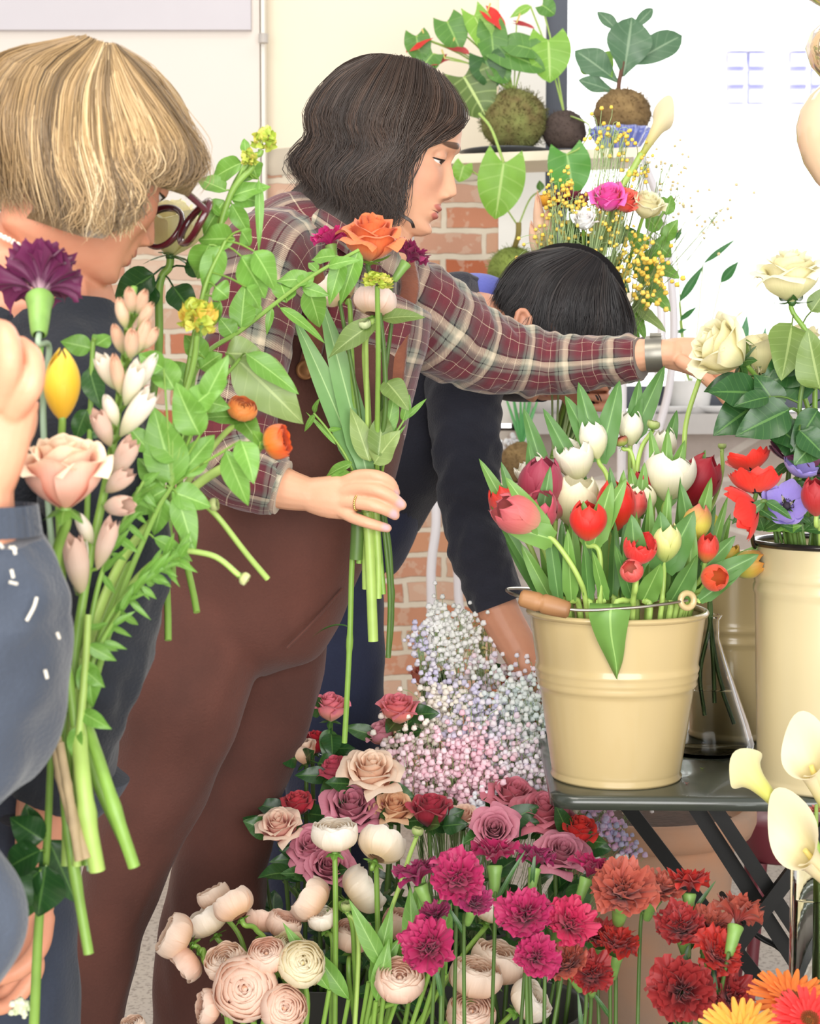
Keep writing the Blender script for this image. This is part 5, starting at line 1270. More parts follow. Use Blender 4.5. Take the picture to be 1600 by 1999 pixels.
W_, PK, LI, MI, CRM, MIX = ([(0, '#fdfdfb'), (1, '#f3f4e8')], [(0, '#fad6e0'), (.5, '#f2aac0'), (1, '#fbeef0')], [(0, '#e6dcf2'), (.5, '#c4bcec'), (1, '#f6eef6')], [(0, '#e6f2ea'), (.5, '#cfe4e2'), (1, '#f4f6ee')], [(0, '#fbf4da'), (1, '#f6e6d0')], [(0, '#f0d4e4'), (.35, '#f8f4f4'), (.7, '#dcd4f0'), (1, '#f4c4d4')])
gb = lambda x=0: FB_gyp + (x, 0, 0)
gypso('white baby breath spray reaching highest before the brick wall', [(865, 1220, 2.78), (880, 1260, 2.78), (905, 1245, 2.78), (850, 1240, 2.78), (885, 1290, 2.78), (860, 1200, 2.78), (895, 1215, 2.78)], 190, W_, gb(), .017)
gypso('lilac and pink baby breath at the left of the highest white spray', [(822, 1255, 2.77), (835, 1275, 2.77), (820, 1240, 2.77), (845, 1300, 2.77)], 40, LI, gb(), .013)
gypso('thin yellow baby breath spray beside the rack legs', [(940, 1240, 2.84), (950, 1265, 2.84), (930, 1285, 2.84)], 45, [(0, '#e6d05a'), (1, '#d4bd48')], gb(), .018, (.0022, .0034))
gypso('pale pink baby breath along the top right of the heap', [(960, 1320, 2.78), (1000, 1335, 2.76), (1040, 1330, 2.74), (920, 1330, 2.78), (1020, 1310, 2.78)], 150, MIX, gb(), .022)
gypso('cream baby breath in the middle left of the heap', [(840, 1390, 2.70), (880, 1370, 2.70), (820, 1420, 2.68), (790, 1450, 2.66), (870, 1420, 2.68)], 200, CRM, gb(), .02)
gypso('lilac baby breath in the middle of the heap', [(900, 1380, 2.70), (930, 1420, 2.68), (960, 1400, 2.70), (850, 1350, 2.72), (900, 1440, 2.66)], 230, LI, gb(), .022)
gypso('mint white baby breath on the right of the heap', [(1010, 1380, 2.70), (1040, 1400, 2.68), (1050, 1370, 2.70), (1000, 1420, 2.67), (1060, 1440, 2.66), (980, 1360, 2.71)], 300, MI, gb(), .024)
gypso('rose pink baby breath at the lower left of the heap', [(800, 1490, 2.62), (840, 1480, 2.62), (870, 1500, 2.60), (800, 1520, 2.60), (840, 1530, 2.60)], 230, PK, gb(), .022)
gypso('strong pink baby breath hanging over the roses', [(920, 1480, 2.62), (940, 1520, 2.60), (900, 1520, 2.60), (930, 1560, 2.58), (920, 1450, 2.62)], 250, [(0, '#f6c4d2'), (.6, '#ee9fb8'), (1, '#fae4ea')], gb(), .021)
gypso('lavender white baby breath at the lower right of the heap', [(1000, 1470, 2.63), (1040, 1480, 2.63), (980, 1510, 2.62), (1030, 1520, 2.62), (1060, 1500, 2.63), (960, 1460, 2.64)], 270, MIX, gb(), .023)
gypso('bluish white baby breath tips under the left end of the table', [(940, 1590, 2.55), (950, 1570, 2.56), (935, 1610, 2.55)], 45, [(0, '#d5dcee'), (1, '#eef0f6')], gb(), .012)
gypso('faded beige baby breath between the pail and the roses', [(1055, 1510, 2.68), (1070, 1530, 2.7), (1090, 1560, 2.75), (1060, 1550, 2.7), (1150, 1560, 2.86), (1120, 1570, 2.85)], 180, [(0, '#d8cdb4'), (1, '#e8dcc8')], gb(), .02)
gypso('lilac and pink baby breath drooping in front of the terracotta pot', [(1170, 1590, 2.70), (1190, 1605, 2.70), (1175, 1620, 2.70), (1205, 1630, 2.70), (1220, 1650, 2.70), (1235, 1660, 2.70), (1150, 1580, 2.72)], 85, [(0, '#9a9fd4'), (.45, '#c79ccf'), (1, '#e07fb4')], gb(), .009)
gypso('grey baby breath tips over the front of the terracotta pot', [(1180, 1560, 2.76), (1240, 1565, 2.78), (1140, 1690, 2.5), (1200, 1690, 2.5)], 40, [(0, '#c9bcb8'), (1, '#e2d6d0')], gb(), .012)
# ------------------------------------------------------------------ hand-held flowers
pur = m_petal('#e6c6cc', '#5d1c45', '#6d2450', pos=(0, .30, 1), name='carnation_purple'); yl = m_petal('#e0ae3a', '#f3c83f', '#f6d860', name='lily_yellow'); bigp = m_petal('#f4b296', '#f7cab6', '#fbe8cc', pos=(0, .6, 1), name='rose_big_peach')
orr = m_petal('#e8c060', '#f08a3e', '#ee6a34', name='ranunculus_orange'); orro = m_petal('#f0a070', '#ec8458', '#ee8e62', name='rose_orange'); mgc = m_petal('#c02a70', '#d83a86', '#e04c94', name='carnation_pink'); dmc = m_petal('#5c1840', '#842352', '#98305f', name='carnation_wine')
tubw = m_petal('#d0d8a4', '#f6eeda', '#faf2e6', name='tuberose_white'); tubp = m_petal('#b9c486', '#e6c8ac', '#eab89a', name='tuberose_bud'); tubd = m_petal('#cfc098', '#ecd2c0', '#e6c0ae', name='tuberose_faded')
M_br_y = m_ramp('bract_yellow', [(0, '#a9c04a'), (.45, '#cdd45a'), (.75, '#e6cf58'), (1, '#eeb24e')], .5, tl=.2); M_br_o = m_ramp('bract_orange', [(0, '#e8a03e'), (.6, '#f0a04a'), (1, '#cfd060')], .5, tl=.2); M_br_g = m_ramp('bract_green', [(0, '#a5bf48'), (.6, '#c5d058'), (1, '#e2cf70')], .5, tl=.2)
M_lf_back = m_leaf('#93ab64', '#adc07c', nv=6, tl=.15); M_wood = m_plain('tan_woody_stem', '#b09a74', .7, .3, 40, .3, 80)
BND = [(140, 1370, 1.52)]
LG, GG, TG = 'flowers in the left bouquet', "flowers in the woman's bunch", "flowers in the bending person's bouquet"
def lfx(t, m, x0, y0, x1, y1, W, Y, nh=(0, -1, .35), bend=.18, dy=0.0, kind='ovate', **kw):
    o, e = P(x0, y0, Y), P(x1, y1, Y + dy)
    add_leaf(t, m, o, e - o, nh, L=float(np.linalg.norm(e - o)) * 1.05, W=M_(W, Y), kind=kind, bend=bend, wave=kw.pop('wave', .12), fold=kw.pop('fold', .22), **kw)
def sprig(name, lb, cat, pts, r, leaves, grp, mat=None, sm=None, r1=None):
    """a leafy stem: pts foot to tip; leaves are (x0,y0,x1,y1,W[,Y,material,kind])"""
    c = PP(pts); t = thing(name, lb, cat, c[0], grp); q = cr(c, 8 * len(c))
    part('stem', MB().tube(q, np.linspace(r, r1 or r * .6, len(q)), 8), sm or M_stem, t)
    pix = cr(np.array(pts, float), 8 * len(pts))
    for lf in leaves:
        x0, y0, x1, y1, W = lf[:5]; k = int(np.argmin((pix[:, 0] - x0) ** 2 + (pix[:, 1] - y0) ** 2)); Y = lf[5] if len(lf) > 5 and lf[5] else pix[k, 2]
        m = lf[6] if len(lf) > 6 and lf[6] else (mat or M_lf_mint); o = P(x0, y0, Y)
        if np.linalg.norm(o - q[k]) > .004: part('leafstalk', MB().tube(cr([q[k], (q[k] + o) / 2 + (0, 0, .002), o], 6), .001, 5), sm or M_stem, t)
        lfx(t, m, x0, y0, x1, y1, W, Y, kind=lf[7] if len(lf) > 7 else 'ovate', nh=(RF.uniform(-.3, .3), -1, RF.uniform(.1, .7)), dy=RF.uniform(-.02, .02), bend=RF.uniform(.05, .35))
    return t
E = lambda x, y, Y=1.50: P(x, y, Y)
# ---- left bouquet
flower('carnation', 'dark purple carnation with a pale throat at the upper left, seen from below', 'carnation', (78, 560, 1.56), 100, (-.12, .70, .72), 'carnation', pur, E(176, 1700), LG, 1, m_plain('blue_green_stem', '#9fb79a', .5, .1, 20), .0026, [(142, 1370, 1.53), (100, 1050, 1.54), (84, 800, 1.54), (96, 680, 1.545)], [(.8, .07, .004, (-.2, 0, -1), dict(kind='blade', mat=M_lf_mint, nu=3, bend=.2))], None, calyx=True)
flower('lily_bud', 'closed yellow lily bud above the big peach rose', 'flower bud', (121, 750, 1.50), 37, (.02, -.05, 1), 'lilybud', yl, E(150, 1690), LG, 0, M_stem, .003, [(138, 1370, 1.52), (115, 1000, 1.53)])
flower('rose', 'big pale peach rose with creamy rims, nearest the raised hand', 'rose', (122, 925, 1.44), 102, (-.02, -.22, 1), 'rosehalf', bigp, E(186, 1692, 1.48), LG, 1, M_stem, .004, [(140, 1370, 1.49), (108, 1120, 1.47)], (), (5, .5, M_lf_mint))
flower('rose', 'pale yellow rose on a straight stem behind the glasses of the blonde woman', 'rose', (338, 446, 1.93), 76, (.12, -.02, 1), 'rosehalf', m_petal('#ece6a4', '#f8eebc', '#fbf4d2', name='rose_yellow'), E(262, 1692, 1.52), LG, 0, M_stem, .0042, [(160, 1390, 1.56), (250, 1000, 1.75), (306, 720, 1.92), (311, 560, 1.93)], [RL(.86, .075, .03, (-.8, -.2, -.5), mat=M_lf_dark), RL(.82, .06, .024, (.8, -.3, .1), mat=M_lf_dark), RL(.78, .06, .024, (-.5, -.3, -.7), mat=M_lf_dark), RL(.74, .06, .024, (.4, -.3, -.5))], (5, .75, M_lf_rose))
flower('ranunculus', 'orange ranunculus pointing right in front of the plaid sleeve', 'ranunculus', (543, 862, 1.72), 37, (.88, -.25, .2), 'ranunculus', orr, E(130, 1690, 1.5), LG, 0, M_stemp, .0042, [(145, 1370, 1.52), (240, 1090, 1.6), (380, 950, 1.68), (470, 895, 1.71)], [(.95, .02, .007, (-.2, -.6, .6), dict(kind='lance', mat=M_lf_mint))], (5, .7, M_lf_mint))
flower('ranunculus', 'small orange ranunculus just above the one pointing right', 'ranunculus', (474, 792, 1.80), 33, (.3, -.6, .8), 'ranunculus', m_petal('#e8b060', '#f0a060', '#ee9a58', name='ranunculus_apricot'), E(140, 1650, 1.53), LG, 1, M_stemp, .003, [(150, 1370, 1.55), (300, 1050, 1.68), (410, 880, 1.77)], [(.93, .04, .014, (.3, -.4, -.3), dict(kind='ovate', mat=M_lf_mint, serr=.2)), (.93, .04, .014, (-.6, -.4, .1), dict(kind='ovate', mat=M_lf_mint, serr=.2))], (5, .8, M_lf_mint), squash=.75)
flower('bract_spike', 'round yellow and orange bract head in the middle of the left bouquet', 'flower', (388, 618, 1.74), 47, (.15, -.3, 1), 'bracts', M_br_y, E(158, 1690, 1.52), LG, 0, M_stem, .003, [(150, 1370, 1.54), (290, 1000, 1.66), (370, 740, 1.73)])
flower('bract_spike', 'yellow green bract head topmost of the leafy spray, before the white board', 'flower', (516, 272, 1.86), 30, (.35, -.1, 1), 'bracts', M_br_g, E(328, 1250, 1.72), LG, 1, M_stem, .003, [(330, 960, 1.78), (400, 560, 1.85), (448, 385, 1.86), (490, 312, 1.86)])
flower('bract_spike', 'small green bract knot just below the topmost head', 'flower', (487, 308, 1.85), 22, (-.1, -.4, 1), 'bracts', M_br_g, E(384, 1195, 1.72), LG, 2, M_stem, .003, [(350, 960, 1.78), (405, 560, 1.84), (446, 390, 1.85)])
bud('pale round bud on a long arching stem over the brown trousers', 478, 1130, 14, 1.62, (.75, -.1, -.45), E(150, 1690, 1.53), [(150, 1380, 1.54), (230, 1180, 1.57), (320, 1085, 1.6), (410, 1083, 1.62)], m_petal('#b9c47a', '#cdd492', '#d8dca4'), LG)
bud('pale round bud among the lower leaves near the plaid cuff', 418, 985, 14, 1.70, (.6, -.2, .1), E(522, 1130, 1.72), [(480, 1080, 1.71), (430, 1015, 1.70)], m_petal('#b9c47a', '#c5d08a', '#d0d898'), LG)
tu = thing('tuberose', 'tuberose spike with peach buds and white open florets in the left bouquet', 'tuberose', E(170, 1688, 1.5), LG)
tp_ = cr(PP([(170, 1688, 1.5), (142, 1370, 1.51), (165, 1150, 1.52), (215, 900, 1.54), (240, 720, 1.56), (262, 560, 1.58)]), 50); part('stem', MB().tube(tp_, np.linspace(.0045, .003, 50), 8), M_stem, tu)
me_c, hc_c, _ = proto('lilybud', 1); me_o, hc_o, _ = proto('tulipopen', 2)
for x0, y0, x1, y1, w, m, op in ((258, 610, 252, 560, 13, tubp, 0), (268, 612, 285, 565, 12, tubp, 0), (245, 640, 232, 580, 13, tubp, 0), (270, 640, 298, 590, 12, tubp, 0), (240, 690, 222, 632, 13, tubp, 0), (255, 700, 258, 640, 14, tubp, 0), (265, 690, 292, 620, 13, tubp, 0), (280, 680, 308, 640, 12, tubp, 0),
                               (228, 760, 192, 690, 18, tubw, 1), (236, 770, 222, 690, 14, tubp, 0), (245, 790, 275, 705, 19, tubw, 1), (255, 770, 306, 690, 15, tubw, 0), (236, 850, 300, 760, 21, tubw, 1), (228, 830, 205, 770, 14, tubw, 0), (215, 870, 186, 800, 18, tubd, 1), (222, 930, 262, 855, 20, tubd, 1), (208, 960, 258, 915, 19, tubd, 1),
                               (205, 990, 258, 985, 20, tubd, 1), (190, 1110, 222, 1010, 18, tubd, 1), (160, 1160, 140, 1040, 24, tubd, 1), (150, 1160, 165, 1050, 16, tubw, 0), (180, 1060, 150, 1000, 14, tubw, 0)):
    Y = 1.53 - .02 * (RF.uniform() > .3); o, e = P(x0, y0, Y + .01), P(x1, y1, Y - RF.uniform(0, .02)); L = np.linalg.norm(e - o); s = M_(w * 1.05, Y)
    R_ = frame(e - o); me_ = me_o if op else me_c; Lp = 2.84 if op else 4.1
    ob = inst('floret', me_, tu, R_ @ np.diag([1, 1, L / (Lp * s * .92)]), o, s, m)
    k = int(np.argmin(np.linalg.norm(tp_ - o, axis=1))); part('floret_stalk', MB().tube([tp_[k], (tp_[k] + o) / 2, o], .0016, 5), M_stem, tu)
g_ = lambda *a: a
sprig('mint_spray', 'tall pale green leafy spray in front of the white board', 'leafy spray', [(338, 1130, 1.72), (335, 960, 1.78), (395, 620, 1.84), (425, 440, 1.85), (450, 380, 1.855), (482, 312, 1.86)], .003,
      [(472, 318, 405, 345, 26), (441, 372, 384, 345, 22), (446, 386, 518, 352, 22), (438, 392, 396, 450, 27), (452, 398, 486, 458, 18), (490, 318, 506, 352, 20), (448, 382, 515, 392, 20), (505, 350, 510, 480, 9), (480, 300, 476, 268, 10), (430, 420, 412, 400, 12), (494, 348, 458, 350, 10)], LG)
sprig('mint_spray', 'broad leaved green spray before the shoulder of the plaid shirt', 'leafy spray', [(330, 1100, 1.70), (330, 960, 1.74), (370, 700, 1.78), (400, 560, 1.78), (440, 470, 1.78)], .003,
      [(458, 466, 386, 466, 30), (408, 478, 372, 550, 30), (430, 480, 396, 570, 26), (470, 500, 520, 580, 34), (495, 490, 545, 560, 28), (480, 560, 512, 600, 22), (420, 560, 446, 580, 24), (430, 590, 400, 640, 18), (470, 450, 492, 480, 18), (400, 700, 360, 650, 24), (390, 720, 430, 690, 26), (370, 760, 320, 700, 30), (380, 780, 440, 790, 26)], LG)
sprig('mint_spray', 'long leafy spray slanting up to the orange rose across the brown overalls', 'leafy spray', [(300, 1010, 1.68), (345, 830, 1.85), (395, 700, 1.98), (470, 645, 2.04), (560, 575, 2.08), (620, 532, 2.10), (700, 488, 2.12)], .0034,
      [(585, 560, 612, 530, 16), (560, 590, 545, 535, 24), (606, 546, 540, 542, 22), (600, 560, 632, 645, 26), (545, 600, 640, 655, 12), (655, 500, 604, 500, 18), (640, 520, 690, 500, 13), (668, 505, 642, 590, 18), (700, 488, 662, 588, 20), (470, 640, 478, 555, 26), (455, 655, 430, 620, 20), (530, 600, 520, 650, 8), (620, 530, 600, 505, 10), (505, 620, 470, 590, 22), (590, 560, 640, 575, 14)], LG)
sprig('hydrangea_leaf', 'large dull green serrated leaf before the brown bib', 'leaf', [(310, 1000, 1.70), (400, 790, 1.82), (468, 700, 1.86)], .003,
      [(462, 700, 584, 815, 52, 1.86, M_lf_back), (440, 690, 512, 690, 34, 1.87, M_lf_back), (480, 690, 582, 760, 24, 1.84)], LG)
sprig('mint_spray', 'star of soft green leaves in the middle of the left bouquet', 'leafy spray', [(160, 1420, 1.50), (230, 1180, 1.56), (300, 1010, 1.60), (335, 950, 1.62)], .0034,
      [(335, 960, 410, 985, 28), (325, 955, 240, 1000, 30), (320, 950, 270, 890, 28), (345, 965, 380, 1075, 26), (320, 970, 300, 1050, 22), (340, 945, 300, 800, 44), (330, 930, 350, 860, 34), (350, 930, 415, 850, 32), (440, 880, 484, 985, 26), (470, 860, 500, 930, 26), (345, 900, 290, 840, 30), (390, 850, 340, 760, 34), (370, 800, 430, 740, 30), (340, 760, 300, 690, 30), (320, 720, 270, 690, 24), (400, 780, 440, 700, 24), (300, 1050, 380, 1090, 16), (290, 880, 250, 830, 22)], LG)
sprig('mint_spray', 'leafy spray between the yellow lily bud and the tuberose', 'leafy spray', [(150, 1420, 1.54), (170, 1000, 1.58), (180, 700, 1.6), (185, 660, 1.6)], .003,
      [(178, 680, 120, 665, 22), (185, 675, 215, 655, 20), (175, 720, 190, 790, 24, None, M_lf_rose), (170, 800, 140, 860, 20, None, M_lf_rose), (172, 850, 215, 820, 16, None, M_lf_rose), (170, 900, 70, 860, 14, None, M_lf_rose)], LG)
for k, (lb, pts) in enumerate((('feathery green spray at the lower right of the left bouquet', [(150, 1400, 1.50), (210, 1210, 1.53), (300, 1110, 1.57), (350, 1090, 1.59)]), ('feathery green spray behind the peach rose stem', [(150, 1400, 1.52), (190, 1150, 1.54), (250, 1000, 1.57), (280, 940, 1.58)]), ('feathery green spray lowest over the dark sweater', [(150, 1400, 1.50), (190, 1270, 1.51), (260, 1160, 1.54), (300, 1120, 1.56)]))):
    lv = []
    px_ = cr(np.array(pts, float), 14)
    for i in range(5, 14):
        x, y, Y = px_[i]
        for s in (-1, 1): lv.append((x, y, x + RF.uniform(15, 50), y + s * RF.uniform(15, 50) - 8, RF.uniform(5, 9), Y, None, 'lance'))
    sprig('fern_spray', lb, 'leafy spray', pts, .0026, lv, LG)
sprig('leafy_sprig', 'pale green stem with small round leaves at the binding of the left bouquet', 'leafy spray', [(150, 1690, 1.48), (152, 1480, 1.48), (165, 1320, 1.49), (172, 1200, 1.50)], .0042,
      [(172, 1290, 175, 1380, 26), (170, 1270, 212, 1256, 12), (172, 1260, 225, 1290, 14), (160, 1390, 208, 1420, 17), (150, 1420, 140, 1480, 17), (172, 1230, 210, 1215, 10), (168, 1310, 200, 1340, 16), (170, 1260, 240, 1266, 8)], LG, M_lf_mint, M_stemp, .003)
for i, (lb, pts, r, m) in enumerate((('thick lime green cut stem in the middle below the binding of the left bouquet', [(150, 1290, 1.53), (148, 1380, 1.505), (160, 1500, 1.47), (172, 1600, 1.46), (190, 1700, 1.46)], .0068, M_stemp), ('green cut stem ending farthest right below the binding', [(150, 1290, 1.54), (158, 1385, 1.515), (192, 1480, 1.485), (228, 1590, 1.47), (262, 1692, 1.47)], .0052, M_stem),
                                    ('tan woody stem under the binding of the left bouquet', [(108, 1440, 1.47), (126, 1540, 1.462), (168, 1676, 1.455)], .0052, M_wood), ('thinner tan woody stem beside its thicker twin', [(116, 1450, 1.465), (136, 1560, 1.455), (154, 1680, 1.45)], .0038, M_wood), ('thin green stem reaching down over the slate jeans', [(135, 1300, 1.53), (126, 1450, 1.51), (130, 1600, 1.49), (150, 1730, 1.485), (173, 1862, 1.48)], .0044, M_stem))):
    t = thing('cut_stem', lb, 'stem', P(*pts[-1]), LG); q = cr(PP(pts), 30); g = 1 + .22 * np.exp(-((np.linspace(0, 1, 30) - .72) / .05) ** 2) + .15 * np.exp(-((np.linspace(0, 1, 30) - .38) / .04) ** 2)
    part('stem', MB().tube(q, r * g, 10), m, t)
sprig('rose_branch', 'dark glossy leaved branch held low by the blonde woman', 'branch', [(66, 2010, 1.56), (76, 1800, 1.55), (92, 1640, 1.54), (100, 1450, 1.53)], .0048,
      [(90, 1690, 70, 1790, 52, 1.53, M_lf_dark), (95, 1640, 150, 1760, 42, 1.545, M_lf_dark), (85, 1640, 20, 1600, 34, 1.53, M_lf_dark), (80, 1660, -10, 1700, 34, 1.52, M_lf_dark), (78, 1700, 10, 1760, 34, 1.525, M_lf_dark), (70, 1640, 50, 1570, 26, 1.54, M_lf_dark), (70, 1720, 30, 1800, 30, 1.53, M_lf_rose)], None, M_lf_dark, M_stem)
cl_ = MB()
for i in range(26): ico(cl_, P(40 + RF.normal() * 10, 1965 + RF.normal() * 12, 1.56), RF.uniform(.002, .0035), RF.uniform())
solo('tiny_flower_cluster', cl_, m_ramp('tiny_cream', [(0, '#e6e4cf'), (1, '#b9c49a')], .7), 'tiny cream blossoms beside the hand at the lower left corner', 'flower', None, None)

# ---- the bunch in the woman's hand
HY = 2.268
H = [(722, 980, HY)]
flower('rose', "large orange rose crowning the woman's bunch", 'rose', (726, 466, 2.20), 64, (.12, -.30, 1), 'rose', orro, P(738, 1166, HY), GG, 2, M_stemd, .003, [(724, 980, HY), (752, 800, 2.23), (742, 620, 2.22)], [(.62, .055, .012, (1, -.2, .2), dict(kind='lance', mat=M_lf_olive)), (.6, .08, .017, (-.9, -.3, -.5), dict(kind='lance', mat=M_lf_olive)), (.47, .05, .018, (.5, -.5, -.5), dict(kind='ovate', mat=M_lf_olive, serr=.15))], (5, .7, M_lf_mint))
flower('carnation', 'bright pink carnation left of the orange rose', 'carnation', (643, 464, 2.24), 44, (-.2, .15, 1), 'carnation', mgc, P(716, 1120, HY), GG, 0, M_stemd, .0024, [(716, 980, HY), (700, 800, 2.26), (665, 600, 2.25)], (), None, calyx=True, squash=.75)
flower('carnation', 'wine purple carnation right of the orange rose', 'carnation', (800, 502, 2.26), 42, (.55, .1, .8), 'carnation', dmc, P(757, 1278, HY), GG, 1, M_stemd, .0024, [(760, 1150, HY), (745, 980, HY), (745, 800, 2.27), (765, 620, 2.27)], (), None, calyx=True)
flower('ranunculus', 'white ranunculus half hidden by leaves under the pink carnation', 'ranunculus', (655, 562, 2.26), 42, (-.55, .3, .75), 'ranunculus', ranw, P(700, 1100, HY), GG, 0, M_stem, .003, [(712, 980, HY), (690, 760, 2.27)], (), None)
flower('ranunculus', 'blush white ranunculus nodding under the orange rose', 'ranunculus', (733, 580, 2.23), 46, (.15, .25, .95), 'ranunculus', m_petal('#eec8a4', '#f6dccc', '#f9e9e0', name='ranunculus_blush'), P(726, 1250, HY), GG, 1, M_stemp, .0036, [(728, 1100, HY), (724, 980, HY), (718, 800, 2.26), (712, 680, 2.25)], (), (6, .5, M_lf_mint), squash=.85)
flower('bract_spike', 'yellow green frilled bract head in front of the blush white ranunculus', 'flower', (738, 535, 2.165), 38, (.05, -.25, 1), 'bracts', M_br_g, P(748, 1160, HY), GG, 0, M_stem, .003, [(736, 980, HY), (738, 700, 2.2)], squash=.55)
bud('small pale green bud cluster under the blush ranunculus', 712, 632, 13, 2.215, (-.1, -.4, .8), P(712, 1080, HY), [(718, 980, HY), (716, 760, 2.24)], m_petal('#b9c88a', '#cdd8a4', '#d8e0b4'), GG)
sprig('iris_leaf', 'wide pale green blade leaf standing in the bunch left of the dark stems', 'leaf', [(726, 1170, HY), (722, 980, HY), (718, 915, 2.262)], .006, [(716, 925, 632, 572, 27, 2.255, M_lf_iris, 'blade')], GG, sm=M_stemp)
sprig('iris_leaf', 'bent blade leaf leaning left out of the bunch', 'leaf', [(716, 1150, HY), (712, 980, HY), (704, 915, 2.265)], .006, [(704, 925, 588, 610, 26, 2.262, M_lf_iris, 'blade')], GG, sm=M_stemp)
sprig('iris_leaf', 'short blade leaf between the two long ones', 'leaf', [(722, 1120, HY), (715, 980, HY), (712, 915, 2.27)], .005, [(712, 920, 672, 700, 17, 2.275, M_lf_iris, 'blade')], GG, sm=M_stemp)
sprig('leafy_sprig', 'thin stem with small drooping leaves at the left of the bunch', 'leafy spray', [(716, 1060, HY), (708, 980, HY), (680, 900, 2.25), (640, 840, 2.25), (612, 806, 2.25)], .0022, [(614, 808, 592, 845, 6), (612, 806, 618, 782, 6), (655, 868, 600, 800, 5), (690, 925, 628, 960, 20, 2.24), (686, 905, 625, 925, 13, 2.245), (640, 840, 668, 835, 5)], GG)
sprig('leafy_sprig', 'thin green stem with a forked leafy tip at the right of the bunch', 'leafy spray', [(742, 1100, HY), (740, 980, HY), (755, 880, 2.25), (788, 820, 2.25)], .0022, [(786, 822, 800, 776, 10), (790, 818, 832, 778, 6), (757, 875, 790, 830, 4), (765, 860, 770, 800, 7)], GG)
sprig('leafy_sprig', 'serrated green leaves just above the fingers in the bunch', 'leafy spray', [(735, 1080, HY), (730, 980, HY), (735, 900, 2.245)], .0024, [(730, 905, 772, 842, 28, 2.235, M_lf_back), (720, 900, 690, 800, 22, 2.24, M_lf_back), (752, 850, 776, 768, 17, 2.25, M_lf_mint), (738, 890, 750, 800, 26, 2.232, M_lf_olive)], GG)
for lb, pts, r, m in (('long jointed green stem hanging from the hand down to the floor roses', [(702, 1000, 2.27), (688, 1080, 2.275), (683, 1230, 2.28), (678, 1340, 2.285), (672, 1450, 2.29)], .0036, M_stem), ('thick lime cut stem below the fingers', [(716, 1000, 2.265), (722, 1100, 2.262), (728, 1252, 2.26)], .0066, M_stemp), ('short lime cut stem beside the thick one', [(732, 1000, 2.268), (738, 1100, 2.268), (738, 1168, 2.268)], .0045, M_stemp), ('dark green jointed stem at the right below the fingers', [(748, 1000, 2.27), (760, 1080, 2.275), (764, 1200, 2.28), (757, 1284, 2.28)], .0036, M_stemd), ('dark green flat stem at the left below the fingers', [(698, 1000, 2.266), (696, 1060, 2.264), (694, 1092, 2.264)], .0085, M_stemd)):
    t = thing('cut_stem', lb, 'stem', P(*pts[-1]), GG); q = cr(PP(pts), 40); x = np.linspace(0, 1, 40); part('stem', MB().tube(q, r * (1 + .35 * np.exp(-((x - .55) / .03) ** 2) * (len(pts) > 3)), 9), m, t)
    if 'long jointed' in lb:
        for s in (1, -1): add_leaf(t, M_lf_rose, P(683, 1225, 2.28), P(640, 1205, 2.28) - P(683, 1225, 2.28) if s > 0 else P(620, 1050, 2.28) - P(690, 1085, 2.28), (0, -.4, 1), L=.05, W=.0018, kind='blade', nu=3, bend=.8)

# ---- the bouquet in the bending person's hand, against the window
TY = 3.06; tb0 = lambda k=0: P(1085 + k * 6, 895, 2.98)
th = [(1105, 770, 3.03)]
def tf(lb, kind, px, py, R, mat, ax, var=0, name=None, cat=None, Y=TY, **kw):
    return flower(name or kind, lb, cat or kind, (px, py, Y), R, ax, kind if kind != 'rose' else 'rosehalf', mat, tb0(RF.uniform(-2, 3)), TG, var, M_stem, .003, [(1108, 765, 3.03), ((1130 + px) / 2, 600, TY + .04)], (), None, **kw)
tf('dark burgundy flower behind the yellow sprays in the window bouquet', 'carnation', 1112, 402, 46, m_petal('#3a1424', '#6a2238', '#7c2c44', name='burgundy'), (-.1, -.5, .9), 0, Y=3.03)
tf('small orange yellow flower at the left of the window bouquet', 'ranunculus', 1068, 388, 20, m_petal('#e09030', '#f0b040', '#f4c050', name='amber'), (-.3, -.2, 1), 1)
tf('hot pink flower in the middle of the window bouquet', 'rose', 1186, 388, 40, m_petal('#f6a0d0', '#f662bc', '#f87ac6', name='hotpink'), (-.1, -.6, .8), 1, Y=2.985, name='peony', cat='peony')
tf('coral red flower beside the hot pink one in the window bouquet', 'rose', 1220, 394, 34, m_petal('#f88a7a', '#f86a60', '#fa8474', name='coralred'), (.2, -.6, .8), 2, Y=2.99, name='peony', cat='peony')
tf('cream rose at the right of the window bouquet', 'rose', 1262, 402, 38, cr_rose, (.25, -.5, .9), 0, Y=2.99)
tf('white flower half hidden in the window bouquet', 'rose', 1140, 432, 28, m_petal('#f2f2ee', '#fbfbf8', '#ffffff', name='purewhite'), (0, -.6, .8), 1, Y=2.985)
tf('peach flower low in the window bouquet', 'rose', 1165, 435, 24, m_petal('#f0c090', '#f4d0b0', '#f6dcc4', name='palepeach'), (0, -.5, 1), 2)
calla('pale calla lily leaning high over the window bouquet', (1252, 300), (1312, 195), 3.0, 3.0, 19, (-.3, -1, .2), tb0(2), [(1112, 765, 3.03), (1180, 480, 3.02), (1206, 380, 3.0), (1225, 345, 3.0)], TG, flare=.006)
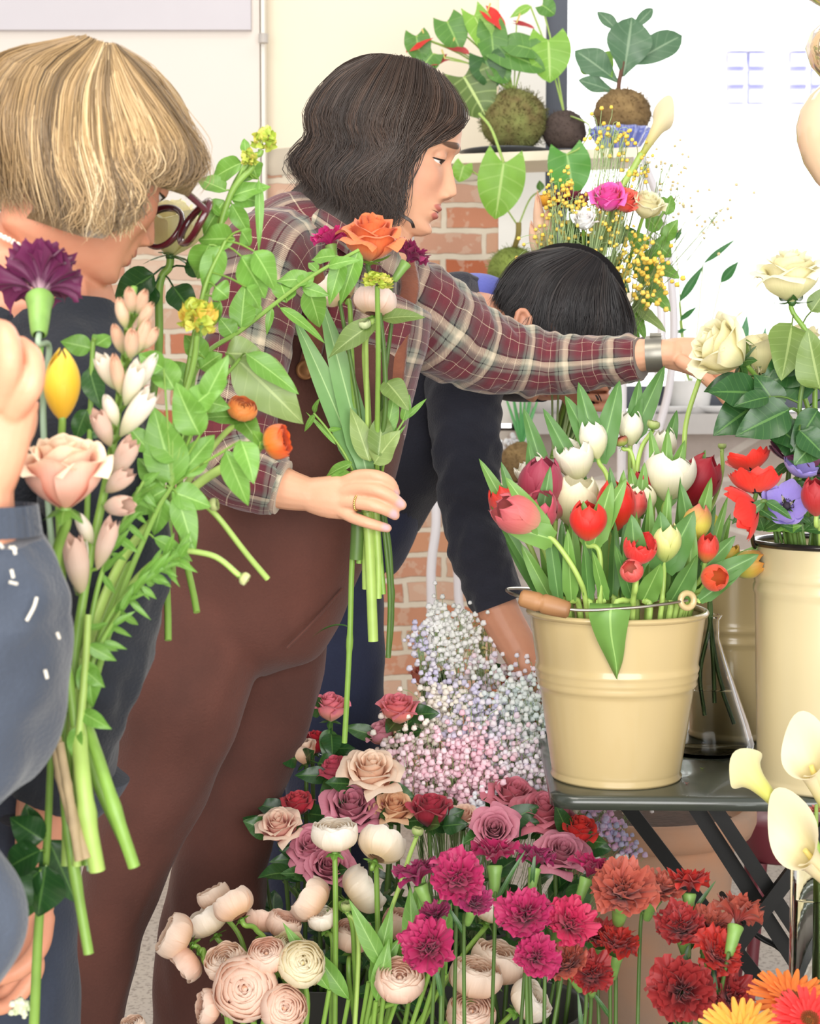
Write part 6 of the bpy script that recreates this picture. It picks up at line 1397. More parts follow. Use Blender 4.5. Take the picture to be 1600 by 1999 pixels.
for lb, pts, lv in (('round leaved green branch at the right of the window bouquet', [(1090, 890, 2.98), (1112, 765, 3.03), (1210, 560, 3.08), (1280, 440, 3.08), (1300, 400, 3.08)], [(1300, 420, 1310, 380, 14), (1285, 450, 1262, 420, 20), (1275, 470, 1310, 500, 22), (1260, 490, 1230, 450, 20), (1280, 520, 1325, 540, 18), (1250, 520, 1290, 560, 24), (1300, 400, 1280, 385, 12), (1240, 540, 1285, 480, 22), (1295, 470, 1320, 430, 16), (1260, 560, 1310, 600, 20)]),
                    ('dark leafy branch filling the middle of the window bouquet', [(1090, 890, 2.98), (1110, 765, 3.03), (1160, 600, 3.1), (1170, 480, 3.1)], [(1165, 500, 1130, 450, 24, None, M_lf_dark), (1170, 480, 1210, 430, 24, None, M_lf_dark), (1160, 540, 1210, 500, 24, None, M_lf_dark), (1160, 560, 1110, 520, 24, None, M_lf_dark), (1150, 470, 1090, 480, 22, None, M_lf_dark), (1190, 470, 1240, 440, 22, None, M_lf_rose), (1180, 540, 1230, 570, 22, None, M_lf_rose), (1120, 470, 1100, 430, 20, None, M_lf_dark)]),
                    ('strap leaved stem behind the dark hair under the window bouquet', [(1092, 895, 2.98), (1115, 765, 3.03), (1190, 640, 3.1), (1235, 600, 3.1)], [(1232, 600, 1262, 660, 14), (1225, 620, 1250, 720, 14), (1235, 600, 1296, 560, 14), (1240, 600, 1300, 640, 14, None, M_lf_back)])):
    sprig('leafy_branch', lb, 'branch', pts, .003, lv, TG)
for k, (x0, y0, x1, y1, w) in enumerate(((1060, 510, 1046, 372, 13), (1072, 500, 1066, 400, 11), (1052, 520, 1034, 430, 10))):
    t = thing('reed_bud', ['tallest tan green reed bud at the left of the window bouquet', 'middle tan reed bud at the left of the window bouquet', 'shortest tan reed bud at the left of the window bouquet'][k], 'flower bud', tb0(-1 + k * .3), TG)
    o, e = P(x0, y0, 3.04), P(x1, y1, 3.04); L = np.linalg.norm(e - o); me_, _, _ = proto('lilybud', 2); s = M_(w, 3.04)
    inst('floret', me_, t, frame(e - o) @ np.diag([1, 1, L / (4.1 * s * .92)]), o, s, tubp); part('stem', MB().tube(cr([tb0(-1 + k * .3), P(1100, 770, 3.03), P(1075, 620, 3.05), o], 20), .003, 7), M_stem, t)
t = thing('stem_sheaf', 'sheaf of bare green stems under the hand of the bending person', 'stem', tb0(0), TG)
for k in range(7): part('stem', MB().tube(cr([P(1078 + k * 8, 890, 2.98 + .004 * (k % 3)), P(1092 + k * 6, 830, 3.0), P(1106 + k * 6, 770, 3.02 + .004 * (k % 2)), P(1125 + k * 12, 660, 3.06)], 14), .0042, 7), (M_stem, M_stemd, M_lf_iris)[k % 3], t)
YB_ = [(0, '#efc84e'), (.6, '#f4d868'), (1, '#e6be4a')]
gypso('yellow baby breath over the left half of the window bouquet', [(1080, 375, 3.0), (1100, 360, 3.0), (1120, 385, 2.99), (1085, 410, 3.0), (1130, 410, 3.0), (1105, 395, 2.99)], 100, YB_, tb0(), .016, (.0025, .0039), name='yellow_spray', group='yellow baby breath in the window bouquet')
gypso('yellow baby breath in the middle of the window bouquet', [(1180, 415, 3.0), (1200, 440, 2.99), (1170, 470, 3.0), (1205, 470, 3.0), (1225, 490, 2.99), (1150, 490, 3.0)], 110, YB_, tb0(1), .018, (.0024, .0037), name='yellow_spray', group='yellow baby breath in the window bouquet')
gypso('yellow baby breath at the lower right of the window bouquet', [(1245, 500, 3.0), (1265, 540, 3.0), (1290, 565, 3.0), (1255, 575, 3.0), (1230, 520, 3.0), (1280, 520, 3.0)], 85, YB_, tb0(2), .018, (.0034, .005), name='yellow_spray', group='yellow baby breath in the window bouquet')
gypso('yellow baby breath standing tallest before the blue glass bowl', [(1170, 255, 3.0), (1195, 262, 3.0), (1215, 275, 3.0), (1190, 250, 3.0), (1225, 280, 3.0), (1180, 270, 3.0)], 42, YB_, tb0(1), .013, (.0030, .0040), name='yellow_spray', group='yellow baby breath in the window bouquet')
gypso('yellow baby breath around the calla stem', [(1245, 315, 3.0), (1230, 330, 3.0), (1260, 320, 3.0), (1225, 350, 3.0)], 36, YB_, tb0(2), .012, (.0025, .0037), name='yellow_spray', group='yellow baby breath in the window bouquet')
gypso('loose yellow baby breath low at the left of the window bouquet', [(1060, 460, 3.02), (1080, 450, 3.02), (1100, 470, 3.02), (1055, 480, 3.02)], 34, YB_, tb0(-1), .015, (.003, .0044), name='yellow_spray', group='yellow baby breath in the window bouquet')
gypso('faint dried baby breath reaching right across the bright window', [(1290, 330, 3.1), (1320, 380, 3.1), (1355, 410, 3.1), (1410, 410, 3.1), (1300, 310, 3.1), (1340, 450, 3.1)], 60, [(0, '#cdb98a'), (1, '#e0cfa0')], tb0(3), .024, (.0018, .003), name='yellow_spray', group='yellow baby breath in the window bouquet')
# ------------------------------------------------------------------ people
def remesh(mb, vox, it=3, name='body', origin=(0, 0, 0)):
    me = mb.mesh(name + '_raw', True)
    o = bpy.data.objects.new(name + '_raw', me); link(o)
    m = o.modifiers.new('r', 'REMESH'); m.mode = 'VOXEL'; m.voxel_size = vox; m.use_smooth_shade = True
    if it:
        s = o.modifiers.new('s', 'SMOOTH'); s.factor = .5; s.iterations = it
    dg = bpy.context.evaluated_depsgraph_get(); dg.update()
    out = bpy.data.meshes.new_from_object(o.evaluated_get(dg))
    bpy.data.objects.remove(o); bpy.data.meshes.remove(me)
    out.name = name
    n = len(out.vertices); co = np.zeros(n * 3, np.float32); out.vertices.foreach_get('co', co)
    co = co.reshape(-1, 3)
    return out, co
def head_frame(px, py, Y, pitch, yaw, roll=0.0):
    """forward, left, up columns and the origin (middle of the head); yaw > 0 turns away from the camera"""
    p, y = math.radians(pitch), math.radians(yaw)
    f = np.array([math.cos(p) * math.cos(y), math.cos(p) * math.sin(y), -math.sin(p)])
    l = nrm(np.cross([0, 0, 1.0], f)); u = np.cross(f, l)
    if roll:
        a = math.radians(roll); l, u = l * math.cos(a) + u * math.sin(a), u * math.cos(a) - l * math.sin(a)
    return np.stack([f, l, u], 1), P(px, py, Y)
HX = [(.117, .012), (.112, .034), (.10, .058), (.085, .076), (.065, .090), (.045, .0965), (.025, .0985), (.010, .0945), (.0, .0890), (-.015, .0905), (-.03, .0935), (-.048, .0945), (-.058, .0955), (-.070, .0945), (-.082, .0915), (-.092, .0915), (-.102, .091), (-.110, .082), (-.116, .060), (-.122, .03)]
HB = [(.117, -.02), (.112, -.040), (.10, -.062), (.085, -.078), (.06, -.094), (.03, -.100), (.0, -.098), (-.03, -.088), (-.06, -.070), (-.09, -.055), (-.116, -.045), (-.122, -.02)]
HW = [(.117, .010), (.112, .034), (.10, .052), (.08, .066), (.05, .0755), (.02, .077), (-.01, .0745), (-.035, .070), (-.06, .063), (-.08, .054), (-.095, .045), (-.108, .033), (-.116, .024), (-.122, .01)]
def itp(tab, z):
    t = sorted(tab); return np.interp(z, [a for a, _ in t], [b for _, b in t])
def head_points(nose=1.0, age=0.0):
    z = np.concatenate([np.linspace(.117, .09, 14), np.linspace(.088, -.122, 120)])
    th = np.linspace(0, 2 * math.pi, 160, endpoint=False)
    Z, T = np.meshgrid(z, th, indexing='ij'); c, s = np.cos(T), np.sin(T)
    xf, xb, w = itp(HX, Z), itp(HB, Z), itp(HW, Z)
    e = .86
    X = np.where(c > 0, xf * np.abs(c) ** .80, xb * np.abs(c) ** .95); Y = w * np.sign(s) * np.abs(s) ** e
    F = np.clip(c * 3, 0, 1)
    g = lambda v, m, sd: np.exp(-((v - m) / sd) ** 2)
    nz = np.interp(Z, [-.060, -.053, -.046, -.0395, -.030, -.01, .006, .016], [0, .0035, .0145, .0218, .0190, .0110, .0030, 0]) * nose
    sn = np.interp(Z, [-.055, -.042, -.02, .01], [.0115, .0125, .0085, .0075])
    X = X + F * nz * np.exp(-np.abs(Y / sn) ** 2.2)
    X = X + F * .0095 * g(np.abs(Y), .0135, .0058) * g(Z, -.0465, .0062) * nose
    X = X - F * .0105 * g(np.abs(Y), .031, .0165) * g(Z, .001, .0115)
    X = X + F * .0045 * g(np.abs(Y), .028, .024) * g(Z, .022, .008)
    X = X + F * .004 * g(np.abs(Y), .046, .018) * g(Z, -.026, .02)
    X = X + F * (.0062 * g(Z, -.0655, .0042) + .0068 * g(Z, -.0775, .0050) - .0016 * g(Z, -.0712, .0020)) * np.exp(-(Y / .0215) ** 4)
    X = X + F * .0055 * g(Z, -.101, .010) * np.exp(-(Y / .019) ** 2) - F * .003 * g(Z, -.088, .005) * np.exp(-(Y / .025) ** 2)
    X = X - F * .003 * g(np.abs(Y), .036, .012) * g(Z, -.06, .02) * (1 + age)
    if age: X = X - F * age * .002 * g(np.abs(Y), .030, .005) * g(Z, -.06, .016)
    return np.stack([X, Y, Z], -1)
def add_head(mb, Fm, o, sc=1.0, nose=1.0, age=0.0, ears=True):
    W = lambda p: (np.asarray(p) * sc) @ Fm.T + o
    G = W(head_points(nose, age)); mb.grid(G, wv=True, caps=True)
    for s in (-1, 1):
        mb.ball(W((.0755, s * .0310, .001)), .0128 * sc, 12, 16)
        mb.ball(W((.0768, s * .0312, .0030)), np.array([.0128, .0150, .0118]) * sc, 12, 16, R=Fm)     # lid
        if ears:
            a = np.linspace(0, 2 * math.pi, 25); k = np.stack([-.012 + .017 * np.cos(a) * (1 - .25 * np.sin(a)) - .006 * np.sin(a), np.full_like(a, s * .081) + s * .006 * (-np.cos(a)), -.006 + .031 * np.sin(a)], 1)
            mb.tube(W(k), .0042 * sc, 8, caps=False); mb.ball(W((-.012, s * .0755, -.008)), np.array([.015, .006, .026]) * sc, 8, 12, R=Fm)
    return W
def chain(mb, ctrl, r, n=12, m=None, rb=None, up=None):
    m = m or (6 * len(ctrl)); c = np.asarray(ctrl, float); rr = np.atleast_1d(np.asarray(r, float))
    if len(rr) == 1: rr = np.repeat(rr, len(c))
    cols = [c, rr[:, None]] + ([np.asarray(rb, float)[:, None]] if rb is not None else [])
    q = cr(np.concatenate(cols, 1), m)
    mb.tube(q[:, :3], np.abs(q[:, 3]) + 1e-4, n, rb=(np.abs(q[:, 4]) + 1e-4) if rb is not None else None, up=up)
    e = 3 if rb is None else 4
    mb.ball(q[0, :3], q[0, 3:e + 1].min() * .98, 7, 10); mb.ball(q[-1, :3], q[-1, 3:e + 1].min() * .98, 7, 10)
NAILS = []
def finger(mb, pts, r=.0082):
    n = len(pts); rr = np.linspace(r * 1.12, r * .80, n); rr[1:-1] *= 1.03
    chain(mb, pts, rr, 10, 5 * n)
def generic_hand(mb, wrist, d, pn, curl=.9, scale=1.0, side=1):
    """right-size hand: wrist point, pointing direction, palm normal; five separate fingers curled towards the palm"""
    d = nrm(d); pn = np.asarray(pn, float); pn = nrm(pn - (pn @ d) * d); s = np.cross(d, pn) * side
    S = scale
    chain(mb, [wrist - d * .02 * S, wrist + d * .03 * S, wrist + d * .085 * S], [.022 * S, .030 * S, .036 * S], 16, 16, rb=[.017 * S, .015 * S, .012 * S], up=pn)
    for i, (off, L) in enumerate(((.029, .070), (.010, .078), (-.010, .072), (-.028, .057))):
        b = wrist + (d * .082 + s * off) * S; p = b; pts = [b - d * .015 * S]; a = 0
        pts.append(p)
        for k, fr in enumerate((.45, .32, .23)):
            a += curl * (.75, .95, .7)[k]; p = p + (d * math.cos(a) + pn * math.sin(a)) * L * fr * S; pts.append(p)
        finger(mb, pts, .0083 * S)
    b = wrist + (d * .022 + s * .024) * S
    finger(mb, [b, b + (d * .022 + s * .020 + pn * .010) * S, b + (d * .044 + s * .024 + pn * .026) * S, b + (d * .058 + s * .014 + pn * .040) * S], .0098 * S)

def m_skin(name, base, deep, lip, brow, lidc, eyes=True, nail='#e6b6b6'):
    k = NT(name)
    at = k.n('ShaderNodeAttribute'); at.attribute_name = 'hl'
    sx = k.n('ShaderNodeSeparateXYZ'); k.l(at.outputs['Vector'], sx.inputs[0])
    X, Y, Z = sx.outputs
    aY = k.math('ABSOLUTE', Y)
    n1 = k.noise(28, 3); n2 = k.noise(160, 2)
    col = k.mix(k.math('MULTIPLY', n1, .8), lin(base), lin(deep)); col = k.mix(k.math('MULTIPLY', n2, .18), col, lin(deep))
    def ell(cy, cz, ry, rz, soft=.25, slope=0.0, ay=True):
        dy = k.math('SUBTRACT', aY if ay else Y, cy); dz = k.math('SUBTRACT', k.math('SUBTRACT', Z, cz), k.math('MULTIPLY', dy, slope))
        q = k.math('ADD', k.math('POWER', k.math('DIVIDE', dy, ry), 2.0), k.math('POWER', k.math('DIVIDE', dz, rz), 2.0))
        m = k.math('DIVIDE', k.math('SUBTRACT', 1.0 + soft, q), soft); k.t.nodes[-1].use_clamp = True
        fr = k.math('GREATER_THAN', X, .055)
        return k.math('MULTIPLY', m, fr)
    if eyes:
        col = k.mix(k.math('MULTIPLY', ell(.045, -.035, .022, .020, 1.2), .16), col, lin(lip))
        col = k.mix(k.math('MULTIPLY', ell(0, -.0645, .021, .0052, .4, 0, False), .85), col, lin(lip))
        col = k.mix(k.math('MULTIPLY', ell(0, -.0770, .019, .0055, .4, 0, False), .85), col, lin(lip))
        col = k.mix(ell(0, -.0712, .020, .0007, .5, 0, False), col, lin('#6d3a34'))
        col = k.mix(k.math('MULTIPLY', ell(.030, .0225, .021, .0042, .6, -.12), .9), col, lin(brow))
        col = k.mix(k.math('MULTIPLY', ell(.031, .003, .017, .009, .9), .35), col, lin(lidc))
        col = k.mix(ell(.0325, -.0052, .0125, .0026, .3), col, lin('#e9e0dc'))
        col = k.mix(ell(.0290, -.0048, .0100, .0030, .3), col, lin('#2c2019'))
        col = k.mix(ell(.032, -.0018, .0158, .0016, .4, -.10), col, lin('#2a1d18'))
    nl = k.n('ShaderNodeAttribute'); nl.attribute_name = 'nail'
    col = k.mix(nl.outputs['Fac'], col, lin(nail))
    k.l(col, k.b.inputs['Base Color']); k.set(Roughness=.48)
    k.b.inputs['Subsurface Weight'].default_value = .12; k.b.inputs['Subsurface Radius'].default_value = (.012, .005, .003); k.b.inputs['Subsurface Scale'].default_value = .6
    k.bump(n2, .12, .002)
    return k.m
def finish_body(mb, vox, Fm, o, sc, mat, parent, nails=(), it=3):
    me, co = remesh(mb, vox, it)
    hl = ((co - o) @ Fm) / sc
    a = me.attributes.new('hl', 'FLOAT_VECTOR', 'POINT'); a.data.foreach_set('vector', hl.astype(np.float32).ravel())
    nl = np.zeros(len(co), np.float32)
    for c, r in nails: nl = np.maximum(nl, np.clip(1.6 - np.linalg.norm(co - np.asarray(c), axis=1) / r, 0, 1))
    b = me.attributes.new('nail', 'FLOAT', 'POINT'); b.data.foreach_set('value', nl)
    co = co - orig(parent).astype(np.float32); me.vertices.foreach_set('co', co.ravel()); me.update()
    return put('body', me, mat, parent)

def ell_depth(px, py, Fm, c, r):
    """depth at which the sight line meets the (slightly enlarged) hair volume of a head; None past its outline"""
    p0 = np.array([0, 0, CAMZ]); p1 = P(px, py, 1.0); d = p1 - p0
    a = (Fm.T @ d) / r; b = (Fm.T @ (p0 - c)) / r
    A, B, C_ = a @ a, a @ b, b @ b - 1
    D = B * B - A * C_
    t = (-B - math.sqrt(max(D, 0))) / A
    return t * d[1], D > 0
def hair(parent, guides, depth, n, stops, Yc, jitter=5, wave=3, r=(.0006, .0013), seed=1, far=None, name='hair', thick=.03, m=18, under=True, flip=.3, skull=None):
    """strands that follow hand-laid guide locks (pixel polylines, root to tip); depth[i](t) gives each guide's distance"""
    g = np.random.default_rng(seed); mb = MB()
    def lay(guides, dep, n, sgn):
        K = []
        for gd, w in zip(guides, dep):
            q = cr(np.array(gd, float), m); t = np.linspace(0, 1, m)
            Y = Yc - sgn * w * np.clip(.15 + t * 2.4, 0, 1) ** .7
            if skull is not None and sgn > 0:
                for i in range(m):
                    y, hit = ell_depth(q[i, 0], q[i, 1], *skull)
                    if hit: Y[i] = min(Y[i], y)
                    else: Y[i] = min(Y[i], max(Y[i], y)) if i < m // 2 else Y[i]
                Y = np.convolve(np.pad(Y, 2, mode='edge'), np.ones(5) / 5, 'valid')
            K.append(np.concatenate([q, Y[:, None]], 1))
        K = np.array(K); S = len(K) - 1
        if under:
            s = np.linspace(0, S, 4 * S + 1); G = []
            for v in s:
                i = min(int(v), S - 1); f = v - i; q = K[i] * (1 - f) + K[i + 1] * f
                G.append(np.array([P(x, y, d + sgn * .011) for x, y, d in q]))
            G = np.array(G); mb.grid(G, np.full(G.shape[:2] + (2,), .18))
        for k in range(n):
            v = g.uniform(0, S); i = min(int(v), S - 1); f = v - i
            q = K[i] * (1 - f) + K[i + 1] * f
            q = q.copy(); t = np.linspace(0, 1, m); cl = int(v * 5 + g.uniform(-.5, .5)); rc_ = np.random.default_rng(seed * 100 + cl + 50); lag = rc_.uniform(0, 6.28) + g.normal() * .5; fq = rc_.uniform(1.1, 2.2) + g.normal() * .08; am = wave * rc_.uniform(.4, 1.5) * g.uniform(.7, 1.2); tone = rc_.uniform(.1, .9)
            q[:, 0] += am * np.sin(fq * 2 * math.pi * t + lag) * np.clip(t * 1.6 - .35, 0, 1.2) + g.normal() * jitter * (.35 + t); q[:, 1] += g.normal() * jitter * .7 * (.3 + t) + am * .4 * np.cos(fq * 6 * t + lag) * t
            q[:, 2] += sgn * (g.uniform(0, 1) ** 2 * thick - .004 * t * g.uniform(0, 1)) - sgn * .004
            e = max(5, int(m * g.uniform(.62, 1.0))); st = 0 if g.uniform() > flip else int(g.integers(0, m // 3))
            pts = np.array([P(*r_) for r_ in q[st:e]])
            if len(pts) < 4: continue
            rr = g.uniform(*r) * np.interp(np.linspace(0, 1, len(pts)), [0, .15, .7, 1], [.6, 1, .9, .15])
            mb.tube(pts, rr, 4, rb=rr * .6, caps=False, urand=float(np.clip(tone * .7 + g.uniform(-.05, .35), 0, 1)))
    lay(guides, depth, n, 1)
    if far: lay(guides, depth, far, -1)
    k = m_ramp('hair_%d' % seed, stops, .38, spec=.55)
    return part(name, mb, k, parent)
def cap(parent, Fm, o, c, r, mat, name='hair_back'):
    mb = MB(); mb.ball(np.asarray(c) @ Fm.T + o, r, 24, 32, R=Fm, urand=.25)
    return part(name, mb, mat, parent)
def folds(a, seed, fl=14.0, fa=1.6, k=6):
    return lambda th, L: a * (wob(L * fl, np.sin(th) * fa, seed, k) + .6 * wob(L * fl * 2.1, np.cos(th) * fa * 1.7, seed + 9, k))
def loft(mb, ctrl, ra, rb=None, n=40, m=60, up=None, disp=None, mi=0, caps=True):
    c = np.asarray(ctrl, float); ra = np.asarray(ra, float); rb = ra if rb is None else np.asarray(rb, float)
    q = cr(np.concatenate([c, ra[:, None], rb[:, None]], 1), m)
    mb.tube(q[:, :3], q[:, 3], n, rb=q[:, 4], up=up, disp=disp, mi=mi, caps=caps)
    return q
def hem(mb, q, k, grow, r, n=36, mi=0):
    """rolled edge round a loft end"""
    a = np.linspace(0, 2 * math.pi, n + 1)
    t = nrm(q[k, :3] - q[k - 1 if k else 1, :3]); F = frame(t)
    mb.tube(q[k, :3] + np.outer(np.cos(a) * (q[k, 3] + grow), F[:, 0]) + np.outer(np.sin(a) * (q[k, 3] + grow), F[:, 1]), r, 6, caps=False, mi=mi)

def m_plaid():
    k = NT('brushed_plaid_flannel')
    uv = k.n('ShaderNodeUVMap').outputs[0]; sx = k.n('ShaderNodeSeparateXYZ')
    nn = k.n('ShaderNodeTexNoise', Scale=9.0); k.l(uv, nn.inputs['Vector'])
    av = k.n('ShaderNodeVectorMath', _operation='MULTIPLY_ADD'); k.l(nn.outputs['Color'], av.inputs[0]); av.inputs[1].default_value = (.02, .02, 0); k.l(uv, av.inputs[2])
    k.l(av.outputs[0], sx.inputs[0])
    def bands(x, per):
        f = k.math('FRACT', k.math('DIVIDE', x, per))
        base = k.ramp(f, [(0, '#6f2832'), (.26, '#561f2a'), (.30, '#6f7268'), (.44, '#85877a'), (.50, '#d6c8ae'), (.57, '#c2b49c'), (.62, '#4d4a48'), (.76, '#63232e')], 'LINEAR')
        def ln(p, w):
            return k.math('LESS_THAN', k.math('ABSOLUTE', k.math('SUBTRACT', f, p)), w)
        base = k.mix(k.math('MAXIMUM', ln(.36, .012), ln(.60, .016)), base, lin('#1f1b1e'))
        base = k.mix(k.math('MAXIMUM', ln(.13, .006), ln(.87, .006)), base, lin('#c9b49c'))
        return base
    a = bands(sx.outputs[0], .078); b = bands(sx.outputs[1], .078)
    tw = k.math('FRACT', k.math('MULTIPLY', k.math('ADD', sx.outputs[0], sx.outputs[1]), 420.0))
    col = k.mix(k.math('ADD', .3, k.math('MULTIPLY', k.math('GREATER_THAN', tw, .5), .4)), a, b)
    k.l(col, k.b.inputs['Base Color']); k.set(Roughness=.9); k.b.inputs['Sheen Weight'].default_value = .25
    k.bump(k.noise(300, 2), .25, .002)
    return k.m
def m_cloth(name, c, c2, bump=.3, bscale=220, sheen=.2, nscale=7, streak=None):
    k = NT(name); n1 = k.noise(nscale, 4)
    f = k.math('MULTIPLY', k.math('SUBTRACT', n1, .35), 2.6); k.t.nodes[-1].use_clamp = True
    col = k.mix(f, lin(c), lin(c2)); n2 = k.noise(bscale, 2)
    col = k.mix(k.math('MULTIPLY', n2, .25), col, tuple(v * .6 for v in lin(c)[:3]) + (1,))
    k.l(col, k.b.inputs['Base Color']); k.set(Roughness=.88); k.b.inputs['Sheen Weight'].default_value = sheen
    k.bump(n2, bump, .003)
    return k.m
M_plaid = m_plaid()
M_brown = m_cloth('brown_fine_corduroy', '#523028', '#6c3f34', .3, 260, .08, 6)
M_cord = m_cloth('ribbed_brown_strap', '#6b3a28', '#8a5238', .5, 160, .3, 30)
M_navy = m_cloth('dark_navy_knit', '#1b1c28', '#262836', .4, 320, .15)
M_ink = m_cloth('black_navy_wool', '#1c2029', '#2a2f3a', .4, 320, .15)
M_jean = m_cloth('dark_denim', '#20253c', '#2e3654', .3, 260, .1)
M_jean2 = m_cloth('slate_denim', '#232a38', '#3a4458', .3, 260, .1)
M_slate = m_cloth('slate_blue_sweat', '#39414f', '#4a5362', .4, 260, .3)
M_gold = m_plain('gold_metal', '#d9bd7a', .25, .1, 40, metal=1)
M_steel = m_plain('grey_watch_band', '#8d8a80', .35, .15, 60, metal=.6)
M_shoe = m_plain('dark_leather', '#2a2524', .5, .2, 20)

def shoes(parent, ctr):
    for (x, y, yaw) in ctr:
        d = np.array([math.cos(yaw), math.sin(yaw), 0]); c = np.array([x, y, 0])
        m = MB(); loft(m, [c - d * .06 + (0, 0, .045), c + (0, 0, .048), c + d * .1 + (0, 0, .036), c + d * .17 + (0, 0, .026)], [.036, .042, .045, .03], [.044, .046, .034, .024], 20, 24, up=(0, 0, 1))
        part('shoe', m, M_shoe, parent)

# ================= the young woman in the plaid shirt and brown overalls
gw = thing('person', 'dark haired woman in plaid shirt and brown overalls, reaching right and holding a flower bunch', 'person', ((430 - 800) / FPX * 2.5, 2.5, 0))
GF, GO = head_frame(757, 283, 2.5, 17, -6)
gs = .97
sk_g = m_skin('skin_fair_warm', '#e9b796', '#d99c7c', '#b9605a', '#4a362c', '#b9846c', nail='#d9b8bd')
mb = MB(); W = add_head(mb, GF, GO, gs, 1.0)
nk = [W((-.015, 0, -.06)), W((-.03, 0, -.115)), P(735, 470, 2.5), P(705, 530, 2.5)]
chain(mb, nk, [.052, .050, .050, .046], 20)
loft(mb, PP([(690, 560, 2.5), (660, 640, 2.5), (600, 850, 2.5), (520, 1080, 2.5)]), [.04, .11, .12, .12], [.04, .08, .08, .09], 24, 30, up=(0, 1, 0))
# near arm, gripping the bunch
ra = PP([(540, 520, 2.38), (470, 700, 2.34), (450, 880, 2.30), (535, 945, 2.275), (612, 968, 2.262)])
chain(mb, ra, [.042, .040, .033, .0285, .0205], 16)
chain(mb, PP([(605, 966, 2.262), (640, 970, 2.256), (688, 970, 2.25)]), [.0225, .027, .030], 18, 16, rb=[.019, .017, .014], up=(0, 1, 0))
gf = [[(672, 942, 2.250), (700, 930, 2.241), (735, 930, 2.233), (760, 942, 2.238), (771, 962, 2.247)],
      [(668, 960, 2.246), (700, 953, 2.236), (736, 957, 2.227), (766, 972, 2.231), (784, 986, 2.240)],
      [(666, 978, 2.246), (698, 981, 2.236), (730, 987, 2.229), (756, 997, 2.232), (771, 1006, 2.240)],
      [(662, 996, 2.248), (688, 1010, 2.240), (716, 1020, 2.235), (740, 1027, 2.237), (756, 1031, 2.243)]]
for i, f in enumerate(gf): finger(mb, PP(f), (.0086, .0086, .0083, .0074)[i])
finger(mb, PP([(640, 950, 2.262), (672, 936, 2.285), (706, 938, 2.302), (738, 950, 2.300)]), .0092)
# far arm, reaching
la = PP([(800, 600, 2.60), (930, 672, 2.66), (1030, 705, 2.68), (1180, 700, 2.64), (1285, 690, 2.60), (1315, 690, 2.595)])
chain(mb, la, [.042, .040, .036, .030, .021, .021], 16)
chain(mb, PP([(1300, 690, 2.60), (1345, 694, 2.59), (1388, 706, 2.58)]), [.0215, .027, .029], 18, 16, rb=[.018, .016, .013], up=(0, 1, 0))
for i, f in enumerate(([(1375, 684, 2.575), (1420, 690, 2.56), (1455, 715, 2.555), (1470, 740, 2.56)], [(1378, 698, 2.572), (1425, 715, 2.555), (1455, 745, 2.55), (1468, 775, 2.555)], [(1374, 712, 2.575), (1418, 738, 2.56), (1445, 770, 2.555), (1458, 796, 2.56)], [(1366, 722, 2.58), (1400, 748, 2.567), (1422, 776, 2.563), (1434, 800, 2.567)])): finger(mb, PP(f), (.0085, .0087, .0084, .0075)[i])
finger(mb, PP([(1330, 706, 2.575), (1366, 728, 2.555), (1398, 758, 2.545), (1424, 790, 2.545)]), .0095)
nails = [(P(776, 968, 2.236), .0065), (P(784, 984, 2.228), .0065), (P(770, 1005, 2.229), .006), (P(756, 1030, 2.233), .006)]
finish_body(mb, .0021, GF, GO, gs, sk_g, gw, nails, 2)
ghair = [[(880, 168), (899, 205), (904, 236), (872, 259), (822, 277), (794, 300), (781, 350), (770, 400), (756, 440)], [(858, 145), (884, 190), (885, 232), (842, 262), (804, 288), (779, 340), (767, 400), (750, 445), (738, 462)], [(835, 128), (850, 180), (836, 240), (802, 285), (772, 330), (757, 390), (747, 430), (727, 458)],
         [(810, 116), (802, 180), (778, 245), (772, 300), (736, 350), (742, 402), (706, 454)], [(780, 110), (756, 180), (728, 245), (738, 300), (702, 355), (707, 408), (670, 457)], [(755, 109), (712, 170), (685, 235), (699, 290), (668, 345), (674, 396), (636, 434)],
         [(735, 110), (678, 160), (645, 225), (660, 280), (630, 335), (642, 380), (604, 414)], [(725, 112), (658, 153), (615, 220), (626, 275), (594, 322), (614, 358), (584, 396)], [(722, 113), (652, 148), (604, 213), (606, 268), (576, 312), (594, 346), (566, 374)]]
gst = [(0, '#241b17'), (.5, '#3b2d25'), (.85, '#523d31'), (1, '#7a5c46')]
hr = hair(gw, ghair, [.070, .082, .092, .097, .097, .09, .076, .052, .012], 4600, gst, 2.5, 8, 17, (.0004, .00085), 11, far=700, skull=(GF, GO + GF @ np.array([-.022, 0, .024]), np.array([.106, .094, .108])))
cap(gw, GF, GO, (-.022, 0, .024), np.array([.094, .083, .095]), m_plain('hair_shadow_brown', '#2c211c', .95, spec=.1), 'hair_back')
lk = MB()
for i in range(26):
    q = cr(np.array([(772, 360 + i * .6, 2.43), (768, 392, 2.42), (782, 418, 2.415), (802, 432, 2.415), (807, 444, 2.418)]) + np.array([RF.normal() * 2.2, RF.normal() * 1.5, 0]), 16); lk.tube(PP(q), np.linspace(.0008, .0003, 16), 4, caps=False, urand=.3)
for i in range(14):
    q = cr(np.array([(600, 330, 2.5), (585, 370, 2.5), (575, 395, 2.5), (556, 420, 2.5)]) + RF.normal(size=(1, 3)) * np.array([5, 5, .01]), 12); lk.tube(PP(q), .0004, 3, caps=False, urand=.5)
part('loose_lock', lk, MATS['hair_11'], gw)
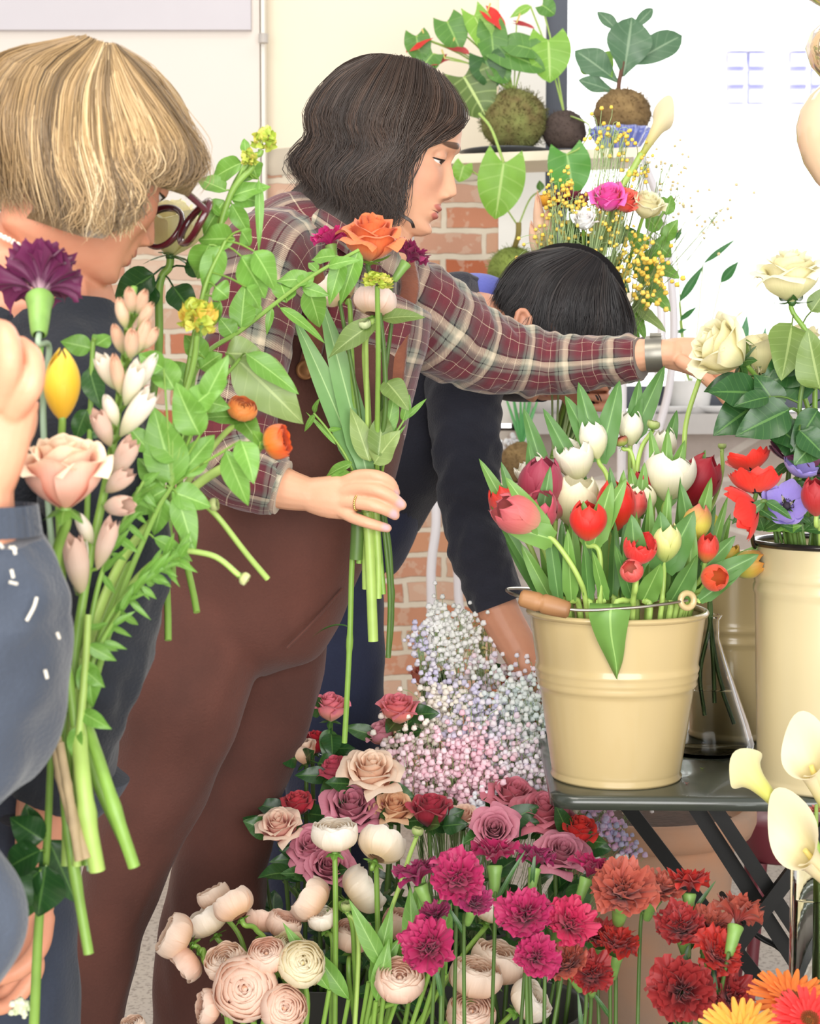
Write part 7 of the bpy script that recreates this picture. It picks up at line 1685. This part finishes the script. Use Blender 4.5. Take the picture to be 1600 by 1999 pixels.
# shirt
sh = MB()
loft(sh, PP([(722, 428, 2.5), (705, 462, 2.5), (655, 520, 2.5), (618, 640, 2.5), (590, 780, 2.5), (560, 920, 2.5)]), [.056, .075, .140, .158, .150, .145], [.05, .07, .105, .12, .118, .115], 64, 80, up=(0, 1, 0), disp=folds(.004, 3, 7, 1.4))
loft(sh, PP([(560, 490, 2.42), (510, 520, 2.36), (484, 640, 2.33), (456, 770, 2.31), (446, 870, 2.295), (475, 925, 2.28), (545, 950, 2.272)]), [.06, .066, .063, .060, .058, .046, .036], n=48, m=90, up=(0, 1, 0), disp=folds(.0045, 5, 12, 1.5))
q = loft(sh, PP([(740, 560, 2.56), (830, 622, 2.60), (930, 680, 2.65), (1040, 706, 2.675), (1140, 709, 2.655), (1250, 698, 2.61)]), [.066, .073, .062, .050, .0415, .032], n=48, m=120, up=(0, 1, 0), disp=folds(.0042, 7, 16, 1.5))
part('shirt', sh, M_plaid, gw)
cl = MB(); a = np.linspace(0, 1, 30)
for s in (0, 1):
    top = cr(PP([(600, 392, 2.47 - .0), (640, 415, 2.42), (700, 452, 2.405), (752, 470, 2.43)]), 30); bot = cr(PP([(575, 430, 2.455), (628, 462, 2.395), (690, 505, 2.38), (738, 530, 2.40)]), 30)
    if s: top[:, 1] = 5.0 - top[:, 1]; bot[:, 1] = 5.0 - bot[:, 1]
    G = np.stack([bot * (1 - t) + top * t + np.array([0, (-1 if not s else 1) * .012 * math.sin(t * math.pi), 0]) for t in np.linspace(0, 1, 8)], 0)
    U = np.stack(np.meshgrid(np.linspace(0, .06, 8), np.linspace(0, .16, 30), indexing='ij'), -1); cl.grid(G, U)
part('collar', cl, M_plaid, gw)
cuf = MB(); loft(cuf, PP([(508, 938, 2.276), (552, 952, 2.272)]), [.0375, .0355], n=40, m=8, up=(0, 1, 0)); part('cuff', cuf, M_plaid, gw)
# overalls: body, bib, two legs and straps
ov = MB()
loft(ov, PP([(640, 700, 2.5), (622, 800, 2.5), (572, 950, 2.49), (508, 1090, 2.49), (455, 1215, 2.49), (430, 1290, 2.49)]), [.120, .126, .134, .137, .130, .07], [.122, .126, .132, .135, .125, .07], 64, 90, up=(0, 1, 0), disp=folds(.0035, 13, 5, 1.3))
loft(ov, [*PP([(440, 1110, 2.455), (358, 1340, 2.42), (318, 1510, 2.42), (248, 1690, 2.42), (165, 1990, 2.42)]), (P(120, 2200, 2.42)), np.array([P(90, 2300, 2.42)[0], 2.42, .06])], [.070, .090, .072, .056, .052, .055, .058], n=56, m=120, up=(0, 1, 0), disp=folds(.005, 17, 5, 1.2))
loft(ov, [*PP([(535, 1110, 2.54), (520, 1340, 2.60), (468, 1550, 2.61), (418, 1760, 2.61), (400, 2000, 2.61)]), P(395, 2200, 2.61), np.array([P(392, 2300, 2.61)[0], 2.61, .06])], [.07, .080, .062, .076, .078, .080, .082], n=56, m=120, up=(0, 1, 0), disp=folds(.005, 19, 5, 1.2))
me_, co_ = remesh(ov, .006, 14, 'overalls')
co_ = co_ - orig(gw).astype(np.float32); me_.vertices.foreach_set('co', co_.ravel()); me_.update(); put('overalls', me_, M_brown, gw)
def surf_strip(name, pts, w, th, mat, m=40):
    c = cr(PP(pts), m); mb = MB(); mb.tube(c, th, 8, rb=w, up=np.cross(nrm(c[-1] - c[0]), (0, -1, 0)))
    return part(name, mb, mat, gw)
surf_strip('strap', [(505, 418, 2.46), (545, 410, 2.425), (585, 440, 2.40), (608, 500, 2.382), (620, 580, 2.368), (615, 660, 2.362), (600, 725, 2.364)], .0145, .0028, M_cord)
surf_strip('strap', [(790, 500, 2.50), (800, 560, 2.462), (785, 620, 2.44), (775, 690, 2.425), (768, 760, 2.42)], .0135, .0028, M_cord)
bb = MB(); vs_, us_ = np.linspace(0, 1, 30), np.linspace(0, 1, 30)
Lf = cr(PP([(566, 655, 2.372), (540, 760, 2.372), (500, 930, 2.385)]), 30); Rt = cr(PP([(784, 680, 2.43), (768, 790, 2.42), (735, 940, 2.41)]), 30)
G = np.stack([Lf * (1 - t) + Rt * t + np.array([0, -.022 * math.sin(math.pi * t), 0]) for t in us_], 0); bb.grid(G)
part('bib', bb, M_brown, gw)
bt = P(597, 722, 2.352); part('button', MB().lathe([(0, .003), (.006, .003), (.010, .0015), (.0125, .003), (.0135, .001), (.013, -.002), (0, -.003)], bt, 28, R=frame((-.2, -1, .1))), m_plain('antique_brass', '#a9784f', .4, .2, 60, metal=.7), gw)
pk_ = cr(PP([(560, 1265, 2.36), (610, 1215, 2.37), (668, 1150, 2.42)]), 20); part('pocket_seam', MB().tube(pk_, .0022, 6), M_brown, gw)
# ring, watch
a = np.linspace(0, 2 * math.pi, 25); rc = P(697, 981, 2.2365); rd = nrm(P(730, 987, 2.229) - P(666, 978, 2.246)); Fr = frame(rd)
rm = MB()
for t in a[:-1]: rm.ball(rc + (Fr[:, 0] * math.cos(t) + Fr[:, 1] * math.sin(t)) * .0096, .0017, 6, 8)
part('ring', rm, M_gold, gw)
wt = MB(); loft(wt, PP([(1262, 692, 2.606), (1278, 691, 2.603), (1294, 690, 2.60)]), [.0265, .0268, .0262], [.0235, .0238, .0232], 40, 12, up=(0, 1, 0)); wt.tube([P(1268, 655, 2.60), P(1290, 655, 2.598)], .007, 16, rb=.004)
part('watch', wt, M_steel, gw)
shoes(gw, ((P(100, 2300, 2.42)[0], 2.42, .1), (P(400, 2300, 2.61)[0], 2.61, .1)))

# ================= the blonde woman with glasses
bw = thing('person', 'blonde woman with burgundy glasses and pearl necklace in a black sweater, bowing over the bouquet', 'person', ((20 - 800) / FPX * 1.78, 1.78, 0))
BF, BO = head_frame(168, 302, 1.76, 30, 38)
bs = .91
sk_b = m_skin('skin_tanned_pink', '#dfa384', '#cb8264', '#b4625a', '#a98a66', '#b9846c')
mb = MB(); W = add_head(mb, BF, BO, bs, 1.05, 1.0)
chain(mb, [W((.0, .01, -.05)), P(95, 470, 1.765), P(60, 530, 1.79), P(40, 600, 1.80)], [.050, .054, .066, .10], 20)
loft(mb, PP([(40, 580, 1.8), (30, 800, 1.8), (60, 1200, 1.8)]), [.08, .085, .06], [.06, .07, .05], 24, 20, up=(0, 1, 0))
chain(mb, PP([(120, 680, 1.74), (178, 850, 1.69), (208, 1050, 1.67), (180, 1250, 1.68), (132, 1440, 1.69), (94, 1560, 1.70), (78, 1720, 1.70)]), [.04, .04, .038, .036, .034, .030, .024], 16)
generic_hand(mb, P(76, 1735, 1.70), (-.25, -.05, -1), (-.75, -.6, 0), .75, .95, -1)
finish_body(mb, .0024, BF, BO, bs, sk_b, bw, (), 2)
bst = [(0, '#4c3d2b'), (.28, '#7a6344'), (.6, '#a98b60'), (.85, '#ccb084'), (1, '#ead9b4')]
bh = [[(225, 90), (295, 136), (350, 222), (388, 298), (390, 346), (368, 384)], [(222, 88), (285, 156), (345, 240), (373, 305), (354, 352), (306, 364)], [(218, 88), (266, 172), (316, 250), (332, 310), (302, 348), (250, 346)], [(212, 88), (236, 175), (264, 250), (274, 310), (258, 352), (222, 376)], [(208, 88), (210, 180), (222, 255), (238, 320), (262, 372), (268, 412), (250, 436)],
      [(205, 88), (190, 175), (195, 260), (206, 330), (216, 390), (216, 440), (200, 466)], [(195, 84), (150, 165), (140, 250), (150, 320), (166, 390), (172, 440), (160, 462)], [(180, 78), (110, 145), (90, 230), (95, 310), (110, 370), (120, 420), (115, 448)], [(165, 72), (70, 124), (40, 210), (40, 290), (55, 360), (65, 400), (60, 428)], [(150, 76), (30, 120), (-20, 200), (-25, 280), (-10, 350), (5, 390), (0, 412)], [(140, 74), (0, 110), (-60, 190), (-72, 270), (-52, 340), (-30, 384)]]
hair(bw, bh, [.028, .062, .086, .100, .102, .102, .102, .096, .08, .055, .015], 5600, bst, 1.76, 9, 14, (.0004, .0009), 12, far=600, thick=.026, skull=(BF, BO + BF @ np.array([-.022, 0, .012]), np.array([.098, .088, .097])))
tf = MB()
for i in range(420):
    q = cr(np.array([(252 + RF.normal() * 12, 318 + RF.normal() * 6, 1.668), (248 + RF.normal() * 14, 360, 1.662), (246 + RF.normal() * 16, 405, 1.664), (228 + RF.normal() * 18, 440 + RF.normal() * 12, 1.672)]), 14); tf.tube(PP(q), np.linspace(.0009, .0003, 14), 4, caps=False, urand=RF.uniform(.45, 1))
part('side_lock', tf, MATS['hair_12'], bw)
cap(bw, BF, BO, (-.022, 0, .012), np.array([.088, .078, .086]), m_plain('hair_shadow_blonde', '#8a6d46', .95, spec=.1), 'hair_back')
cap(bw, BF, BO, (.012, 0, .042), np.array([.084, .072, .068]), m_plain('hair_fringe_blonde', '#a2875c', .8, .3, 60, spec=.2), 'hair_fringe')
# glasses in the head's own frame
gl_ = MB(); a = np.linspace(0, 2 * math.pi, 41)
for s in (-1, 1):
    k = np.stack([.138 - .012 * ((np.cos(a) * .031 + .036) / .06) ** 2, s * (.036 + .031 * np.cos(a)), -.002 + .0255 * np.sin(a) + .004 * np.cos(a) * s * 0 + .003 * np.cos(a)], 1)
    gl_.tube((k * bs) @ BF.T + BO, .0030, 8, rb=.0042, caps=False)
    arm = np.array([(.125, s * .067, .004), (.09, s * .074, .004), (.03, s * .081, .004), (-.02, s * .083, .0), (-.035, s * .082, -.02)]); gl_.tube(cr((arm * bs) @ BF.T + BO, 20), .0022, 6, rb=.0038)
gl_.tube(cr((np.array([(.138, -.006, -.002), (.140, 0, .001), (.138, .006, -.002)]) * bs) @ BF.T + BO, 8), .0024, 8)
go_ = part('glasses', gl_, m_plain('burgundy_acetate', '#5c1c28', .2, .3, 40, coat=.5), bw)
ln_ = MB()
for s in (-1, 1):
    k = np.stack([.138 - .012 * ((np.cos(a[:-1]) * .031 + .036) / .06) ** 2, s * (.036 + .0305 * np.cos(a[:-1])), -.002 + .025 * np.sin(a[:-1]) + .003 * np.cos(a[:-1])], 1) * bs @ BF.T + BO
    ln_.grid(np.stack([np.repeat(k.mean(0)[None], 40, 0), k], 0), wv=True)
part('lens', ln_, glassm('spectacle_lens', '#fdfbf2', 0, 1.02), go_)
nc = cr(PP([(-40, 440, 1.70), (0, 460, 1.695), (25, 472, 1.70), (52, 490, 1.715), (70, 512, 1.74)]), 13); pm = MB()
for p in nc: pm.ball(p, (.0035, .003, .003), 6, 8)
part('necklace', pm, m_plain('pearl', '#f3e6d6', .2, .05, 30, coat=.6), bw)
sw = MB()
loft(sw, PP([(18, 505, 1.79), (10, 570, 1.79), (-10, 660, 1.80), (20, 850, 1.80), (70, 1050, 1.80), (60, 1250, 1.80), (50, 1460, 1.80), (50, 1560, 1.80), (48, 1600, 1.80)]), [.060, .092, .120, .126, .120, .103, .092, .082, .05], [.06, .085, .11, .12, .12, .11, .10, .10, .05], 64, 90, up=(0, 1, 0), disp=folds(.004, 23, 6, 1.3))
loft(sw, PP([(120, 650, 1.74), (178, 850, 1.69), (212, 1050, 1.67), (185, 1250, 1.68), (135, 1440, 1.69), (92, 1548, 1.70)]), [.062, .060, .057, .054, .046, .040], n=48, m=80, up=(0, 1, 0), disp=folds(.005, 25, 9, 1.4))
part('sweater', sw, M_ink, bw)
je = MB(); loft(je, [*PP([(40, 1500, 1.80), (25, 1650, 1.80), (20, 2000, 1.79)]), P(20, 2400, 1.79), np.array([P(20, 2600, 1.79)[0], 1.79, .06])], [.11, .071, .068, .055, .055], [.11, .09, .08, .06, .06], 48, 80, up=(0, 1, 0), disp=folds(.004, 27, 5, 1.2))
loft(je, [*PP([(-40, 1500, 1.88), (-90, 1650, 1.90), (-130, 2000, 1.92)]), P(-130, 2400, 1.92), np.array([P(-130, 2600, 1.92)[0], 1.92, .06])], [.1, .08, .07, .055, .055], n=40, m=60, up=(0, 1, 0))
part('jeans', je, M_jean2, bw)
shoes(bw, ((P(20, 2600, 1.79)[0], 1.79, .3), (P(-130, 2600, 1.92)[0], 1.92, .3)))

# ================= the bending person behind
tw_ = thing('person', 'dark haired person in a navy sweater and jeans bending over behind the plaid sleeve', 'person', ((665 - 800) / FPX * 3.0, 3.0, 0))
TF, TO = head_frame(1091, 630, 2.93, 62, 12)
ts = .98
sk_t = m_skin('skin_medium', '#dca283', '#c88668', '#b0605a', '#2a201c', '#b9846c')
mb = MB(); W = add_head(mb, TF, TO, ts, 1.0)
mb.tube(PP([(1012, 606, 2.835), (1005, 630, 2.835), (1012, 652, 2.84), (1030, 648, 2.84), (1036, 622, 2.84), (1024, 606, 2.838), (1012, 606, 2.835)]), .0048, 8, caps=False); mb.ball(P(1021, 630, 2.845), (.013, .008, .02), 8, 12)
chain(mb, [W((-.01, 0, -.06)), W((-.03, 0, -.12)), P(940, 640, 2.95), P(880, 690, 2.97)], [.052, .052, .06, .09], 18)
loft(mb, PP([(900, 660, 2.97), (800, 790, 3.0), (700, 950, 3.0)]), [.11, .12, .12], [.09, .1, .1], 24, 20, up=(0, 1, 0))
chain(mb, PP([(905, 700, 2.87), (912, 960, 2.83), (960, 1160, 2.80), (1012, 1265, 2.78), (1046, 1335, 2.77)]), [.042, .038, .034, .030, .022], 16)
generic_hand(mb, P(1050, 1345, 2.77), (.35, -.1, -1), (-.9, -.2, -.3), .8, .95)
chain(mb, PP([(950, 690, 3.08), (1000, 735, 3.12), (1075, 752, 3.02), (1092, 752, 3.0)]), [.042, .038, .026, .022], 14)
generic_hand(mb, P(1088, 752, 3.0), (.9, -.35, -.1), (.2, -.9, -.1), 1.2, .9)
finish_body(mb, .0026, TF, TO, ts, sk_t, tw_, (), 2)
tst = [(0, '#141214'), (.5, '#211d1e'), (.85, '#38302e'), (1, '#5e544e')]
th_ = [[(1195, 543), (1222, 585), (1234, 640), (1230, 700)], [(1186, 528), (1198, 590), (1203, 650), (1198, 705)], [(1176, 514), (1166, 575), (1160, 640), (1152, 700)], [(1164, 503), (1128, 560), (1112, 620), (1104, 690)], [(1150, 495), (1090, 545), (1066, 600), (1056, 650), (1050, 690)], [(1130, 488), (1055, 528), (1026, 578), (1008, 604), (992, 622)], [(1110, 485), (1034, 508), (998, 550), (980, 588), (966, 618)], [(1100, 484), (1022, 500), (986, 540), (970, 580), (956, 606)]]
hair(tw_, th_, [.03, .068, .09, .097, .095, .08, .05, .012], 3200, tst, 2.93, 5, 5, (.0005, .001), 13, far=500, thick=.03, skull=(TF, TO + TF @ np.array([-.020, 0, .024]), np.array([.111, .097, .111])))
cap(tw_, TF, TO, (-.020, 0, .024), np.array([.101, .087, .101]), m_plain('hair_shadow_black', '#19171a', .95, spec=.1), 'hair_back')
nv = MB()
loft(nv, PP([(955, 622, 2.95), (925, 636, 2.96), (860, 690, 2.98), (790, 800, 3.0), (725, 900, 3.0), (690, 985, 3.0)]), [.065, .10, .128, .134, .128, .118], [.06, .09, .12, .125, .12, .11], 56, 70, up=(0, 1, 0), disp=folds(.004, 33, 7, 1.3))
loft(nv, PP([(920, 672, 2.90), (906, 760, 2.86), (910, 870, 2.84), (918, 980, 2.83), (938, 1085, 2.81), (974, 1180, 2.80)]), [.066, .062, .055, .049, .0465, .043], n=48, m=110, up=(0, 1, 0), disp=folds(.0045, 35, 13, 1.4))
loft(nv, PP([(930, 680, 3.04), (985, 730, 3.12), (1060, 745, 3.04)]), [.05, .045, .035], n=32, m=40, up=(0, 1, 0))
part('sweater', nv, M_navy, tw_)
vb = MB(); loft(vb, PP([(990, 600, 3.0), (940, 604, 3.01), (880, 640, 3.03), (840, 690, 3.05)]), [.04, .064, .096, .11], n=36, m=30, up=(0, 1, 0)); part('blue_shoulder', vb, m_cloth('cornflower_cloth', '#5a62b8', '#6a72c8'), tw_)
jn = MB(); loft(jn, [*PP([(715, 930, 3.0), (672, 1030, 3.0), (645, 1120, 3.0), (650, 1440, 3.0), (650, 1800, 3.0)]), np.array([P(650, 2000, 3.0)[0], 3.0, .06])], [.115, .118, .094, .085, .07, .06], [.11, .115, .1, .09, .07, .06], 48, 80, up=(0, 1, 0), disp=folds(.004, 37, 5, 1.2))
loft(jn, [*PP([(690, 950, 3.08), (630, 1120, 3.12), (600, 1440, 3.14), (590, 1800, 3.14)]), np.array([P(590, 2000, 3.14)[0], 3.14, .06])], [.11, .095, .08, .07, .06], n=40, m=60, up=(0, 1, 0))
part('jeans', jn, M_jean, tw_)
shoes(tw_, ((P(650, 2000, 3.0)[0], 3.0, .1), (P(590, 2000, 3.14)[0], 3.14, .1)))

# ================= the person at the left edge, only a sleeve and a raised hand in view
fw = thing('person', 'person at the left edge, only a raised hand and a slate blue sleeve in view', 'person', (P(-330, 1300, 1.36)[0], 1.40, 0))
FF, FO = head_frame(-600, 300, 1.62, 15, 60)
sk_f = m_skin('skin_peach', '#efb08f', '#dc8f6c', '#b4625a', '#4a362c', '#b9846c')
mb = MB(); W = add_head(mb, FF, FO, 1.0, 1.0)
chain(mb, [W((-.01, 0, -.06)), W((-.03, 0, -.11)), P(-570, 700, 1.6), P(-520, 830, 1.56)], [.055, .055, .06, .1], 18)
loft(mb, [P(-380, 800, 1.45), P(-390, 1300, 1.45), P(-390, 1900, 1.45)], [.12, .12, .13], [.09, .09, .1], 24, 20, up=(0, 1, 0))
chain(mb, PP([(-330, 1000, 1.40), (-200, 1400, 1.38), (-60, 1350, 1.36), (-38, 1100, 1.345), (-35, 985, 1.34), (-32, 930, 1.338)]), [.042, .04, .034, .03, .024, .0225], 16)
chain(mb, PP([(-32, 940, 1.338), (-20, 870, 1.332), (-8, 770, 1.325)]), [.024, .029, .033], 20, 18, rb=[.019, .018, .015], up=(0, 1, 0))
for i, f in enumerate(([(26, 800, 1.318), (60, 752, 1.306), (62, 700, 1.314), (40, 674, 1.333)], [(2, 780, 1.312), (20, 706, 1.292), (12, 654, 1.302), (-6, 640, 1.327)], [(-24, 780, 1.314), (-24, 700, 1.293), (-34, 648, 1.306), (-50, 642, 1.33)], [(-46, 790, 1.325), (-68, 715, 1.306), (-78, 674, 1.318), (-88, 668, 1.338)])): finger(mb, PP(f), (.0092, .0092, .0088, .0078)[i])
finger(mb, PP([(10, 880, 1.33), (42, 840, 1.335), (50, 800, 1.35), (42, 765, 1.365)]), .0098)
finish_body(mb, .0019, FF, FO, 1.0, sk_f, fw, (), 1)
cap(fw, FF, FO, (-.02, 0, .02), np.array([.108, .092, .108]), m_plain('hair_shadow_brown', '#2c211c', .6), 'hair')
ss = MB()
loft(ss, PP([(-36, 1040, 1.345), (-38, 1100, 1.35), (-42, 1180, 1.355), (-48, 1290, 1.36), (-90, 1400, 1.37), (-180, 1440, 1.38), (-290, 1250, 1.40), (-340, 1000, 1.42)]), [.043, .060, .069, .0735, .076, .07, .07, .068], n=56, m=140, up=(0, 1, 0), disp=folds(.006, 43, 9, 1.6))
loft(ss, [P(-350, 760, 1.45), P(-370, 860, 1.45), P(-390, 1300, 1.45), P(-390, 1900, 1.45)], [.06, .14, .15, .15], [.06, .10, .12, .12], 48, 50, up=(0, 1, 0))
loft(ss, PP([(-300, 1560, 1.36), (-130, 1680, 1.34), (-58, 1800, 1.33), (-110, 1900, 1.33), (-260, 1960, 1.34)]), [.05, .046, .040, .036, .034], n=40, m=60, up=(0, 1, 0), disp=folds(.004, 45, 9, 1.4))
part('sweatshirt', ss, M_slate, fw)
cf = MB(); th0 = np.linspace(0, 2 * math.pi, 96, endpoint=False)
c0, c1 = P(-35, 985, 1.342), P(-36, 1045, 1.345)
G = np.array([[c0 * (1 - t) + c1 * t + np.array([math.cos(x), math.sin(x), 0]) * (.0405 + .004 * t + .0012 * math.sin(x * 40)) for x in th0] for t in np.linspace(0, 1, 8)])
part('ribbed_cuff', cf.grid(G, wv=True), M_slate, fw)
for pts in ([(18, 1068), (32, 1072)], [(26, 1066), (30, 1082)], [(22, 1112), (26, 1128)], [(18, 1136), (34, 1140)], [(72, 1166), (66, 1186), (52, 1212)], [(112, 1236), (116, 1246)], [(-2, 1060), (6, 1070)], [(88, 1308), (92, 1324)]):
    em = MB().tube(cr(np.array([P(x, y, 1.357 - math.sqrt(max(.0725 ** 2 - M_(x + 45, 1.36) ** 2, 1e-6)) - .0015) for x, y in pts]), 8), .0013, 6)
    part('embroidery', em, m_plain('cream_thread', '#e6dfcf', .8), fw)
